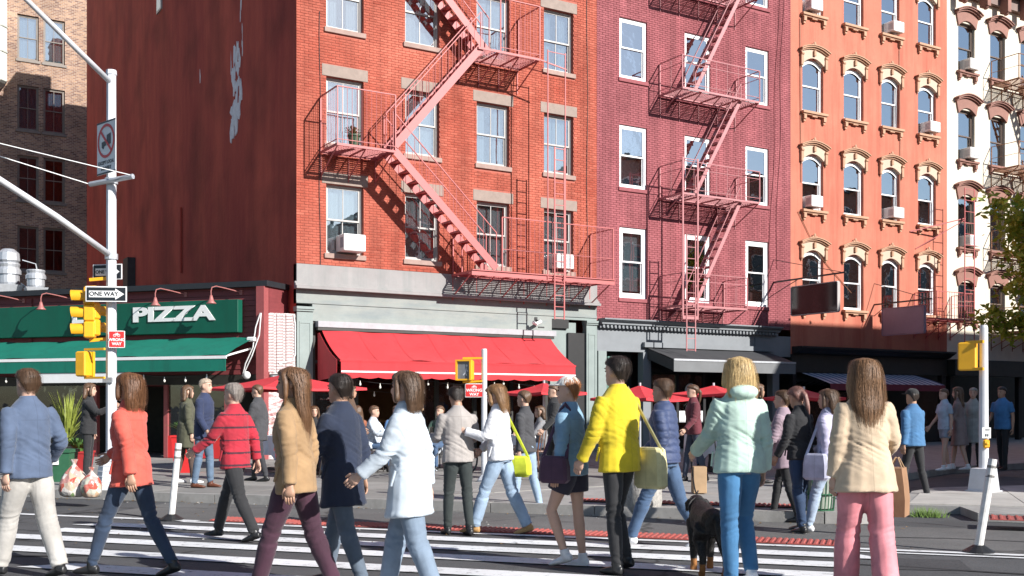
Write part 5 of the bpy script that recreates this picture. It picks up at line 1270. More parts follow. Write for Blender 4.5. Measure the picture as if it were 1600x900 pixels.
put('lettering', text_mesh('WRONG', 0.062, M_WHITE, 0.001, 0.002), ww, loc=(0, -0.0105, -0.01)); put('lettering', text_mesh('WAY', 0.062, M_WHITE, 0.001, 0.002), ww, loc=(0, -0.0105, -0.075))
def bike_icon(parent, x, z, s):
    mb = MB()
    for sx in (-0.5, 0.5):
        for k in range(10):
            a0, a1 = 2 * PI * k / 10, 2 * PI * (k + 1) / 10
            mb.bar((x + s * (sx + 0.33 * math.cos(a0)), -0.0105, z + s * 0.33 * math.sin(a0)), (x + s * (sx + 0.33 * math.cos(a1)), -0.0105, z + s * 0.33 * math.sin(a1)), 0.002, 0.007)
    for a, b in (((-0.5, 0), (-0.2, 0.5)), ((-0.2, 0.5), (0.3, 0.5)), ((0.3, 0.5), (0.5, 0)), ((-0.2, 0.5), (0.05, 0)), ((0.05, 0), (0.3, 0.5)), ((0.3, 0.5), (0.2, 0.7)), ((-0.25, 0.6), (-0.1, 0.6))):
        mb.bar((x + s * a[0], -0.0105, z + s * a[1]), (x + s * b[0], -0.0105, z + s * b[1]), 0.002, 0.008)
    mb.build('bicycle_symbol', M_WHITE, parent)
bike_icon(ww, 0, 0.06, 0.06)
# no trucks sign, turned to the left
nt_ = sign_root('tall white no trucks sign high on the signal pole', 166.5, 230, PT - 0.1, FACE - R(42))
mb = MB(); mb.bbox(-0.3, 0.3, -0.006, 0.006, -0.42, 0.42, 0.006); mb.build('plate', M_WHITE, nt_)
mb = MB(); mb.box(-0.3, 0.3, -0.009, -0.0065, 0.39, 0.415); mb.box(-0.3, 0.3, -0.009, -0.0065, -0.415, -0.39); mb.build('border', M_SGNB, nt_)
mb = MB(); n = 32
mb.rings([[(0.27 * math.cos(2 * PI * k / n), -0.011, 0.1 + 0.27 * math.sin(2 * PI * k / n)) for k in range(n)], [(0.225 * math.cos(2 * PI * k / n), -0.011, 0.1 + 0.225 * math.sin(2 * PI * k / n)) for k in range(n)]], cap=False)
mb.bar((-0.17, -0.0125, 0.27), (0.17, -0.0125, -0.07), 0.002, 0.042); mb.build('prohibition_ring', M_RED, nt_)
mb = MB(); mb.add([(x, -0.0095, z) for x, z in ((-0.14, 0.0), (0.0, 0.03), (0.0, 0.12), (0.02, 0.02), (0.15, 0.04), (0.15, 0.21), (0.02, 0.19), (-0.14, 0.09), (0.0, 0.11))], [(3, 4, 5, 6), (0, 1, 8, 7)])
for x in (-0.09, 0.08): mb.rings([[(x + 0.03 * math.cos(2 * PI * k / 8), yy, 0.0 + 0.03 * math.sin(2 * PI * k / 8) + (0.01 if x < 0 else 0.025)) for k in range(8)] for yy in (-0.0115, -0.0095)])
mb.build('truck_symbol', M_SGNB, nt_)
put('lettering', text_mesh('EXCEPT LOCAL', 0.075, M_SGNB, 0.001, 0.002, sx=0.95), nt_, loc=(0, -0.0095, -0.24)); put('lettering', text_mesh('DELIVERY', 0.075, M_SGNB, 0.001, 0.002), nt_, loc=(0, -0.0095, -0.33))
# traffic signal heads
M_LENS = [mk('lens_red', (0.2, 0.02, 0.015), 0.2), mk('lens_amber', (0.3, 0.14, 0.01), 0.2), mk('lens_green', (0.02, 0.16, 0.09), 0.2)]
def signal_head(lab, px, py, t, rz):
    s = thing('traffic_signal', lab, 'traffic light', tuple(W(px, t, ZH(py, t))), rz, 'yellow traffic signals on the left pole')
    for k in range(3):
        z = 0.26 - k * 0.265
        mb = MB(); mb.bbox(-0.11, 0.11, -0.02, 0.15, z - 0.13, z + 0.13, 0.02); sec = mb.build('section', M_YELLOW, s)
        mb = MB(); n = 14
        for a_ in range(1): pass
        ro = [(0.1 * math.cos(PI * (-0.22 + 1.44 * i / n)), 0.1 * math.sin(PI * (-0.22 + 1.44 * i / n))) for i in range(n + 1)]
        mb.rings([[(x, -0.021, z + zz) for x, zz in ro], [(x * 1.02, -0.21 - 0.03 * zz * 10 * 0.5, z + zz * 1.02) for x, zz in ro]], cap=False, close=False); mb.build('visor', M_YELLOW, sec, smooth=True)
        mb = MB(); mb.rings([[(0.088 * math.cos(2 * PI * i / 16), yy, z + 0.088 * math.sin(2 * PI * i / 16)) for i in range(16)] for yy in (-0.028, -0.0205)]); mb.build('lens', M_LENS[k], sec)
    return s
signal_head('yellow three-lamp traffic signal facing left beside the signal pole', 134, 489, PT - 0.02, FACE - R(80))
signal_head('second yellow traffic signal seen from behind beside the signal pole', 148, 486, PT + 0.1, FACE + R(165))
mb = MB(); p_ = W(150, PT + 0.02, ZH(440, PT)); 
for py in (434, 529):
    a = W(140, PT + 0.02, ZH(py + 3, PT)) - pp; b = W(172, PT + 0.05, ZH(py, PT)) - pp
    ca, sa = math.cos(AVE), math.sin(AVE)
    loc_ = lambda v: (v.x * ca - v.y * sa, v.x * sa + v.y * ca, v.z)
    mb.bar(loc_(a), loc_(b), 0.05, 0.05)
mb.build('signal_bracket', M_YELLOW, pole)
def ped_head(lab, p, rz, w=0.26, h=0.36, back=False):
    s = thing('pedestrian_signal', lab, 'pedestrian signal', tuple(p), rz)
    mb = MB(); mb.bbox(-w / 2, w / 2, -0.09, 0.09, -h / 2, h / 2, 0.02); mb.build('housing', M_YELLOW, s)
    mb = MB(); f = 0.028
    mb.box(-w / 2, w / 2, -0.14, -0.0905, h / 2 - f, h / 2); mb.box(-w / 2, -w / 2 + f, -0.14, -0.0905, -h / 2 + 0.001, h / 2 - f - 0.001); mb.box(w / 2 - f, w / 2, -0.14, -0.0905, -h / 2 + 0.001, h / 2 - f - 0.001); mb.box(-w / 2 + f + 0.001, w / 2 - f - 0.001, -0.12, -0.0905, -h / 2, -h / 2 + f); mb.build('visor_frame', M_YELLOW, s)
    mb = MB(); mb.box(-w / 2 + f + 0.001, w / 2 - f - 0.001, -0.1, -0.091, -h / 2 + f + 0.001, h / 2 - f - 0.001); sc = mb.build('screen', mk('ped_screen', (0.16, 0.17, 0.19), 0.25, 0.25, 6), s)
    mb = MB(); mb.bar((0.03, -0.1015, -0.06), (0.05, -0.1015, 0.04), 0.002, 0.022); mb.bar((-0.01, -0.1015, -0.09), (0.03, -0.1015, -0.05), 0.002, 0.018); mb.bar((0.035, -0.1015, -0.055), (0.055, -0.1015, -0.1), 0.002, 0.018); mb.bar((0.045, -0.1015, 0.03), (0.075, -0.1015, -0.03), 0.002, 0.014); mb.ball((0.055, -0.101, 0.075), 0.018, 0.002, 0.02); mb.build('walker_symbol', mk('ped_symbol', (0.5, 0.52, 0.55), 0.4), sc)
    return s
def ped_arms(parent, rows, dx, m=M_YELLOW):
    mb = MB()
    for z in rows: mb.bar((0, 0, z), (dx, 0, z), 0.045, 0.04); mb.bbox(dx - 0.05, dx + 0.05, -0.04, 0.04, z - 0.03, z + 0.03, 0.01)
    return mb.build('bracket_arm', m, parent)
ph1 = ped_head('yellow pedestrian signal seen from behind on the tall left pole', W(131, PT - 0.05, ZH(569, PT)), FACE + R(160), 0.2, 0.4)
mb = MB()
for z, k in ((0.23, 1), (-0.22, 1)): mb.bar((-0.02, 0, z), (-0.44, 0.04, z), 0.035, 0.035)
mb.build('bracket_arm', M_YELLOW, ph1)
# middle pole with pedestrian signal
MT = 19.0; mp_ = W(756.5, MT, SW)
mpole = thing('signal_post', 'slim grey post with pedestrian signal in front of the red awning', 'pole', tuple(mp_), FACE)
mb = MB(); mb.lathe((0, 0), [(0.05, 0), (0.05, ZH(546, MT) - SW - 0.01), (0.042, ZH(545, MT) - SW)], 12); mb.build('shaft', M_PAINTGREY, mpole, smooth=False); mb = MB(); mb.lathe((0, 0), [(0.12, 0), (0.12, 0.03), (0.07, 0.1), (0.051, 0.12)], 10); mb.build('base', M_PAINTGREY, mpole)
ph2 = ped_head('yellow pedestrian signal with dark screen on the middle post', W(727, MT - 0.02, ZH(578.5, MT)), FACE - R(14), 0.28, 0.36)
mb = MB(); mb.bar((-0.05, 0.02, 0.21), (0.29, 0.06, 0.21), 0.04, 0.035); mb.bar((-0.05, 0.02, -0.21), (0.29, 0.06, -0.19), 0.04, 0.035); mb.build('bracket_arm', M_YELLOW, ph2)
ws = thing('street_sign', 'red WRONG WAY sign below the middle pedestrian signal', 'sign', tuple(W(741, MT - 0.03, ZH(610, MT))), FACE)
mb = MB(); mb.bbox(-0.16, 0.16, -0.006, 0.006, -0.12, 0.12, 0.008); mb.build('plate', M_WHITE, ws); mb = MB(); mb.box(-0.148, 0.148, -0.0085, -0.0062, -0.108, 0.108); mb.build('ground', M_RED, ws)
put('lettering', text_mesh('WRONG', 0.07, M_WHITE, 0.001, 0.002), ws, loc=(0, -0.0105, 0.0)); put('lettering', text_mesh('WAY', 0.07, M_WHITE, 0.001, 0.002), ws, loc=(0, -0.0105, -0.07)); bike_icon(ws, 0, 0.055, 0.05)
# right pole
RT = 17.0; rp_ = W(1537, RT, 0.122)
rpole = thing('signal_post', 'pale grey signal post with box base on the right corner', 'pole', tuple(rp_), FACE)
mb = MB(); mb.lathe((0, 0), [(0.075, 0.3), (0.072, 0.8), (0.062, ZH(512, RT) - 0.122), (0.05, ZH(508, RT) - 0.122)], 14); mb.build('shaft', M_PAINTGREY, rpole, smooth=False)
mb = MB(); mb.rings([[(sx * a, sy * a, z) for sx, sy in ((-1, -1), (1, -1), (1, 1), (-1, 1))] for a, z in ((0.2, 0.0), (0.2, 0.02), (0.17, 0.021), (0.14, 0.36), (0.09, 0.37))]); bx_ = mb.build('base_box', M_PAINTGREY, rpole, rz=R(38))
mb = MB(); mb.bbox(-0.07, 0.07, -0.1, -0.085, 0.83, 1.0, 0.005); pb_ = mb.build('button_plate', M_WHITE, rpole); mb = MB(); mb.bbox(-0.05, 0.05, -0.12, -0.076, 0.68, 0.815, 0.02); mb.ball((0, -0.125, 0.75), 0.022, 0.015, 0.022); mb.build('push_button', M_YELLOW, rpole); mb = MB(); mb.box(-0.02, 0.05, -0.103, -0.1005, 0.955, 0.972); mb.box(-0.02, 0.0, -0.103, -0.1005, 0.86, 0.9); mb.box(0.012, 0.03, -0.103, -0.1005, 0.86, 0.9); mb.build('print', M_SGNB, pb_)
ph3 = ped_head('orange yellow pedestrian signal seen from behind on the right post', W(1512, RT, ZH(557, RT)), FACE + R(150), 0.27, 0.44)
mb = MB()
for z in (0.2, -0.22): mb.bar((0.02, 0.03, z + 0.02), (-0.24, 0.11, z + 0.02), 0.05, 0.045)
mb.build('bracket_arm', M_YELLOW, ph3)
# flexible delineator posts
M_DELW = mk('delineator_white', (0.72, 0.7, 0.67), 0.5, 0.15, 10, dirt=0.5, dirtc=(0.3, 0.27, 0.24), dscale=8)
def delineator(p, h, tilt, rzv, lab):
    d = thing('delineator_post', lab, 'bollard', tuple(p), 0, 'flexible posts on the edge line')
    mb = MB(); mb.lathe((0, 0), [(0.15, 0.0), (0.15, 0.02), (0.1, 0.05), (0.055, 0.08)], 14); mb.build('base', M_BLACK, d)
    t = Vector((CP, -SP, 0)) * tilt; q = MB(); q.tube([Vector((0, 0, 0.06)), Vector((t.x, t.y, h))], 0.042, 12); q.build('post', M_DELW, d, smooth=False)
    q = MB()
    for f in (0.8, 0.9): q.tube([Vector((t.x * f, t.y * f, h * f + 0.003)), Vector((t.x * (f + 0.03), t.y * (f + 0.03), h * (f + 0.03)))], 0.0435, 12)
    q.build('reflective_band', mk('band_grey', (0.2, 0.19, 0.18), 0.5), d)
delineator(G(268, 813), 0.98, 0.09, 0, 'dirty white flexible post beside the striped jacket walker at left')
delineator(G(1529, 864), 0.93, 0.14, 0, 'leaning dirty white flexible post at the right edge line')
# granite boulder
bo = MB(); rs = []
for k in range(9):
    z = [0, 0.08, 0.2, 0.36, 0.5, 0.6, 0.66, 0.69, 0.7][k]; r_ = [0.2, 0.245, 0.265, 0.26, 0.245, 0.215, 0.16, 0.1, 0.03][k]
    rs.append([((r_ + 0.02 * mnoise.noise(Vector((math.cos(a) * 2, math.sin(a) * 2, z * 3)))) * math.cos(a), (r_ + 0.02 * mnoise.noise(Vector((math.cos(a) * 2, 5 + math.sin(a) * 2, z * 3)))) * math.sin(a), z) for a in [2 * PI * i / 20 for i in range(20)]])
bo.rings(rs); M_GRAN = mk('granite', (0.36, 0.34, 0.31), 0.85, 0.35, 30, 0.7, 50, dirt=0.4, dirtc=(0.16, 0.15, 0.14), dscale=9)
tag(bo.build('boulder', M_GRAN, None, smooth=True, loc=G(1003, 806, 0.004) ), 'rough grey granite block standing on the kerb behind the yellow jacket', 'boulder')
# bins
M_BING = mk('bin_green', (0.03, 0.12, 0.06), 0.5, 0.15)
wb = thing('litter_basket', 'green wire litter basket on the corner behind the lilac jacket', 'bin', tuple(G(1277, 797, SW)))
hp = MB(); 
for z in (0.0, 0.2, 0.42, 0.64, 0.66): hp.lathe((0, 0), [(0.2 + z * 0.09, z), (0.21 + z * 0.09, z + 0.01), (0.2 + z * 0.09, z + 0.02), (0.19 + z * 0.09, z + 0.01)], 18)
hp.build('hoop', M_BING, wb)
st = MB(); st.bar((0.2, 0, 0), (0.26, 0, 0.67), 0.01, 0.008); me = st.mesh('wire', M_BING)
for k in range(26): put('wire', me, wb, rz=2 * PI * k / 26)
lin = MB(); lin.lathe((0, 0), [(0.17, 0.03), (0.2, 0.3), (0.21, 0.6), (0.235, 0.69), (0.1, 0.64)], 16); lin.build('liner_bag', mk('bag_clear', (0.3, 0.33, 0.28), 0.3, 0.3, 8), wb)
gb = thing('litter_bin', 'green square litter bin with white notice beside the plant at left', 'bin', tuple(G(97, 752, SW)), FACE)
mb = MB(); mb.rings([[(sx * a, sy * a, z) for sx, sy in ((-1, -1), (1, -1), (1, 1), (-1, 1))] for a, z in ((0.17, 0.0), (0.2, 0.5), (0.225, 0.51), (0.225, 0.56), (0.18, 0.57))]); mb.build('body', M_BING, gb)
mb = MB(); mb.box(-0.14, 0.02, -0.215, -0.19, 0.3, 0.46); mb.build('notice', M_WHITE, gb)
# sacks of refuse at the kerb
def sack_mat():
    m, nt, n, l, b = nodes_of('refuse_plastic')
    tc = n.new('ShaderNodeTexCoord'); vo = n.new('ShaderNodeTexVoronoi'); vo.inputs['Scale'].default_value = 11; l.new(tc.outputs['Object'], vo.inputs['Vector'])
    rp = n.new('ShaderNodeValToRGB'); el = rp.color_ramp.elements; el[0].position = 0.0; el[0].color = (0.55, 0.5, 0.45, 1); el[1].position = 1.0; el[1].color = (0.35, 0.2, 0.12, 1)
    for p_, c_ in ((0.25, (0.5, 0.33, 0.2, 1)), (0.45, (0.62, 0.6, 0.56, 1)), (0.6, (0.45, 0.07, 0.04, 1)), (0.75, (0.6, 0.55, 0.5, 1)), (0.88, (0.16, 0.25, 0.1, 1))): e_ = el.new(p_); e_.color = c_
    l.new(vo.outputs['Color'], rp.inputs['Fac']); l.new(rp.outputs['Color'], b.inputs['Base Color']); b.inputs['Roughness'].default_value = 0.16; b.inputs['Coat Weight'].default_value = 0.4
    nz = n.new('ShaderNodeTexNoise'); nz.inputs['Scale'].default_value = 16; nz.inputs['Detail'].default_value = 5; l.new(tc.outputs['Object'], nz.inputs['Vector'])
    bp = n.new('ShaderNodeBump'); bp.inputs['Strength'].default_value = 0.9; bp.inputs['Distance'].default_value = 0.02; l.new(nz.outputs['Fac'], bp.inputs['Height']); l.new(bp.outputs[0], b.inputs['Normal'])
    return m
M_SACK = sack_mat()
for k, (px, py, s, lab) in enumerate(((116, 776, 0.82, 'clear plastic refuse sack full of bread bags at the left kerb'), (143, 777, 0.66, 'smaller clear refuse sack leaning on the pole base'))):
    sk = thing('refuse_sack', lab, 'bag', tuple(G(px, py, SW)), k * 1.3)
    rs = []; na = 36
    for z, r_ in ((0, 0.62), (0.03, 0.86), (0.12, 1.0), (0.25, 1.0), (0.36, 0.86), (0.44, 0.62), (0.5, 0.36), (0.54, 0.2), (0.565, 0.14)):
        ring = []
        for i in range(na):
            b = 2 * PI * i / na; d = Vector((math.cos(b), math.sin(b), z * 3)); q = r_ * (1 + 0.16 * mnoise.noise(d * 1.5 + Vector((k * 5, 0, 0))) + (0.05 + 0.12 * max(0, z - 0.3)) * math.sin(b * 9 + z * 6 + k))
            ring.append((0.24 * s * q * math.cos(b), 0.22 * s * q * math.sin(b), z * s))
        rs.append(ring)
    mb = MB(); mb.rings(rs); mb.build('filled_bag', M_SACK, sk, smooth=True)
    mb = MB(); mb.lathe((0, 0), [(0.03 * s, 0.56 * s), (0.035 * s, 0.59 * s), (0.07 * s, 0.66 * s), (0.05 * s, 0.665 * s)], 10); mb.build('tied_neck', M_SACK, sk)
# ------------------------------------------------------------------ pavement cafe
M_CLOTH = mk('tablecloth_white', (0.78, 0.78, 0.8), 0.85, 0.05, 3)
def cafe_table(p, lab, w=0.75, set_=True):
    t = thing('cafe_table', lab, 'table', tuple(p), R(random.uniform(-20, 20)), 'white cloth cafe tables')
    mb = MB(); mb.cyl((0, 0), 0.035, 0.02, 0.7, 10); mb.build('leg', M_DARK, t); mb = MB(); mb.lathe((0, 0), [(0.22, 0), (0.22, 0.015), (0.05, 0.03)], 12); mb.build('base', M_DARK, t)
    mb = MB(); mb.box(-w / 2, w / 2, -w / 2, w / 2, 0.7, 0.73); mb.build('top', M_WOOD, t)
    n = 40; rs = []
    def sq(a, rr):
        c, s = math.cos(a), math.sin(a); k = 1 / max(abs(c), abs(s)); return (rr * c * k, rr * s * k)
    for (z, o, f) in ((0.737, -0.0, 0), (0.735, 0.008, 0), (0.62, 0.02, 0.012), (0.5, 0.03, 0.022), (0.36, 0.035, 0.03)):
        ring = []
        for i in range(n):
            a = 2 * PI * i / n; x, y = sq(a, w / 2 + o + f * math.sin(a * 10 + 1)); cn = (abs(abs(math.cos(a)) - abs(math.sin(a))) < 0.2); ring.append((x, y, z - (0.1 if cn and z < 0.5 else 0)))
        rs.append(ring)
    mb = MB(); mb.rings(rs, cap=False); mb.add([p_ for p_ in rs[0]], [tuple(range(n))]); mb.build('cloth', M_CLOTH, t)
    if set_:
        for k in range(5):
            mb = MB(); x, y = random.uniform(-0.25, 0.25), random.uniform(-0.25, 0.25)
            if k % 2: mb.lathe((x, y), [(0.03, 0.738), (0.006, 0.745), (0.006, 0.82), (0.035, 0.85), (0.04, 0.9), (0.03, 0.93)], 10); mb.build('wine_glass', M_SHOPGLASS, t)
            else: mb.lathe((x, y), [(0.06, 0.738), (0.11, 0.748), (0.1, 0.75)], 14); mb.build('plate', M_WHITE, t)
    return t
tabs = [(497, 742, 'white cloth cafe table under the near red umbrella'), (600, 733, 'white cloth cafe table behind the pale coat walker'), (668, 730, 'white cloth cafe table beside the parked bicycle'), (815, 735, 'cafe table right of the middle signal post'), (440, 738, 'white cloth cafe table left of the umbrella pole'), (1110, 735, 'cafe table before the maroon house shop')]
for px, py, lab in tabs: cafe_table(G(px, py, SW), lab)
M_RATT = mk('chair_black', (0.03, 0.025, 0.022), 0.5); M_CHR = mk('chair_brown', (0.16, 0.07, 0.04), 0.5)
def bistro_chair(p, rz, lab, m):
    c = thing('bistro_chair', lab, 'chair', tuple(p), rz, 'cafe chairs')
    mb = MB(); mb.lathe((0, 0), [(0.19, 0.43), (0.205, 0.44), (0.2, 0.46), (0.1, 0.455)], 14); mb.build('seat', m, c)
    for sx in (-1, 1):
        mb = MB(); mb.tube([(sx * 0.15, 0.15, 0.43), (sx * 0.19, 0.2, 0)], 0.013, 6); mb.build('leg', m, c)
        mb = MB(); mb.tube([(sx * 0.15, -0.15, 0.43), (sx * 0.19, -0.22, 0)], 0.013, 6); mb.build('leg', m, c)
    mb = MB(); mb.tube([(-0.17, -0.16, 0.44), (-0.19, -0.22, 0.7), (-0.12, -0.25, 0.88), (0.12, -0.25, 0.88), (0.19, -0.22, 0.7), (0.17, -0.16, 0.44)], 0.014, 6); mb.tube([(-0.1, -0.17, 0.45), (-0.09, -0.235, 0.86)], 0.01, 5); mb.tube([(0, -0.18, 0.45), (0, -0.24, 0.88)], 0.01, 5); mb.tube([(0.1, -0.17, 0.45), (0.09, -0.235, 0.86)], 0.01, 5); mb.build('backrest', m, c)
for k, (px, py, a, lab) in enumerate(((796, 741, 200, 'brown bistro chair just right of the neon bag'), (838, 741, 20, 'brown bistro chair behind the denim jacket walker'), (470, 744, 90, 'bistro chair left of the umbrella cafe table'), (575, 738, 250, 'bistro chair between the two middle cafe tables'), (640, 735, 60, 'bistro chair left of the parked bicycle'), (1135, 740, 150, 'bistro chair before the black awning'))):
    bistro_chair(G(px, py, SW), R(a), lab, M_CHR if k < 2 else M_RATT)
# umbrellas
M_UMB = mk('umbrella_red', (0.6, 0.035, 0.045), 0.75, 0.08, 2)
def umbrella(px, t, wpx, apex, eave, rz, lab):
    p = W(px, t, SW); w = wpx * t / FPX; za = ZH(apex, t) - SW; ze = ZH(eave, t) - SW
    u = thing('cafe_umbrella', lab, 'umbrella', tuple(p), rz, 'red cafe umbrellas')
    a = w / 2; cs = [(-a, -a), (a, -a), (a, a), (-a, a)]
    for k in range(4):
        (x0, y0), (x1, y1) = cs[k], cs[(k + 1) % 4]; mb = MB(); n = 6; rws = []
        for j in range(7):
            s = j / 6; zz = za + (ze - za) * (s ** 1.0) - 0.05 * math.sin(PI * s) * 0.6
            rws.append([((x0 + (x1 - x0) * i / n) * s * 1.0, (y0 + (y1 - y0) * i / n) * s, zz - 0.03 * s * math.sin(PI * i / n)) for i in range(n + 1)])
        mb.rings(rws[1:], cap=False, close=False); mb.add([(0, 0, za)] + rws[1], [(0, i + 1, i + 2) for i in range(n)])
        mb.rings([rws[-1], [(q[0] * 1.003, q[1] * 1.003, q[2] - 0.05) for q in rws[-1]]], cap=False, close=False); mb.build('canopy_panel', M_UMB, u, smooth=True)
    for c in cs:
        mb = MB(); mb.bar((0, 0, za - 0.06), (c[0] * 0.98, c[1] * 0.98, ze - 0.03), 0.014, 0.02); mb.build('rib', M_STEEL, u)
    mb = MB(); mb.cyl((0, 0), 0.024, 0.05, za + 0.05, 10); mb.build('pole', M_STEEL, u); mb = MB(); mb.bbox(-0.28, 0.28, -0.28, 0.28, 0, 0.06, 0.01); mb.build('base', M_DARK, u)
    return u
umbrella(447, 22.5, 180, 584, 606, FACE + R(42), 'large red cafe umbrella left of the red awning')
umbrella(850, 22.0, 95, 598, 613, FACE + R(40), 'red cafe umbrella under the right end of the red awning')
umbrella(1000, 21.0, 110, 602, 622, FACE + R(45), 'red cafe umbrella behind the navy jacket walker')
umbrella(1115, 22.0, 110, 602, 615, FACE + R(48), 'red cafe umbrella behind the mint jacket walker')
umbrella(1256, 21.5, 90, 608, 621, FACE + R(35), 'rightmost red cafe umbrella before the orange house')
# slim steel stands beside the umbrella
for k, (px, py, top) in enumerate(((548, 742, 606), (538, 744, 612))):
    p = G(px, py, SW); t = FPX * (EYE - SW) / (py - HORIZON); s = thing('steel_stand', ['bright slim steel pole right of the near red umbrella', 'slim steel pole beside the cafe table under the umbrella'][k], 'pole', tuple(p))
    mb = MB(); mb.cyl((0, 0), 0.02, 0.02, ZH(top, t) - SW, 8); mb.build('tube', M_STEEL, s); mb = MB(); mb.lathe((0, 0), [(0.2, 0), (0.2, 0.02), (0.03, 0.03)], 12); mb.build('foot', M_STEEL, s)
# planters
M_LEAF = mk('leaf_green', (0.07, 0.15, 0.03), 0.6, 0.5, 12); M_LEAF2 = mk('leaf_yellow', (0.22, 0.26, 0.04), 0.6, 0.4, 9)
def planter(p, lab, h=0.45, m=M_RED, ph=0.75, seed=1):
    r = random.Random(seed); t = thing('planter', lab, 'planter', tuple(p), FACE)
    mb = MB(); mb.rings([[(sx * a, sy * a, z) for sx, sy in ((-1, -1), (1, -1), (1, 1), (-1, 1))] for a, z in ((0.17, 0), (0.22, h), (0.235, h), (0.235, h + 0.04), (0.19, h + 0.04), (0.19, h - 0.02))]); mb.build('pot', m, t)
    lf = MB()
    for i in range(90):
        a = r.uniform(0, 2 * PI); L = r.uniform(0.35, ph); bend = r.uniform(0.1, 0.4); w = 0.022
        c, s = math.cos(a), math.sin(a); pts = [(0.06 * c + bend * c * k * k, 0.06 * s + bend * s * k * k, h + L * k - 0.25 * bend * k * k) for k in (0, 0.35, 0.7, 1)]
        vs = []
        for k, q in enumerate(pts): ww_ = w * (0.6, 1, 0.8, 0.05)[k]; vs += [(q[0] - s * ww_, q[1] + c * ww_, q[2]), (q[0] + s * ww_, q[1] - c * ww_, q[2])]
        lf.add(vs, [(2 * k, 2 * k + 1, 2 * k + 3, 2 * k + 2) for k in range(3)])
    tag(lf.build('foliage', M_LEAF2 if seed % 2 else M_LEAF, t), kind='stuff')
planter(G(106, 738, SW), 'tall leafy plant in dark pot beside the green bin', 0.55, M_DARK, 1.15, 1)
planter(G(123, 742, SW), 'red planter with low plant beside the leafy plant', 0.42, mk('planter_red', (0.4, 0.03, 0.03), 0.5), 0.3, 2)
planter(G(452, 745, SW), 'red planter with plant under the near umbrella', 0.5, M_RED, 0.8, 3)
planter(G(290, 738, SW), 'red planter box behind the two men on the pavement', 0.7, M_RED, 0.35, 4)
# bicycle parked by the cafe
def bicycle(p, rz, lab, cm):
    b = thing('bicycle', lab, 'bicycle', tuple(p), rz)
    for x in (-0.52, 0.52):
        mb = MB(); n = 24; ring = [(x + 0.33 * math.cos(2 * PI * k / n), 0, 0.34 + 0.33 * math.sin(2 * PI * k / n)) for k in range(n + 1)]; mb.tube(ring, 0.018, 6, cap=False, side=(0, 1, 0)); wh = mb.build('wheel', M_BLACK, b)
        sp = MB()
        for k in range(14): a = 2 * PI * k / 14; sp.bar((x, 0, 0.34), (x + 0.315 * math.cos(a), 0, 0.34 + 0.315 * math.sin(a)), 0.003, 0.003)
        sp.build('spokes', M_STEEL, wh)
    fr = MB()
    for a, c in (((-0.52, 0, 0.34), (-0.05, 0, 0.3)), ((-0.05, 0, 0.3), (-0.18, 0, 0.8)), ((-0.18, 0, 0.75), (0.34, 0, 0.82)), ((0.36, 0, 0.72), (-0.05, 0, 0.3)), ((-0.52, 0, 0.34), (-0.18, 0, 0.75)), ((0.33, 0, 0.9), (0.52, 0, 0.34))): fr.tube([a, c], 0.018, 6)
    fr.build('frame', cm, b)
    mb = MB(); mb.tube([(-0.34, 0, 0.87), (-0.1, 0, 0.88)], [(0.06, 0.03), (0.02, 0.02)], 8, side=(0, 1, 0)); mb.tube([(-0.18, 0, 0.78), (-0.2, 0, 0.86)], 0.014, 6); mb.build('saddle', M_BLACK, b)
    mb = MB(); mb.tube([(0.3, -0.28, 0.98), (0.34, -0.1, 1.0), (0.34, 0.1, 1.0), (0.3, 0.28, 0.98)], 0.013, 6); mb.tube([(0.33, 0, 0.88), (0.34, 0, 1.0)], 0.016, 6); mb.build('handlebar', M_BLACK, b)
    mb = MB(); mb.bbox(0.4, 0.75, -0.18, 0.18, 0.8, 1.02, 0.02); mb.build('basket', mk('basket_teal', (0.03, 0.3, 0.33), 0.5), b)
    mb = MB(); mb.tube([(-0.05, -0.06, 0.3), (0.03, -0.08, 0.16), (0.03, -0.16, 0.16)], 0.012, 5); mb.lathe((-0.05, 0), [(0.01, 0.3), (0.01, 0.301)], 6); mb.build('pedal', M_STEEL, b)
bicycle(G(676, 748, SW), FACE + R(20), 'parked bicycle with teal basket behind the grey sweater man', mk('bike_grey', (0.45, 0.47, 0.5), 0.4))
# cardboard box on the pavement
bx = thing('cardboard_box', 'brown cardboard box standing behind the navy jacket walker', 'box', tuple(G(1092, 770, SW)), FACE)
mb = MB(); mb.bbox(-0.1, 0.1, -0.12, 0.12, 0, 0.4, 0.006); mb.build('carton', M_CARD, bx); mb = MB(); mb.box(-0.101, 0.101, -0.025, 0.025, 0.4, 0.403); mb.build('tape', M_WOOD, bx)
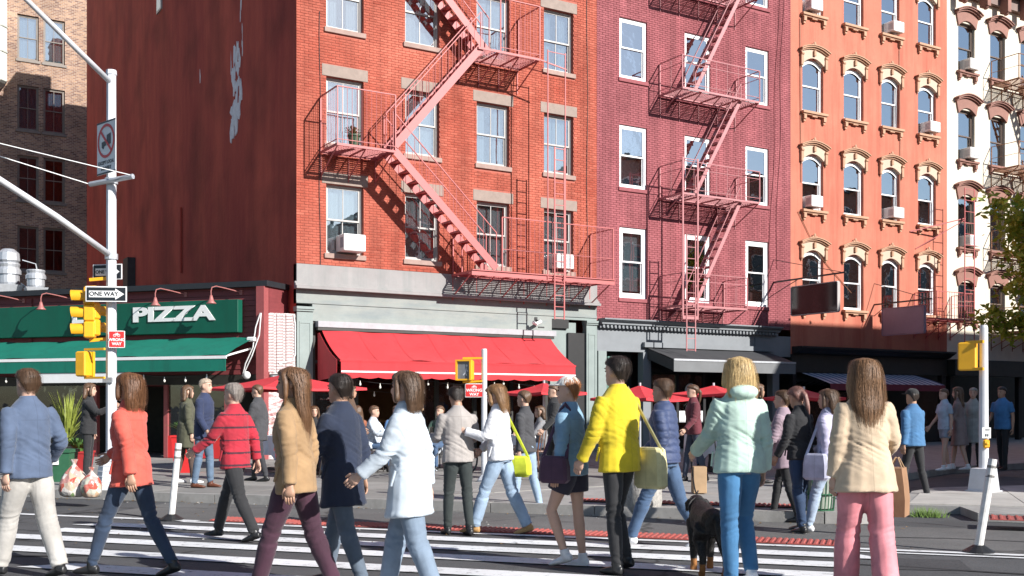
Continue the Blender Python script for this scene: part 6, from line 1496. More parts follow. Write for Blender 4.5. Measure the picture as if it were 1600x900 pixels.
# ------------------------------------------------------------------ street tree at the right edge
def tree(p, h, lab, seed, crown_c, crown_r, nleaf):
    r = random.Random(seed); t = thing('street_tree', lab, 'tree', tuple(p))
    mb = MB(); mb.tube([(0, 0, 0), (0.03, 0.02, 1.2), (-0.04, 0.05, 2.6), (0.05, 0.0, 4.2), (0.0, 0.05, h * 0.75)], [0.15, 0.12, 0.1, 0.07, 0.03], 9)
    tips = []
    for k in range(16):
        a = k * 2.4 + r.uniform(-0.3, 0.3); z0 = 2.4 + (h * 0.7 - 2.4) * k / 16; L = r.uniform(0.8, 1.2) * crown_r * (1.1 - 0.5 * k / 16)
        q = [Vector((0, 0, z0)), Vector((math.cos(a) * L * 0.45, math.sin(a) * L * 0.45, z0 + L * 0.35)), Vector((math.cos(a) * L, math.sin(a) * L, z0 + L * 0.6))]
        mb.tube(q, [0.045, 0.03, 0.012], 6); tips += [q[1], q[2], q[1].lerp(q[2], 0.5)]
        for j in range(3):
            b = q[1].lerp(q[2], r.uniform(0.1, 0.9)); e = b + Vector((r.uniform(-1, 1), r.uniform(-1, 1), r.uniform(-0.3, 0.7))) * 0.8; mb.tube([b, e], [0.014, 0.005], 5); tips += [e, b.lerp(e, 0.6)]
    mb.build('trunk', mk('bark', (0.12, 0.09, 0.07), 0.9, 0.3, 12, 0.5), t, smooth=True)
    lf = MB()
    for i in range(nleaf):
        c = r.choice(tips); q = c + Vector((r.gauss(0, 0.3), r.gauss(0, 0.3), r.gauss(0, 0.22))); s = r.uniform(0.08, 0.17)
        u = Vector((r.uniform(-1, 1), r.uniform(-1, 1), r.uniform(-0.7, 0.7))).normalized(); v = u.cross(Vector((r.uniform(-1, 1), r.uniform(-1, 1), r.uniform(-1, 1)))).normalized()
        lf.cur = 0 if r.random() < 0.6 else 1
        lf.add([q - u * s, q + v * s * 0.45, q + u * s, q - v * s * 0.45], [(0, 1, 2, 3)])
    lm = []
    for nm, c in (('tree_leaf', (0.26, 0.36, 0.04)), ('tree_leaf_pale', (0.5, 0.52, 0.07))):
        m = mk(nm, c, 0.55, 0.3, 3); nt = m.node_tree; b = nt.nodes['Principled BSDF']; tl = nt.nodes.new('ShaderNodeBsdfTranslucent'); ms = nt.nodes.new('ShaderNodeMixShader'); ms.inputs[0].default_value = 0.4; nt.links.new(b.inputs['Base Color'].links[0].from_socket, tl.inputs['Color']); nt.links.new(b.outputs[0], ms.inputs[1]); nt.links.new(tl.outputs[0], ms.inputs[2]); nt.links.new(ms.outputs[0], nt.nodes['Material Output'].inputs['Surface']); lm.append(m)
    me = bpy.data.meshes.new('crown'); me.from_pydata(lf.v, [], lf.f)
    for m in lm: me.materials.append(m)
    me.polygons.foreach_set('material_index', lf.mi); put('crown', me, t)
tp = W(1674, 31.0, SW); tree(tp, 9.6, 'young street tree with yellow green leaves at the right edge', 3, 4.5, 2.0, 9000)
# ------------------------------------------------------------------ people
def fabric(name, c, rough=0.85, var=0.12, scale=9, bump=0.25, bscale=180, **k):
    if 'cloth_' + name in MATS: return MATS['cloth_' + name]
    m = mk('cloth_' + name, c, rough, var, scale, bump, 320, **k); nt = m.node_tree; n = nt.nodes; l = nt.links; b = n['Principled BSDF']; b.inputs['Sheen Weight'].default_value = 0.15
    # worn, uneven dye and stitched seams (centre back, yoke)
    src = b.inputs['Base Color'].links[0].from_socket; tc = n.new('ShaderNodeTexCoord'); sp = n.new('ShaderNodeSeparateXYZ'); l.new(tc.outputs['Object'], sp.inputs[0])
    def near(sock, v, w, ab=False):
        q = sock
        if ab: a = n.new('ShaderNodeMath'); a.operation = 'ABSOLUTE'; l.new(q, a.inputs[0]); q = a.outputs[0]
        c_ = n.new('ShaderNodeMath'); c_.operation = 'COMPARE'; l.new(q, c_.inputs[0]); c_.inputs[1].default_value = v; c_.inputs[2].default_value = w; return c_.outputs[0]
    mxs = near(sp.outputs['X'], 0.0, 0.0035); mz0 = near(sp.outputs['Z'], 1.335, 0.0035); mxw = near(sp.outputs['X'], 0.0, 0.13); mzz = n.new('ShaderNodeMath'); mzz.operation = 'MULTIPLY'; l.new(mz0, mzz.inputs[0]); l.new(mxw, mzz.inputs[1]); mz = mzz.outputs[0]; add = n.new('ShaderNodeMath'); add.operation = 'MAXIMUM'; l.new(mxs, add.inputs[0]); l.new(mz, add.inputs[1])
    n2 = n.new('ShaderNodeTexNoise'); n2.inputs['Scale'].default_value = 2.3; n2.inputs['Detail'].default_value = 6; l.new(tc.outputs['Object'], n2.inputs['Vector'])
    mr = n.new('ShaderNodeMapRange'); mr.inputs[1].default_value = 0.3; mr.inputs[2].default_value = 0.7; mr.inputs[3].default_value = 0.8; mr.inputs[4].default_value = 1.18; l.new(n2.outputs['Fac'], mr.inputs[0])
    m1 = n.new('ShaderNodeMix'); m1.data_type = 'RGBA'; m1.blend_type = 'MULTIPLY'; m1.inputs['Factor'].default_value = 1; l.new(src, m1.inputs['A']); l.new(mr.outputs[0], m1.inputs['B'])
    m2 = n.new('ShaderNodeMix'); m2.data_type = 'RGBA'; sc_ = n.new('ShaderNodeMath'); sc_.operation = 'MULTIPLY'; l.new(add.outputs[0], sc_.inputs[0]); sc_.inputs[1].default_value = 0.25; l.new(sc_.outputs[0], m2.inputs['Factor']); l.new(m1.outputs['Result'], m2.inputs['A']); m2.inputs['B'].default_value = (c[0] * 0.3, c[1] * 0.3, c[2] * 0.3, 1)
    l.new(m2.outputs['Result'], b.inputs['Base Color'])
    return m
def hairmat(name, c):
    if 'hair_' + name in MATS: return MATS['hair_' + name]
    m = mk('hair_' + name, c, 0.45, 0.35, 30, 0.35, 120, stretch=(3, 3, 0.3)); nt = m.node_tree; n = nt.nodes; l = nt.links; b = n['Principled BSDF']
    src = b.inputs['Base Color'].links[0].from_socket; g = n.new('ShaderNodeNewGeometry'); mr = n.new('ShaderNodeMapRange'); mr.inputs[3].default_value = 0.72; mr.inputs[4].default_value = 1.35; l.new(g.outputs['Random Per Island'], mr.inputs[0])
    m1 = n.new('ShaderNodeMix'); m1.data_type = 'RGBA'; m1.blend_type = 'MULTIPLY'; m1.inputs['Factor'].default_value = 1; l.new(src, m1.inputs['A']); l.new(mr.outputs[0], m1.inputs['B']); l.new(m1.outputs['Result'], b.inputs['Base Color'])
    return m
SKIN = {'a': mk('skin_light', (0.55, 0.34, 0.25), 0.55, 0.06, 12), 'b': mk('skin_tan', (0.42, 0.24, 0.16), 0.55, 0.06, 12), 'c': mk('skin_brown', (0.2, 0.1, 0.065), 0.55, 0.06, 12)}
M_EYE = mk('eye_dark', (0.03, 0.02, 0.018), 0.3); M_LIP = mk('lip', (0.4, 0.16, 0.13), 0.5); M_SOLE = mk('sole_white', (0.7, 0.7, 0.68), 0.6)
TMP = bpy.data.scenes.new('workshop')
def remesh(mb, name, mats, voxel, it=4, disp=None, mid=None):
    """voxel-join overlapping closed forms into one continuous surface, relax it, add folds"""
    me = bpy.data.meshes.new('raw'); me.from_pydata([tuple(v) for v in mb.v], [], mb.f)
    bm = bmesh.new(); bm.from_mesh(me); bmesh.ops.recalc_face_normals(bm, faces=bm.faces); bm.to_mesh(me); bm.free()
    o = bpy.data.objects.new('raw', me); TMP.collection.objects.link(o)
    r = o.modifiers.new('r', 'REMESH'); r.mode = 'VOXEL'; r.voxel_size = voxel; r.use_smooth_shade = True
    s = o.modifiers.new('s', 'SMOOTH'); s.factor = 0.5; s.iterations = it
    with bpy.context.temp_override(scene=TMP, view_layer=TMP.view_layers[0]): dg = bpy.context.evaluated_depsgraph_get()
    dg.update()
    out = bpy.data.meshes.new_from_object(o.evaluated_get(dg)); out.name = name
    bpy.data.objects.remove(o); bpy.data.meshes.remove(me)
    out.materials.clear()
    for m in mats: out.materials.append(m)
    n = len(out.vertices); co = np.empty(n * 3, dtype=np.float32); out.vertices.foreach_get('co', co); co = co.reshape(-1, 3)
    if disp:
        no = np.empty(n * 3, dtype=np.float32); out.vertex_normals.foreach_get('vector', no); no = no.reshape(-1, 3)
        d = np.array([disp(Vector(p)) for p in co], dtype=np.float32); co = co + no * d[:, None]; out.vertices.foreach_set('co', co.ravel())
    if mid:
        mi = []
        for p in out.polygons: mi.append(mid(p.center))
        out.polygons.foreach_set('material_index', mi)
    out.polygons.foreach_set('use_smooth', [True] * len(out.polygons)); out.update()
    return out
def folds(amp, seed, joints=(), puff=0, drape=0.0, zh=0.0):
    """small creases everywhere, stronger ones gathered at the joints (centre, axis, reach), soft drapes towards a hem"""
    def f(p):
        d = 0.0016 * mnoise.noise(Vector((p.x * 26 + seed, p.y * 26, p.z * 20))) + amp * 0.4 * mnoise.noise(Vector((p.x * 5 + seed, p.y * 5, p.z * 7 + p.x * 4)))
        for c, ax, w in joints:
            r = (p - c).length
            if r < w * 2.2:
                q = (p - c).dot(ax); n = mnoise.noise(Vector((q * 26 + p.x * 9, p.y * 8 + seed, p.z * 5)))
                d += amp * 1.5 * math.exp(-(r / w) ** 2) * (0.35 - abs(n) * 1.6)
        if drape and p.z < zh + 0.35: d += drape * (1 - max(0, p.z - zh) / 0.35) * mnoise.noise(Vector((p.x * 11 + seed, p.y * 11, p.z * 1.5)))
        if puff: d += puff * (abs(math.sin(p.z * 42)) ** 0.6 - 0.6)
        return d
    return f
def dirv(flex, ab=0.0, side=1):
    """unit vector of a hanging limb swung forward by flex and outward by ab (degrees)"""
    f, a = R(flex), R(ab)
    return Vector((side * math.sin(a), math.sin(f) * math.cos(a), -math.cos(f) * math.cos(a)))
def hand_mesh(mb, wrist, d, side, curl, palm_in, sc=1.0):
    """palm and five fingers; d = direction of the forearm, palm_in = direction the palm faces"""
    d = d.normalized(); pi_ = (palm_in - d * palm_in.dot(d)).normalized(); ac = d.cross(pi_).normalized()
    # thumb lies towards 'fr': make it point forward
    fr = ac if ac.y > 0 else -ac
    mb.tube([wrist - d * 0.02, wrist + d * 0.02, wrist + d * 0.055, wrist + d * 0.09], [(0.026 * sc, 0.019 * sc), (0.03 * sc, 0.016 * sc), (0.041 * sc, 0.015 * sc), (0.039 * sc, 0.013 * sc)], 10, side=fr)
    for k, (off, L) in enumerate(((0.029, 0.072), (0.01, 0.08), (-0.009, 0.075), (-0.028, 0.058))):
        b = wrist + d * 0.085 + fr * off; pts = [b]; a = R(curl * 0.35)
        for seg, fr_ in ((L * 0.42, 1.0), (L * 0.33, 1.15), (L * 0.28, 0.8)):
            q = d * math.cos(a) + pi_ * math.sin(a); pts.append(pts[-1] + q * seg * sc); a += R(curl) * fr_
        mb.tube(pts, [0.0095 * sc, 0.009 * sc, 0.008 * sc, 0.0055 * sc], 6)
    b = wrist + d * 0.03 + fr * 0.028; q1 = (d * 0.75 + fr * 0.6 + pi_ * 0.3).normalized(); q2 = (d * 0.9 + fr * 0.15 + pi_ * 0.5).normalized()
    mb.tube([b, b + q1 * 0.035 * sc, b + q1 * 0.035 * sc + q2 * 0.032 * sc, b + q1 * 0.035 * sc + q2 * 0.055 * sc], [0.013 * sc, 0.011 * sc, 0.0095 * sc, 0.006 * sc], 6)
HEADS = [(0.0, 0.026, 0.082, 0.045), (0.018, 0.044, 0.094, 0.0), (0.045, 0.057, 0.096, -0.045), (0.08, 0.066, 0.094, -0.075), (0.12, 0.072, 0.091, -0.092), (0.16, 0.075, 0.094, -0.1), (0.19, 0.071, 0.086, -0.097), (0.212, 0.057, 0.064, -0.08), (0.228, 0.034, 0.034, -0.05), (0.234, 0.012, 0.01, -0.025)]
def person(label, px, py, face, H=1.72, pose=None, fem=False, skin='a', hair=('short', 'brown', (0.08, 0.045, 0.025)), top=None, bottom=None, shoes=None, z=0.0, voxel=0.0128, loc=None, group=None, collar=True, tilt=(0, 0)):
    """face: heading in degrees, 0 = walking away from the camera, 90 = to the left, -90 = to the right, 180 = towards it"""
    P = dict(hl=0, hr=0, kl=4, kr=4, sl=-4, sr=4, el=12, er=12, al=11, ar=11, lean=2, fl=None, fr=None, curl=28, spread=2)
    P.update(pose or {})
    S = H / 1.75; seed = sum(map(ord, label)) % 97; hv = random.Random(seed)
    p0 = loc if loc is not None else G(px, py, z)
    root = thing('person', label, 'person', tuple(p0), -PHI + R(face), group)
    # ---- skeleton (left = -x, right = +x, forward = +y)
    hip = Vector((0, 0, 0.93)); lean = R(P['lean'])
    def tor(x, y, zz):   # a torso point: leaned forward about the hips
        q = Vector((x, y, zz - 0.93)); return Vector((q.x, q.y * math.cos(lean) + q.z * math.sin(lean), q.z * math.cos(lean) - q.y * math.sin(lean) + 0.93))
    hw = 0.082 if fem else 0.08; sw_ = 0.15 if fem else 0.178
    J = {}
    for s, n in ((-1, 'l'), (1, 'r')):
        h = hip + Vector((s * hw, 0, -0.02)); k = h + dirv(P['h' + n], P['spread'], s) * 0.435; fx = P['h' + n] - P['k' + n]
        a = k + dirv(fx, P['spread'] * 0.5, s) * 0.42
        fp = P['f' + n]
        if fp is None: fp = 0 if fx > -12 else (fx + 12) * 0.9
        J['h' + n], J['k' + n], J['a' + n], J['fp' + n] = h, k, a, R(fp)
        sh = tor(s * sw_, -0.005, 1.395); up = dirv(P['s' + n], P['a' + n], s); el = sh + up * 0.285
        fa = dirv(P['s' + n] + P['e' + n], P['a' + n] * 0.4 - P.get('in' + n, 0), s); wr = el + fa * 0.25
        J['s' + n], J['e' + n], J['w' + n], J['fa' + n] = sh, el, wr, fa
    def foot_pts(n):
        a = J['a' + n]; fp = J['fp' + n]; f = Vector((0, math.cos(fp), math.sin(fp))); d = Vector((0, math.sin(fp), -math.cos(fp)))
        return a, f, d
    low = min(min((a + d * 0.085 + f * q).z for q in (-0.06, 0.17)) for a, f, d in (foot_pts('l'), foot_pts('r')))
    dz = Vector((0, 0, -low))
    for k in list(J):
        if isinstance(J[k], Vector) and not k.startswith('fa'): J[k] = J[k] + dz
    def T(x, y, zz): return (tor(x, y, zz) + dz) * S
    for k in list(J):
        if isinstance(J[k], Vector) and not k.startswith('fa'): J[k] = J[k] * S
    def oval(cx, cy, zz, a, b, n=16, pw=1.0):
        return [T(cx + a * math.copysign(abs(math.cos(2 * PI * i / n)) ** pw, math.cos(2 * PI * i / n)), cy + b * math.copysign(abs(math.sin(2 * PI * i / n)) ** pw, math.sin(2 * PI * i / n)), zz) for i in range(n)]
    # ---- body: one continuous surface
    B = MB()
    if fem: tr = [(0.84, 0.152, 0.105, 0), (0.93, 0.16, 0.11, -0.005), (1.02, 0.138, 0.098, 0), (1.1, 0.12, 0.086, 0.004), (1.2, 0.13, 0.098, 0.012), (1.28, 0.142, 0.112, 0.016), (1.35, 0.142, 0.096, 0.0), (1.4, 0.127, 0.078, -0.005), (1.44, 0.085, 0.062, -0.006), (1.475, 0.06, 0.052, -0.006)]
    else: tr = [(0.84, 0.148, 0.1, 0), (0.93, 0.153, 0.108, 0), (1.05, 0.142, 0.1, 0.0), (1.15, 0.148, 0.1, 0.003), (1.27, 0.166, 0.114, 0.006), (1.35, 0.17, 0.106, 0.0), (1.405, 0.152, 0.088, -0.006), (1.445, 0.106, 0.07, -0.008), (1.48, 0.066, 0.056, -0.008)]
    B.rings([oval(0, c, zz, a, b) for zz, a, b, c in tr])
    hy, hp = R(P.get('hyaw', 0)), R(P.get('hpit', 0))
    ho = tor(0, 0.008, 1.503) + dz
    HR = Matrix.Rotation(hy, 3, 'Z') @ Matrix.Rotation(-hp, 3, 'X')
    def HP(x, y, zz): return (ho + HR @ Vector((x, y, zz))) * S
    B.tube([T(0, -0.01, 1.42), T(0, -0.008, 1.48), HP(0, -0.02, 0.03), HP(0, -0.015, 0.09)], [((0.08 if not fem else 0.066) * S, 0.06 * S), ((0.062 if not fem else 0.054) * S, 0.056 * S), ((0.057 if not fem else 0.05) * S, 0.056 * S), (0.052 * S, 0.052 * S)], 12)
    B.rings([[HP(w * math.cos(2 * PI * i / 16), (f + b) / 2 + (f - b) / 2 * math.sin(2 * PI * i / 16), zz) for i in range(16)] for zz, w, f, b in HEADS])
    B.tube([HP(0, 0.088, 0.128), HP(0, 0.104, 0.1), HP(0, 0.108, 0.083), HP(0, 0.09, 0.076)], [0.008 * S, 0.011 * S, 0.014 * S, 0.01 * S], 8)
    B.tube([HP(-0.045, 0.082, 0.145), HP(0, 0.092, 0.148), HP(0.045, 0.082, 0.145)], [0.008 * S, 0.01 * S, 0.008 * S], 6)
    for s in (-1, 1): B.ball(tuple(HP(s * 0.078, -0.012, 0.11)), 0.014 * S, 0.022 * S, 0.033 * S)
    for n in 'lr':
        B.tube([J['s' + n] + Vector((0, 0, 0.01)), J['s' + n].lerp(J['e' + n], 0.4), J['e' + n], J['e' + n].lerp(J['w' + n], 0.35), J['w' + n]], [0.052 * S, 0.046 * S, 0.038 * S, 0.039 * S, 0.026 * S], 10)
        B.tube([J['h' + n] + Vector((0, 0, 0.05)), J['h' + n].lerp(J['k' + n], 0.35), J['h' + n].lerp(J['k' + n], 0.8), J['k' + n], J['k' + n].lerp(J['a' + n], 0.3), J['k' + n].lerp(J['a' + n], 0.6), J['a' + n]], ([0.083 * S, 0.078 * S, 0.056 * S, 0.052 * S, 0.055 * S, 0.045 * S, 0.034 * S] if not bottom or bottom.get('kind') == 'shorts' else [0.07 * S, 0.064 * S, 0.046 * S, 0.041 * S, 0.043 * S, 0.036 * S, 0.03 * S]), 12)
        a, f, d = foot_pts(n); f, d = f * S, d * S; B.tube([a - f * 0.04 + d * 0.04, a + f * 0.05 + d * 0.045, a + f * 0.15 + d * 0.06], [0.03 * S, 0.032 * S, 0.022 * S], 8)
    body = remesh(B, 'body', [SKIN[skin], M_EYE, M_LIP], voxel, 3)
    H_ = MB(); H_.cur = 0
    for n, s in (('l', -1), ('r', 1)): hand_mesh(H_, J['w' + n], J['fa' + n], s, P['curl'], Vector((-s, 0.25, 0)), S)
    H_.cur = 1
    for s in (-1, 1): H_.ball(tuple(HP(s * 0.031, 0.0855, 0.122)), 0.011 * S, 0.007 * S, 0.006 * S); H_.tube([HP(s * 0.015, 0.093, 0.147), HP(s * 0.05, 0.083, 0.146)], 0.004 * S, 5)
    H_.cur = 2; H_.tube([HP(-0.024, 0.091, 0.05), HP(0, 0.098, 0.052), HP(0.024, 0.091, 0.05)], [0.003 * S, 0.007 * S, 0.003 * S], 6)
    hm_ = H_.mesh('extra', [SKIN[skin], M_EYE, M_LIP], True)
    bm = bmesh.new(); bm.from_mesh(body); bm.from_mesh(hm_); bm.to_mesh(body); bm.free(); bpy.data.meshes.remove(hm_)
    body.polygons.foreach_set('use_smooth', [True] * len(body.polygons))
    put('body', body, root)
    # ---- trousers, skirt or shorts
    if bottom:
        m, kind, fit = bottom['m'], bottom.get('kind', 'trousers'), bottom.get('fit', 0.0)
        C = MB(); C.rings([oval(0, c, zz, a + 0.014, b + 0.014) for zz, a, b, c in [q for q in tr if q[0] < 1.06]] )
        for n in 'lr':
            h, k, a = J['h' + n], J['k' + n], J['a' + n]; up = Vector((0, 0, 0.05))
            if kind == 'trousers':
                fl = bottom.get('flare', 0.0)
                C.tube([h + up, h.lerp(k, 0.12), h.lerp(k, 0.35), h.lerp(k, 0.78), k, k.lerp(a, 0.25), k.lerp(a, 0.6), a + (a - k) * 0.02], [(0.08 + fit * 0.3) * S, (0.087 + fit * 0.6) * S, (0.084 + fit) * S, (0.066 + fit) * S, (0.061 + fit) * S, (0.062 + fit + fl * 0.3) * S, (0.054 + fit + fl * 0.7) * S, (0.046 + fit + fl) * S], 14)
            elif kind == 'shorts':
                C.tube([h + up, h.lerp(k, 0.3), h.lerp(k, 0.55)], [(0.1 + fit) * S, (0.096 + fit) * S, (0.092 + fit) * S], 14)
        if kind == 'skirt':
            L = bottom.get('len', 0.4); fw = (J['kl'].y + J['kr'].y) / 2 / S
            C.rings([oval(0, fw * t * 0.8, 0.98 - L * t, 0.165 + 0.05 * t, 0.12 + 0.1 * t) for t in (0, 0.3, 0.6, 1)])
        put(bottom.get('name', 'trousers' if kind == 'trousers' else kind), remesh(C, 'trousers', [m], voxel * 0.85, 5, folds(0.013, seed, [q for n in 'lr' for q in ((J['k' + n], (J['a' + n] - J['h' + n]).normalized(), 0.11), (J['h' + n], Vector((0.4, 0, 1)).normalized(), 0.11), (J['a' + n], Vector((0, 0, 1)), 0.09))])), root)
    # ---- top
    if top:
        m = top['m']; L = top.get('len', 0.86); fat = top.get('fit', 0.02); slv = top.get('sleeve', 1.0); fl = top.get('flare', 0.0)
        C = MB(); rg = []
        def leg_span(zz):
            ys = [(0.91 - zz) * math.tan(R(P[q])) if abs(P[q]) < 50 else 0 for q in ('hl', 'hr')]
            return max(ys), min(ys)
        zs_ = [L, L + 0.035, L + 0.036] + [zz for zz in (0.6, 0.7, 0.78, 0.85, 0.91) if zz > L + 0.06]
        for k_, zz in enumerate(zs_):
            yf, yb = leg_span(min(zz, 0.91)); t = max(0, min(1, (0.95 - zz) / max(0.05, 0.95 - L))) if L < 0.9 else 0
            a_ = 0.16 + fat + fl * t + 0.014 + (0.005 if k_ < 2 else 0); b_ = max(0.115 + fat + fl * t * 0.8, (yf - yb) / 2 + 0.1 + fat * 0.4) + (0.005 if k_ < 2 else 0)
            rg.append(oval(0, (yf + yb) / 2 * 0.9, zz, a_, b_))
        for zz, a, b, c in tr:
            if zz < max(0.96, L + 0.07): continue
            waist = 0.02 * (1 - top.get('waist', 0)) if 0.98 < zz < 1.25 else 0
            rg.append(oval(0, c, zz + (0.008 if zz > 1.39 else 0), a + fat * (1 if zz < 1.38 else 0.7) + waist, b + fat + waist * 0.6))
        C.rings(rg)
        if collar: C.tube([T(0, -0.008, 1.43), T(0, -0.012, 1.51), T(0, -0.012, 1.52)], [((0.075 + fat * 0.4) * S, (0.066 + fat * 0.4) * S), ((0.064 + fat * 0.3) * S, (0.062 + fat * 0.3) * S), ((0.056 + fat * 0.2) * S, (0.056 + fat * 0.2) * S)], 14)
        if top.get('hood'): C.ball(tuple(T(0, -0.1, 1.47)), 0.12 * S, 0.075 * S, 0.06 * S, 12, 8)
        for n in 'lr':
            s_, e_, w_ = J['s' + n], J['e' + n], J['w' + n]; pts = [s_.lerp(e_, -0.06), s_.lerp(e_, 0.12), s_.lerp(e_, 0.45), s_.lerp(e_, 0.9), e_.lerp(w_, 0.15), e_.lerp(w_, 0.6), w_.lerp(e_, 0.14), w_.lerp(e_, 0.13), w_.lerp(e_, 0.0)]
            rad = [0.04, 0.056, 0.056, 0.049, 0.047, 0.042, 0.037, 0.041, 0.04]
            if slv < 1: pts = pts[:3] + [s_.lerp(e_, slv * 1.2)]; rad = rad[:3] + [0.055]
            C.tube(pts, [(q + fat * 0.5) * S for q in rad], 12)
        put(top.get('name', 'jacket'), remesh(C, 'jacket', [m] + ([top['m2']] if 'm2' in top else []), voxel * 0.85, 5, folds(top.get('fold', 0.014), seed + 5, [q for n in 'lr' for q in ((J['e' + n], (J['w' + n] - J['s' + n]).normalized(), 0.1), (J['s' + n] - Vector((0, 0, 0.08)), Vector((0.5, 0, 0.8)).normalized(), 0.09))] + [(T(0, -0.1, 1.08), Vector((0.2, 0, 1)).normalized(), 0.14), (T(0, 0.1, 1.06), Vector((-0.2, 0, 1)).normalized(), 0.13), (T(0.12, 0, 1.05), Vector((0, 0.2, 1)).normalized(), 0.1), (T(-0.12, 0, 1.05), Vector((0, 0.2, 1)).normalized(), 0.1)], top.get('puff', 0), 0.012 if L < 0.8 else 0.006, L * S), top.get('mid')), root)
        if voxel < 0.0135:
            for s_ in (-1, 1):
                pm = MB(); zc = max(L + 0.11, 0.95); pm.tube([T(s_ * (0.172 + fat), 0.035, zc + 0.055), T(s_ * (0.168 + fat), 0.075, zc - 0.055)], [(0.007 * S, 0.011 * S)] * 2, 6)
                pm.build('pocket_welt', [m], root)
    # ---- shoes
    if shoes:
        for n in 'lr':
            a, f, d = foot_pts(n); f, d = f * S, d * S
            C = MB(); sd = (1, 0, 0); hgt = shoes.get('h', 0.06)
            C.tube([a - f * 0.062 + d * 0.045, a - f * 0.045 + d * 0.045, a + f * 0.03 + d * 0.05, a + f * 0.1 + d * 0.06, a + f * 0.155 + d * 0.066, a + f * 0.185 + d * 0.07], [(0.024 * S, 0.03 * S), (0.034 * S, 0.04 * S), (0.04 * S, 0.04 * S), (0.046 * S, 0.03 * S), (0.042 * S, 0.022 * S), (0.022 * S, 0.014 * S)], 12, side=sd)
            C.tube([a + d * 0.05 - f * 0.005, a - d * (hgt - 0.02)], [0.044 * S, 0.046 * S], 12)
            sh = remesh(C, 'shoe', [shoes['m'], shoes.get('sole', M_SOLE)], 0.0085, 3, None, lambda c, a=a, d=d: 1 if (c - a).dot(d.normalized()) > 0.074 * S else 0)
            put(shoes.get('name', 'shoe'), sh, root)
    # ---- hair
    st, hn, hc = hair[:3]; hm2 = hairmat(hn, hc)
    C = MB()
    def hring(zz, w, f, b, dx=0.0): return [HP(dx + w * math.cos(2 * PI * i / 16), (f + b) / 2 + (f - b) / 2 * math.sin(2 * PI * i / 16), zz) for i in range(16)]
    e = 0.013 if st in ('short', 'cap', 'beanie') else 0.022
    if st == 'bald': pass
    else:
        C.rings([hring(0.055, 0.042, -0.055, -0.072 - e * 0.5), hring(0.085, 0.062, -0.045, -0.08 - e), hring(0.12, 0.074 + e * 0.7, -0.02, -0.092 - e), hring(0.155, 0.077 + e, 0.03, -0.1 - e), hring(0.178, 0.076 + e, 0.088 + e * 0.4, -0.1 - e), hring(0.2, 0.068 + e, 0.084 + e, -0.092 - e), hring(0.222, 0.053 + e, 0.06 + e, -0.072 - e), hring(0.24, 0.03 + e * 0.6, 0.03 + e * 0.4, -0.045 - e * 0.5), hring(0.247, 0.012, 0.008, -0.02)])
        if st in ('long', 'mid'):
            dn = -0.24 if st == 'long' else -0.06
            C.rings([hring(0.17, 0.09, 0.0, -0.12), hring(0.1, 0.105, -0.005, -0.13), hring(0.02, 0.115, -0.015, -0.125, 0.005), hring(-0.06 if st == 'long' else -0.03, 0.118, -0.04, -0.13, 0.008)] + ([hring(-0.14, 0.11, -0.055, -0.145, 0.004), hring(dn, 0.07, -0.07, -0.13, 0.012)] if st == 'long' else [hring(dn, 0.09, -0.05, -0.11)]))
            for s in (-1, 1): C.tube([HP(s * 0.06, 0.045, 0.19), HP(s * 0.088, 0.03, 0.12), HP(s * 0.095, 0.03, 0.03), HP(s * 0.09, 0.04, -0.05 if st == 'long' else 0.0)], [0.03 * S, 0.026 * S, 0.026 * S, 0.012 * S], 8)
        if st == 'bun': C.ball(tuple(HP(0, -0.13, 0.17)), 0.045 * S, 0.04 * S, 0.045 * S, 10, 8)
        if st == 'tail': C.tube([HP(0, -0.11, 0.16), HP(0, -0.15, 0.1), HP(0.01, -0.14, -0.05), HP(0.015, -0.13, -0.14)], [0.03 * S, 0.032 * S, 0.026 * S, 0.008 * S], 8)
        def strand(p): return 0.003 * mnoise.noise(Vector((p.x * 55 + seed, p.y * 55, p.z * 5))) + 0.006 * mnoise.noise(Vector((p.x * 18, p.y * 18 + seed, p.z * 9)))
        hob = put('hair', remesh(C, 'hair', [hm2], 0.0095, 3, strand), root)
        if voxel < 0.0135:
            if st == 'long': hp_ = [(0.24, 0.04, 0.04, -0.06), (0.222, 0.075, 0.075, -0.096), (0.18, 0.098, 0.095, -0.124), (0.1, 0.11, 0.02, -0.135), (0.02, 0.118, 0.01, -0.132), (-0.06, 0.122, -0.01, -0.136), (-0.14, 0.114, -0.02, -0.15), (-0.27, 0.075, -0.05, -0.14)]
            elif st == 'mid': hp_ = [(0.24, 0.04, 0.04, -0.06), (0.222, 0.075, 0.075, -0.096), (0.18, 0.098, 0.095, -0.124), (0.1, 0.11, 0.02, -0.135), (0.02, 0.12, 0.0, -0.13), (-0.08, 0.1, -0.02, -0.118)]
            else: hp_ = [(0.252, 0.03, 0.03, -0.05), (0.224, 0.069, 0.076, -0.09), (0.178, 0.093, 0.098, -0.118), (0.12, 0.087, -0.01, -0.11), (0.055, 0.048, -0.05, -0.088)]
            rr_ = random.Random(seed); SM = MB()
            for q in range(2200 if st == 'long' else 1700 if st == 'mid' else 900):
                th = rr_.uniform(PI * 0.92, PI * 2.08) if st in ('long', 'mid') or rr_.random() < 0.6 else rr_.uniform(0, 2 * PI); off = rr_.uniform(-0.004, 0.009) if rr_.random() < 0.9 else rr_.uniform(0.01, 0.03); ph = rr_.uniform(0, 6); t1 = rr_.uniform(0.72, 1.12) if math.sin(th) < 0.2 else rr_.uniform(0.3, 0.5); t0 = rr_.uniform(0, 0.25); wd = rr_.uniform(0.0006, 0.0018) * S; vs = []; ns = 9; wv = rr_.uniform(0.0, 0.09)
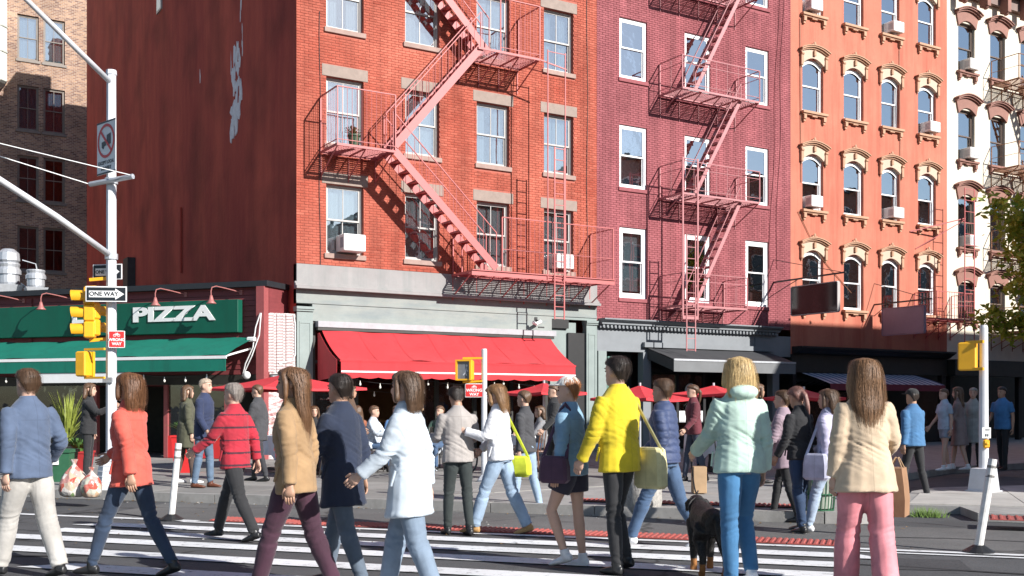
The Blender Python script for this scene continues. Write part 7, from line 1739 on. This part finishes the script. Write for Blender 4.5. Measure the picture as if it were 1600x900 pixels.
                for k_ in range(ns + 1):
                    t = (t0 + (t1 - t0) * k_ / ns) * (len(hp_) - 1); i0 = min(int(t), len(hp_) - 2); fr_ = t - i0; zz, ww_, ff_, bb_ = [x + (y - x) * fr_ for x, y in zip(hp_[i0], hp_[i0 + 1])]
                    an = th + wv * math.sin(k_ * 0.9 + ph); w2 = ww_ + off; c_ = (ff_ + bb_) / 2; b2_ = (ff_ - bb_) / 2 + off; q0 = HP(w2 * math.cos(an), c_ + b2_ * math.sin(an), zz); q1 = HP(w2 * math.cos(an + 0.01), c_ + b2_ * math.sin(an + 0.01), zz); tv = (q1 - q0).normalized() * (wd * (1 - 0.75 * k_ / ns)); vs += [q0 - tv, q0 + tv]
                SM.add(vs, [(2 * k_, 2 * k_ + 1, 2 * k_ + 3, 2 * k_ + 2) for k_ in range(ns)])
            sme = bpy.data.meshes.new('strands'); sme.from_pydata([tuple(v) for v in SM.v], [], SM.f); sme.materials.append(hm2); tag(put('hair_strands', sme, hob), kind='stuff')
    if st in ('cap', 'beanie'):
        C = MB(); cm = hair[3]
        C.rings([hring(0.165, 0.094, 0.112, -0.118), hring(0.195, 0.092, 0.108, -0.116), hring(0.225, 0.078, 0.085, -0.1), hring(0.25, 0.05, 0.05, -0.07), hring(0.258, 0.02, 0.015, -0.03)])
        if st == 'cap': C.rings([[HP(w * math.cos(PI * i / 11), y + dd * math.sin(PI * i / 11), zz) for i in range(12)] for zz, w, y, dd in ((0.168, 0.075, 0.06, 0.13), (0.18, 0.075, 0.06, 0.13))])
        put('cap' if st == 'cap' else 'knit_hat', remesh(C, 'cap', [cm], 0.008, 2), root)
    root['_'] = 1; del root['_']
    def wpos(v):
        a = -PHI + R(face); return Vector((p0.x + v.x * math.cos(a) - v.y * math.sin(a), p0.y + v.x * math.sin(a) + v.y * math.cos(a), p0.z + v.z))
    return dict(root=root, wl=wpos(J['wl'] + J['fal'] * 0.09 * S), wr=wpos(J['wr'] + J['far'] * 0.09 * S), sl=wpos(J['sl']), sr=wpos(J['sr']), hl=wpos(J['hl']), hr=wpos(J['hr']), ang=-PHI + R(face), p0=p0, S=S)
def stride(k=1.0, lead='l', arms=1.0, **kw):
    """a walking step; lead = leg in front"""
    o = 'r' if lead == 'l' else 'l'
    d = {'h' + lead: 26 * k, 'k' + lead: 6, 'h' + o: -17 * k, 'k' + o: 14 * k, 's' + lead: -20 * k * arms, 's' + o: 24 * k * arms, 'e' + lead: 14, 'e' + o: 30, 'al': 11, 'ar': 11, 'lean': 3}
    d.update(kw); return d
def passing(lead='l', k=1.0, **kw):
    o = 'r' if lead == 'l' else 'l'
    d = {'h' + lead: 22 * k, 'k' + lead: 42 * k, 'h' + o: -3, 'k' + o: 3, 's' + lead: -6, 's' + o: 10, 'el': 18, 'er': 18, 'al': 11, 'ar': 11, 'lean': 3, 'f' + lead: -14}
    d.update(kw); return d
F = fabric
DEN = F('denim', (0.06, 0.11, 0.2)); DENL = F('denim_light', (0.3, 0.4, 0.52)); DENB = F('denim_blue', (0.045, 0.16, 0.32)); BLK = F('black', (0.018, 0.018, 0.02)); NAVY = F('navy', (0.03, 0.05, 0.1))
SHB = dict(m=mk('shoe_black', (0.015, 0.015, 0.016), 0.4), sole=M_BLACK); SHW = dict(m=mk('shoe_white', (0.75, 0.75, 0.76), 0.5)); SHT = dict(m=mk('shoe_tan', (0.42, 0.24, 0.09), 0.6), h=0.11, sole=mk('sole_tan', (0.3, 0.2, 0.1), 0.6), name='boot'); SHBR = dict(m=mk('shoe_brown', (0.12, 0.04, 0.02), 0.4), sole=M_BLACK)
BRN = ('brown', (0.1, 0.055, 0.03))
# near row of walkers, left to right
pe = {}
pe['navy'] = person('person in navy jacket and pale grey trousers walking at the left edge', 46, 902, 58, 1.76, stride(0.75, 'l', 1.0, sr=-14, er=62, ar=20), False, 'a', ('short', *BRN), dict(m=F('navy_jacket', (0.075, 0.105, 0.17)), len=0.82, fit=0.026), dict(m=F('grey_trouser', (0.42, 0.4, 0.37)), fit=0.022), SHB)
pe['coral'] = person('person in bright coral red jacket walking left past the signal pole', 206, 903, 74, 1.74, stride(0.95, 'l', 1.3), True, 'b', ('mid', 'auburn', (0.16, 0.07, 0.03)), dict(m=F('coral', (0.62, 0.095, 0.065)), len=0.78, fit=0.028, flare=0.015), dict(m=F('navy_trouser', (0.025, 0.045, 0.085)), fit=0.0), SHB)
pe['stripe'] = person('person in crimson jacket with thin dark stripes walking left', 368, 845, 70, 1.70, stride(0.9, 'r', 1.2), False, 'a', ('short', 'grey', (0.3, 0.26, 0.23)), dict(m=F('crimson', (0.36, 0.014, 0.03)), m2=F('crimson_dark', (0.05, 0.01, 0.02)), len=0.8, fit=0.026, mid=lambda c: 1 if (c.z * 7.4) % 1 < 0.13 and c.z < 1.4 else 0), dict(m=BLK, fit=0.012), SHB)
pe['tan'] = person('person with long brown hair in tan jacket and dark plum trousers', 462, 938, 74, 1.74, stride(0.8, 'l', 1.0, sr=-10, er=20, hyaw=20), True, 'b', ('long', 'chestnut', (0.17, 0.085, 0.04)), dict(m=F('tan', (0.32, 0.2, 0.1)), len=0.8, fit=0.028), dict(m=F('plum', (0.05, 0.014, 0.03)), fit=0.012), SHB)
pe['dusk'] = person('person in dark navy coat between the tan jacket and the pale coat', 536, 918, 66, 1.70, stride(0.7, 'r', 1.0, hyaw=-10), False, 'b', ('short', 'dark', (0.03, 0.02, 0.015)), dict(m=F('midnight', (0.012, 0.02, 0.045)), len=0.66, fit=0.034, flare=0.02, name='coat'), dict(m=F('slate', (0.1, 0.13, 0.17)), fit=0.012), SHB)
pe['pale'] = person('person in pale blue grey coat walking left in the foreground', 640, 945, 76, 1.70, stride(0.7, 'r', 1.2), True, 'a', ('mid', 'brown', (0.11, 0.06, 0.032)), dict(m=F('pale_coat', (0.5, 0.56, 0.62)), len=0.66, fit=0.036, flare=0.03, name='coat'), dict(m=F('steel_blue', (0.2, 0.26, 0.34)), fit=0.02), SHW)
pe['grey'] = person('person in grey sweater and dark trousers seen from behind', 716, 836, 22, 1.66, stride(0.35, 'l', 0.6, hpit=25, sl=14, el=78, sr=10, er=84), False, 'b', ('short', 'dark', (0.03, 0.02, 0.015)), dict(m=F('grey_sweater', (0.34, 0.31, 0.29)), len=0.84, fit=0.024, name='sweater'), dict(m=F('ink', (0.025, 0.033, 0.032)), fit=0.004), SHB)
pe['white'] = person('person in white jacket and light jeans stepping left with tan boots', 782, 836, 72, 1.70, stride(0.85, 'l', 1.0, sl=18, el=88, hpit=14), True, 'a', ('mid', 'honey', (0.26, 0.14, 0.06)), dict(m=F('white_jacket', (0.72, 0.72, 0.74)), len=0.86, fit=0.03), dict(m=DENL, fit=0.01, flare=0.012), SHT)
pe['denim'] = person('person in light denim jacket, dark shorts and white trainers', 893, 886, 62, 1.69, passing('l', 1.0, hyaw=15), True, 'a', ('cap', 'ginger', (0.38, 0.15, 0.05), F('cap_white', (0.7, 0.68, 0.64))), dict(m=F('denim_jacket', (0.2, 0.34, 0.46)), len=0.83, fit=0.035), dict(m=F('plum_shorts', (0.025, 0.022, 0.04)), kind='shorts', fit=0.022), SHW)
pe['yellow'] = person('tall person in yellow jacket and ripped black jeans', 968, 897, 42, 1.85, passing('r', 0.75, er=45, sr=12), False, 'a', ('short', 'dark', (0.05, 0.03, 0.02)), dict(m=F('yellow', (0.6, 0.46, 0.012)), len=0.8, fit=0.028), dict(m=BLK, fit=0.002), SHB)
pe['puffer'] = person('person in navy quilted jacket and jeans stepping left in white trainers', 1040, 856, 68, 1.74, stride(1.0, 'l', 0.8, sl=-12, el=48, hyaw=-12), False, 'b', ('short', 'brown', (0.09, 0.05, 0.03)), dict(m=F('navy_puffer', (0.035, 0.055, 0.13), 0.6), len=0.88, fit=0.034, puff=0.01), dict(m=DEN, fit=0.01), SHW)
pe['mint'] = person('person with blonde hair in mint green jacket and blue jeans, from behind', 1156, 917, 14, 1.82, passing('r', 0.8, sl=20, el=40), True, 'a', ('mid', 'blonde', (0.6, 0.43, 0.2)), dict(m=F('mint', (0.42, 0.56, 0.48)), len=0.85, fit=0.036, hood=True), dict(m=DENB, fit=0.01), SHW)
pe['blacktop'] = person('person in black sweater and dark jeans with black trainers', 1251, 832, 30, 1.66, stride(0.4, 'r', 0.3, er=95, sr=15, hpit=18), True, 'b', ('tail', 'rose', (0.2, 0.1, 0.08)), dict(m=F('black_sweater', (0.014, 0.014, 0.016)), len=0.86, fit=0.02, name='sweater'), dict(m=F('dark_denim', (0.02, 0.045, 0.1)), fit=0.004), dict(m=mk('shoe_black', (0.015, 0.015, 0.016)), sole=M_SOLE))
pe['lilac'] = person('person in lilac jacket and pale jeans behind the beige coat', 1297, 834, 50, 1.64, stride(0.7, 'l', 1.0, hyaw=20), True, 'a', ('mid', *BRN), dict(m=F('lilac', (0.5, 0.47, 0.62)), len=0.8, fit=0.035), dict(m=F('ice_denim', (0.36, 0.44, 0.56)), fit=0.008), SHW)
pe['mauve'] = person('person in dusky mauve coat behind the black sweater walker', 1226, 815, 60, 1.64, stride(0.6, 'r'), True, 'a', ('short', *BRN), dict(m=F('mauve', (0.3, 0.22, 0.26)), len=0.7, fit=0.035, name='coat'), dict(m=BLK), SHB)
pe['beige'] = person('person with long brown hair, beige coat and pink trousers', 1352, 935, 4, 1.80, stride(0.4, 'l', 0.6, sr=6, er=62, ar=16), True, 'a', ('long', 'walnut', (0.2, 0.105, 0.05)), dict(m=F('beige', (0.55, 0.42, 0.29)), len=0.76, fit=0.032, flare=0.03, name='coat'), dict(m=F('pink', (0.7, 0.24, 0.27), 0.6), fit=0.026, flare=0.02), SHW)
pe['denimr'] = person('person in blue denim jacket and dark cap behind the paper bags', 1428, 782, 30, 1.7, stride(0.5, 'l'), False, 'b', ('cap', 'dark', (0.03, 0.02, 0.015), F('cap_black', (0.02, 0.02, 0.02))), dict(m=F('blue_jacket', (0.05, 0.15, 0.3)), len=0.84, fit=0.03), dict(m=BLK), SHB, voxel=0.016)
# on the far pavement
pe['blazer'] = person('person in navy blazer, jeans and brown shoes on the far pavement', 318, 762, -100, 1.74, stride(0.3, 'l', 0.5), False, 'a', ('short', 'ash', (0.3, 0.24, 0.18)), dict(m=F('navy_blazer', (0.02, 0.03, 0.075)), len=0.76, fit=0.026), dict(m=F('mid_denim', (0.1, 0.15, 0.22)), fit=0.006), SHBR, z=SW, voxel=0.015)
pe['olive'] = person('person in dark olive coat beside the navy blazer', 290, 755, -60, 1.66, stride(0.4, 'r', 0.4), True, 'a', ('mid', *BRN), dict(m=F('olive', (0.075, 0.075, 0.045)), len=0.62, fit=0.035, name='coat'), dict(m=F('brown_trouser', (0.08, 0.05, 0.04))), SHW, z=SW, voxel=0.015)
pe['backleft'] = person('person in black jacket behind the leafy plant at left', 138, 752, -80, 1.7, dict(sr=45, er=70), True, 'a', ('mid', *BRN), dict(m=BLK, len=0.82, fit=0.025), dict(m=BLK), SHB, z=SW, voxel=0.017)
pe['far1'] = person('person in pale shirt and shorts in the shade left of the right post', 1477, 735, 100, 1.66, stride(0.4, 'l'), True, 'a', ('short', *BRN), dict(m=F('pale_shirt', (0.42, 0.5, 0.6)), len=0.86, sleeve=0.6), dict(m=F('grey_shorts', (0.3, 0.34, 0.4)), kind='shorts'), SHW, z=SW, voxel=0.019)
pe['far2'] = person('person in taupe dress in the shade left of the right post', 1499, 734, 60, 1.7, stride(0.5, 'r'), True, 'a', ('long', *BRN), dict(m=F('taupe', (0.26, 0.2, 0.19)), len=0.5, flare=0.05, name='dress'), None, SHW, z=SW, voxel=0.019)
pe['far3'] = person('person in pale grey coat in the shade beside the right post', 1521, 733, 150, 1.68, dict(), True, 'a', ('short', 'grey2', (0.4, 0.36, 0.3)), dict(m=F('grey_coat', (0.36, 0.36, 0.34)), len=0.55, flare=0.04, name='coat'), dict(m=BLK), SHB, z=SW, voxel=0.019)
pe['far4'] = person('person in blue shirt in the shade right of the right post', 1567, 734, 120, 1.7, stride(0.3, 'l'), False, 'b', ('short', 'dark', (0.03, 0.02, 0.015)), dict(m=F('blue_shirt', (0.06, 0.2, 0.42)), len=0.84, sleeve=0.6), dict(m=BLK), SHB, z=SW, voxel=0.019)
pe['behind'] = person('person in dark top and pale jeans walking behind the white jacket', 822, 800, 60, 1.66, stride(0.5, 'l'), True, 'a', ('short', *BRN), dict(m=F('charcoal', (0.05, 0.05, 0.055)), len=0.84), dict(m=DENL, fit=0.006), SHB, voxel=0.015)
for k, (px, py, a, lab, tc_, bc_, fm_, hr_) in enumerate((
    (405, 752, 80, 'person in charcoal coat on the far pavement below the near umbrella', (0.05, 0.05, 0.055), (0.03, 0.03, 0.035), False, ('short', *BRN)),
    (545, 748, -80, 'person in dark brown jacket on the far pavement by the steel pole', (0.09, 0.05, 0.03), (0.05, 0.07, 0.12), True, ('mid', *BRN)),
    (868, 752, 95, 'person in black coat on the far pavement behind the denim jacket walker', (0.02, 0.02, 0.022), (0.03, 0.03, 0.035), False, ('short', *BRN)),
    (1182, 756, -85, 'person in dark green jacket on the far pavement right of the mint jacket', (0.03, 0.055, 0.04), (0.03, 0.03, 0.035), True, ('long', *BRN)),
    (1085, 752, 100, 'person in maroon top on the far pavement under the black awning', (0.12, 0.02, 0.03), (0.04, 0.05, 0.08), True, ('tail', *BRN)))):
    person(lab, px, py, a, 1.68, stride(0.5, 'l' if k % 2 else 'r'), fm_, 'ab'[k % 2], hr_, dict(m=F('walk_top_%d' % k, tc_), len=0.72 if k in (0, 2) else 0.84, fit=0.026), dict(m=F('walk_bottom_%d' % k, bc_)), SHB, z=SW, voxel=0.017)
# seated diners
def sit(label, px, py, face, top, hair=('short', *BRN), fem=False, skin='a', dz=0.0):
    return person(label, px, py, face, 1.68, dict(hl=84, hr=86, kl=84, kr=86, sl=35, sr=30, el=55, er=60, lean=6, spread=6), fem, skin, hair, top, dict(m=DEN), SHB, z=SW, voxel=0.018)
d1 = sit('diner in white shirt seated at the umbrella table', 522, 745, 60, dict(m=F('shirt_white', (0.7, 0.7, 0.7)), len=0.86), ('tail', *BRN), True)
d2 = sit('diner in black seated behind the umbrella table', 490, 735, 200, dict(m=BLK, len=0.86), ('long', *BRN), True)
d3 = sit('diner in pale shirt seated behind the pale coat walker', 580, 738, 260, dict(m=F('shirt_pale', (0.55, 0.6, 0.66)), len=0.86))
d4 = sit('diner in white top seated left of the bicycle', 655, 735, 80, dict(m=F('shirt_white', (0.7, 0.7, 0.7)), len=0.86), ('bun', 'ash2', (0.3, 0.2, 0.12)), True)
d5 = sit('diner in blue shirt seated at the middle cafe table', 620, 730, 180, dict(m=F('shirt_blue', (0.08, 0.2, 0.42)), len=0.86))
for k, (px, py, a) in enumerate(((522, 745, 60), (490, 735, 200), (580, 738, 260), (655, 735, 80), (620, 730, 180))):
    bistro_chair(G(px, py, SW), -PHI + R(a), ['chair under the diner in white shirt', 'chair under the diner in black', 'chair under the diner in pale shirt', 'chair under the diner beside the bicycle', 'chair under the diner in blue shirt'][k], M_RATT)
for k, (px, py, a, lab, tp_, hr_) in enumerate(((560, 732, 30, 'diner in rust top seated between the umbrella and the pale coat walker', F('rust', (0.3, 0.1, 0.05)), ('long', *BRN)), (690, 733, 150, 'diner in dark green seated right of the bicycle', F('forest', (0.03, 0.07, 0.05)), ('short', *BRN)), (848, 738, 100, 'diner in grey seated at the table right of the middle post', F('ash_grey', (0.2, 0.2, 0.21)), ('mid', *BRN)), (1125, 734, 60, 'diner in dark blue seated before the black awning', F('night', (0.03, 0.04, 0.09)), ('short', *BRN)))):
    sit(lab, px, py, a, dict(m=tp_, len=0.86), hr_, k % 2 == 0)
    bistro_chair(G(px, py, SW), -PHI + R(a), ['chair under the diner in rust top', 'chair under the diner in dark green', 'chair under the diner in grey', 'chair under the diner in dark blue'][k], M_RATT)
# ------------------------------------------------------------------ bags
def shopping_bag(p, rz, w, h, d, m, lab, hold):
    b = thing('shopping_bag', lab, 'bag', tuple(p), rz)
    mb = MB(); mb.rings([[(sx * w / 2 * k, sy * d / 2 * q, z) for sx, sy in ((-1, -1), (1, -1), (1, 1), (-1, 1))] for z, k, q in ((0, 1, 1), (h * 0.35, 1.03, 1.05), (h * 0.7, 1.0, 0.9), (h, 0.98, 0.7))]); mb.build('bag_body', m, b)
    hh = hold.z - p.z
    for sy in (-1, 1):
        mb = MB(); mb.tube([(-w * 0.25, sy * d * 0.33, h - 0.01), (-w * 0.1, sy * 0.01, hh), (w * 0.1, sy * 0.01, hh), (w * 0.25, sy * d * 0.33, h - 0.01)], 0.005, 5); mb.build('handle', M_CARD, b)
M_PAPER = mk('kraft_paper', (0.3, 0.165, 0.09), 0.8, 0.15, 5, 0.2, 20); M_PAPER2 = mk('kraft_red', (0.36, 0.15, 0.1), 0.8, 0.2, 3)
hnd = pe['beige']['wr']
shopping_bag(Vector((hnd.x, hnd.y, hnd.z - 0.46)) + Vector((CP, -SP, 0)) * 0.13, FACE + R(62), 0.26, 0.38, 0.15, M_PAPER, 'brown paper shopping bag hanging from the beige coat walker', hnd)
shopping_bag(Vector((hnd.x, hnd.y, hnd.z - 0.47)) + Vector((CP, -SP, 0)) * 0.02 + Vector((SP, CP, 0)) * 0.12, FACE + R(75), 0.24, 0.36, 0.12, M_PAPER2, 'reddish brown paper shopping bag partly behind the other paper bag', hnd)
def shoulder_bag(who, side, w, h, d, drop, m, lab, fwd=0.0, out=0.19):
    P_ = pe[who]; s = -1 if side == 'l' else 1; sh = P_['s' + side]; a = P_['ang']; X = Vector((math.cos(a), math.sin(a), 0)); Y = Vector((-math.sin(a), math.cos(a), 0))
    c = Vector((P_['p0'].x, P_['p0'].y, sh.z)) + X * s * out + Y * fwd; c.z -= drop
    b = thing('shoulder_bag', lab, 'bag', tuple(c), a + PI / 2)
    mb = MB(); mb.rings([[(sx * w / 2 * k, sy * d / 2 * k, z) for sx, sy in ((-1, -0.6), (-0.8, -1), (0.8, -1), (1, -0.6), (1, 0.6), (0.8, 1), (-0.8, 1), (-1, 0.6))] for z, k in ((0, 0.8), (0.03, 1), (h * 0.6, 0.97), (h - 0.02, 0.85), (h, 0.7))]); mb.build('pouch', m, b)
    mb = MB(); ca, sa = math.cos(-(a + PI / 2)), math.sin(-(a + PI / 2)); q = sh + Vector((0, 0, 0.1)) - X * s * 0.05 - c; ql = (q.x * ca - q.y * sa, q.x * sa + q.y * ca, q.z)
    mb.tube([(-w * 0.42, 0, h * 0.9), (ql[0] - 0.04, ql[1], ql[2] * 0.93), ql, (ql[0] + 0.04, ql[1], ql[2] * 0.93), (w * 0.42, 0, h * 0.9)], [(0.018, 0.006)] * 5, 6); mb.build('strap', m, b)
shoulder_bag('white', 'r', 0.36, 0.24, 0.13, 0.72, F('neon', (0.55, 0.62, 0.03)), 'neon yellow shoulder bag of the white jacket walker', -0.1, 0.26)
shoulder_bag('yellow', 'r', 0.32, 0.36, 0.13, 0.78, F('tote_cream', (0.66, 0.6, 0.32)), 'cream tote bag on the shoulder of the yellow jacket walker', -0.12, 0.27)
shoulder_bag('lilac', 'l', 0.3, 0.3, 0.12, 0.7, F('bag_lilac', (0.5, 0.5, 0.62)), 'pale lilac bag carried by the lilac jacket walker', 0.05, 0.25)
shoulder_bag('denim', 'l', 0.28, 0.24, 0.12, 0.6, F('bag_wine', (0.07, 0.03, 0.06)), 'dark wine shoulder bag of the denim jacket walker', 0.05, 0.25)
# ------------------------------------------------------------------ the dog
def dog(label, px, py, face):
    root = thing('dog', label, 'dog', tuple(G(px, py)), -PHI + R(face)); C = MB()
    C.tube([(0, -0.3, 0.5), (0, -0.22, 0.52), (0, -0.05, 0.5), (0, 0.15, 0.5), (0, 0.27, 0.53), (0, 0.33, 0.56)], [(0.1, 0.11), (0.125, 0.135), (0.125, 0.14), (0.14, 0.17), (0.13, 0.16), (0.08, 0.1)], 14, side=(1, 0, 0))
    C.tube([(0, 0.26, 0.56), (0, 0.38, 0.6), (0, 0.45, 0.62)], [0.11, 0.09, 0.085], 12, side=(1, 0, 0))
    C.tube([(0, 0.4, 0.64), (0, 0.49, 0.65), (0, 0.56, 0.61), (0, 0.64, 0.58), (0, 0.68, 0.57)], [(0.07, 0.07), (0.085, 0.08), (0.065, 0.06), (0.05, 0.045), (0.035, 0.03)], 12, side=(1, 0, 0))
    for s in (-1, 1):
        C.tube([(s * 0.075, 0.44, 0.68), (s * 0.1, 0.46, 0.64), (s * 0.1, 0.48, 0.56)], [0.02, 0.03, 0.015], 8)
        fy = 0.04 * s
        C.tube([(s * 0.09, 0.24, 0.5), (s * 0.1, 0.22 + fy, 0.36), (s * 0.095, 0.25 + fy, 0.24), (s * 0.09, 0.24 + fy, 0.08), (s * 0.09, 0.26 + fy, 0.03)], [0.075, 0.055, 0.04, 0.032, 0.035], 10); C.tube([(s * 0.09, 0.23 + fy, 0.03), (s * 0.09, 0.31 + fy, 0.025)], [0.035, 0.028], 8)
        C.tube([(s * 0.085, -0.22, 0.48), (s * 0.105, -0.16 - fy, 0.34), (s * 0.1, -0.27 - fy, 0.2), (s * 0.1, -0.25 - fy, 0.07), (s * 0.1, -0.23 - fy, 0.03)], [0.1, 0.075, 0.038, 0.03, 0.033], 10); C.tube([(s * 0.1, -0.25 - fy, 0.03), (s * 0.1, -0.17 - fy, 0.025)], [0.034, 0.028], 8)
    C.tube([(0, -0.3, 0.56), (0, -0.37, 0.53), (0, -0.4, 0.42), (0.02, -0.42, 0.32)], [0.035, 0.03, 0.024, 0.012], 8)
    mB = mk('fur_black', (0.014, 0.012, 0.011), 0.55, 0.4, 30, 0.4, 120, stretch=(1, 1, 0.4)); mT = mk('fur_tan', (0.3, 0.12, 0.03), 0.7, 0.3, 25)
    def mi(c): return 1 if c.z < 0.13 or (c.y > 0.6 and c.z < 0.59) else 0
    me = remesh(C, 'body', [mB, mT], 0.011, 3, lambda p: 0.004 * mnoise.noise(Vector((p.x * 60, p.y * 60, p.z * 25))), mi); put('body', me, root)
    fu = MB(); rf_ = random.Random(8); nv = len(me.vertices)
    for q in range(5000):
        v = me.vertices[rf_.randrange(nv)]; p = v.co; nn = v.normal
        if p.z < 0.15: continue
        d = (Vector((0, -0.8, -0.6)) + nn * 0.35 + Vector((rf_.uniform(-.3, .3), 0, rf_.uniform(-.3, .3)))).normalized() * rf_.uniform(0.015, 0.035); w = nn.cross(d).normalized() * 0.0022
        fu.add([p - w, p + w, p + d], [(0, 1, 2)])
    fme = bpy.data.meshes.new('fur'); fme.from_pydata(fu.v, [], fu.f); fme.materials.append(mB); tag(put('fur', fme, root), kind='stuff')
    E_ = MB()
    for s in (-1, 1): E_.ball((s * 0.045, 0.565, 0.66), 0.011)
    E_.ball((0, 0.695, 0.585), 0.02, 0.015, 0.015); E_.build('eyes_and_nose', M_EYE, root)
    mb = MB(); mb.tube([(0.1 * math.cos(2 * PI * k / 16), 0.38 + 0.03 * math.sin(2 * PI * k / 16), 0.6 + 0.1 * math.sin(2 * PI * k / 16)) for k in range(17)], 0.012, 6); mb.build('collar', M_BLACK, root); root.scale = (0.9, 0.9, 0.9)
    return root
dg_ = dog('large black dog with tan legs walking beside the blue jeans', 1106, 897, 3)
# leash
a = -PHI + R(3); dp = G(1106, 897); nk = Vector((dp.x - 0.38 * math.sin(a), dp.y + 0.38 * math.cos(a), 0.69)); hd = pe['mint']['wl']
ls = MB(); ls.tube([(nk.lerp(hd, t / 8) - Vector((0, 0, 0.12 * 4 * (t / 8) * (1 - t / 8)))) - nk for t in range(9)], 0.007, 5); tag(ls.build('leash', M_BLACK, None, loc=nk), 'thin black leash between the mint jacket walker and the dog', 'leash')

bpy.data.scenes.remove(TMP)
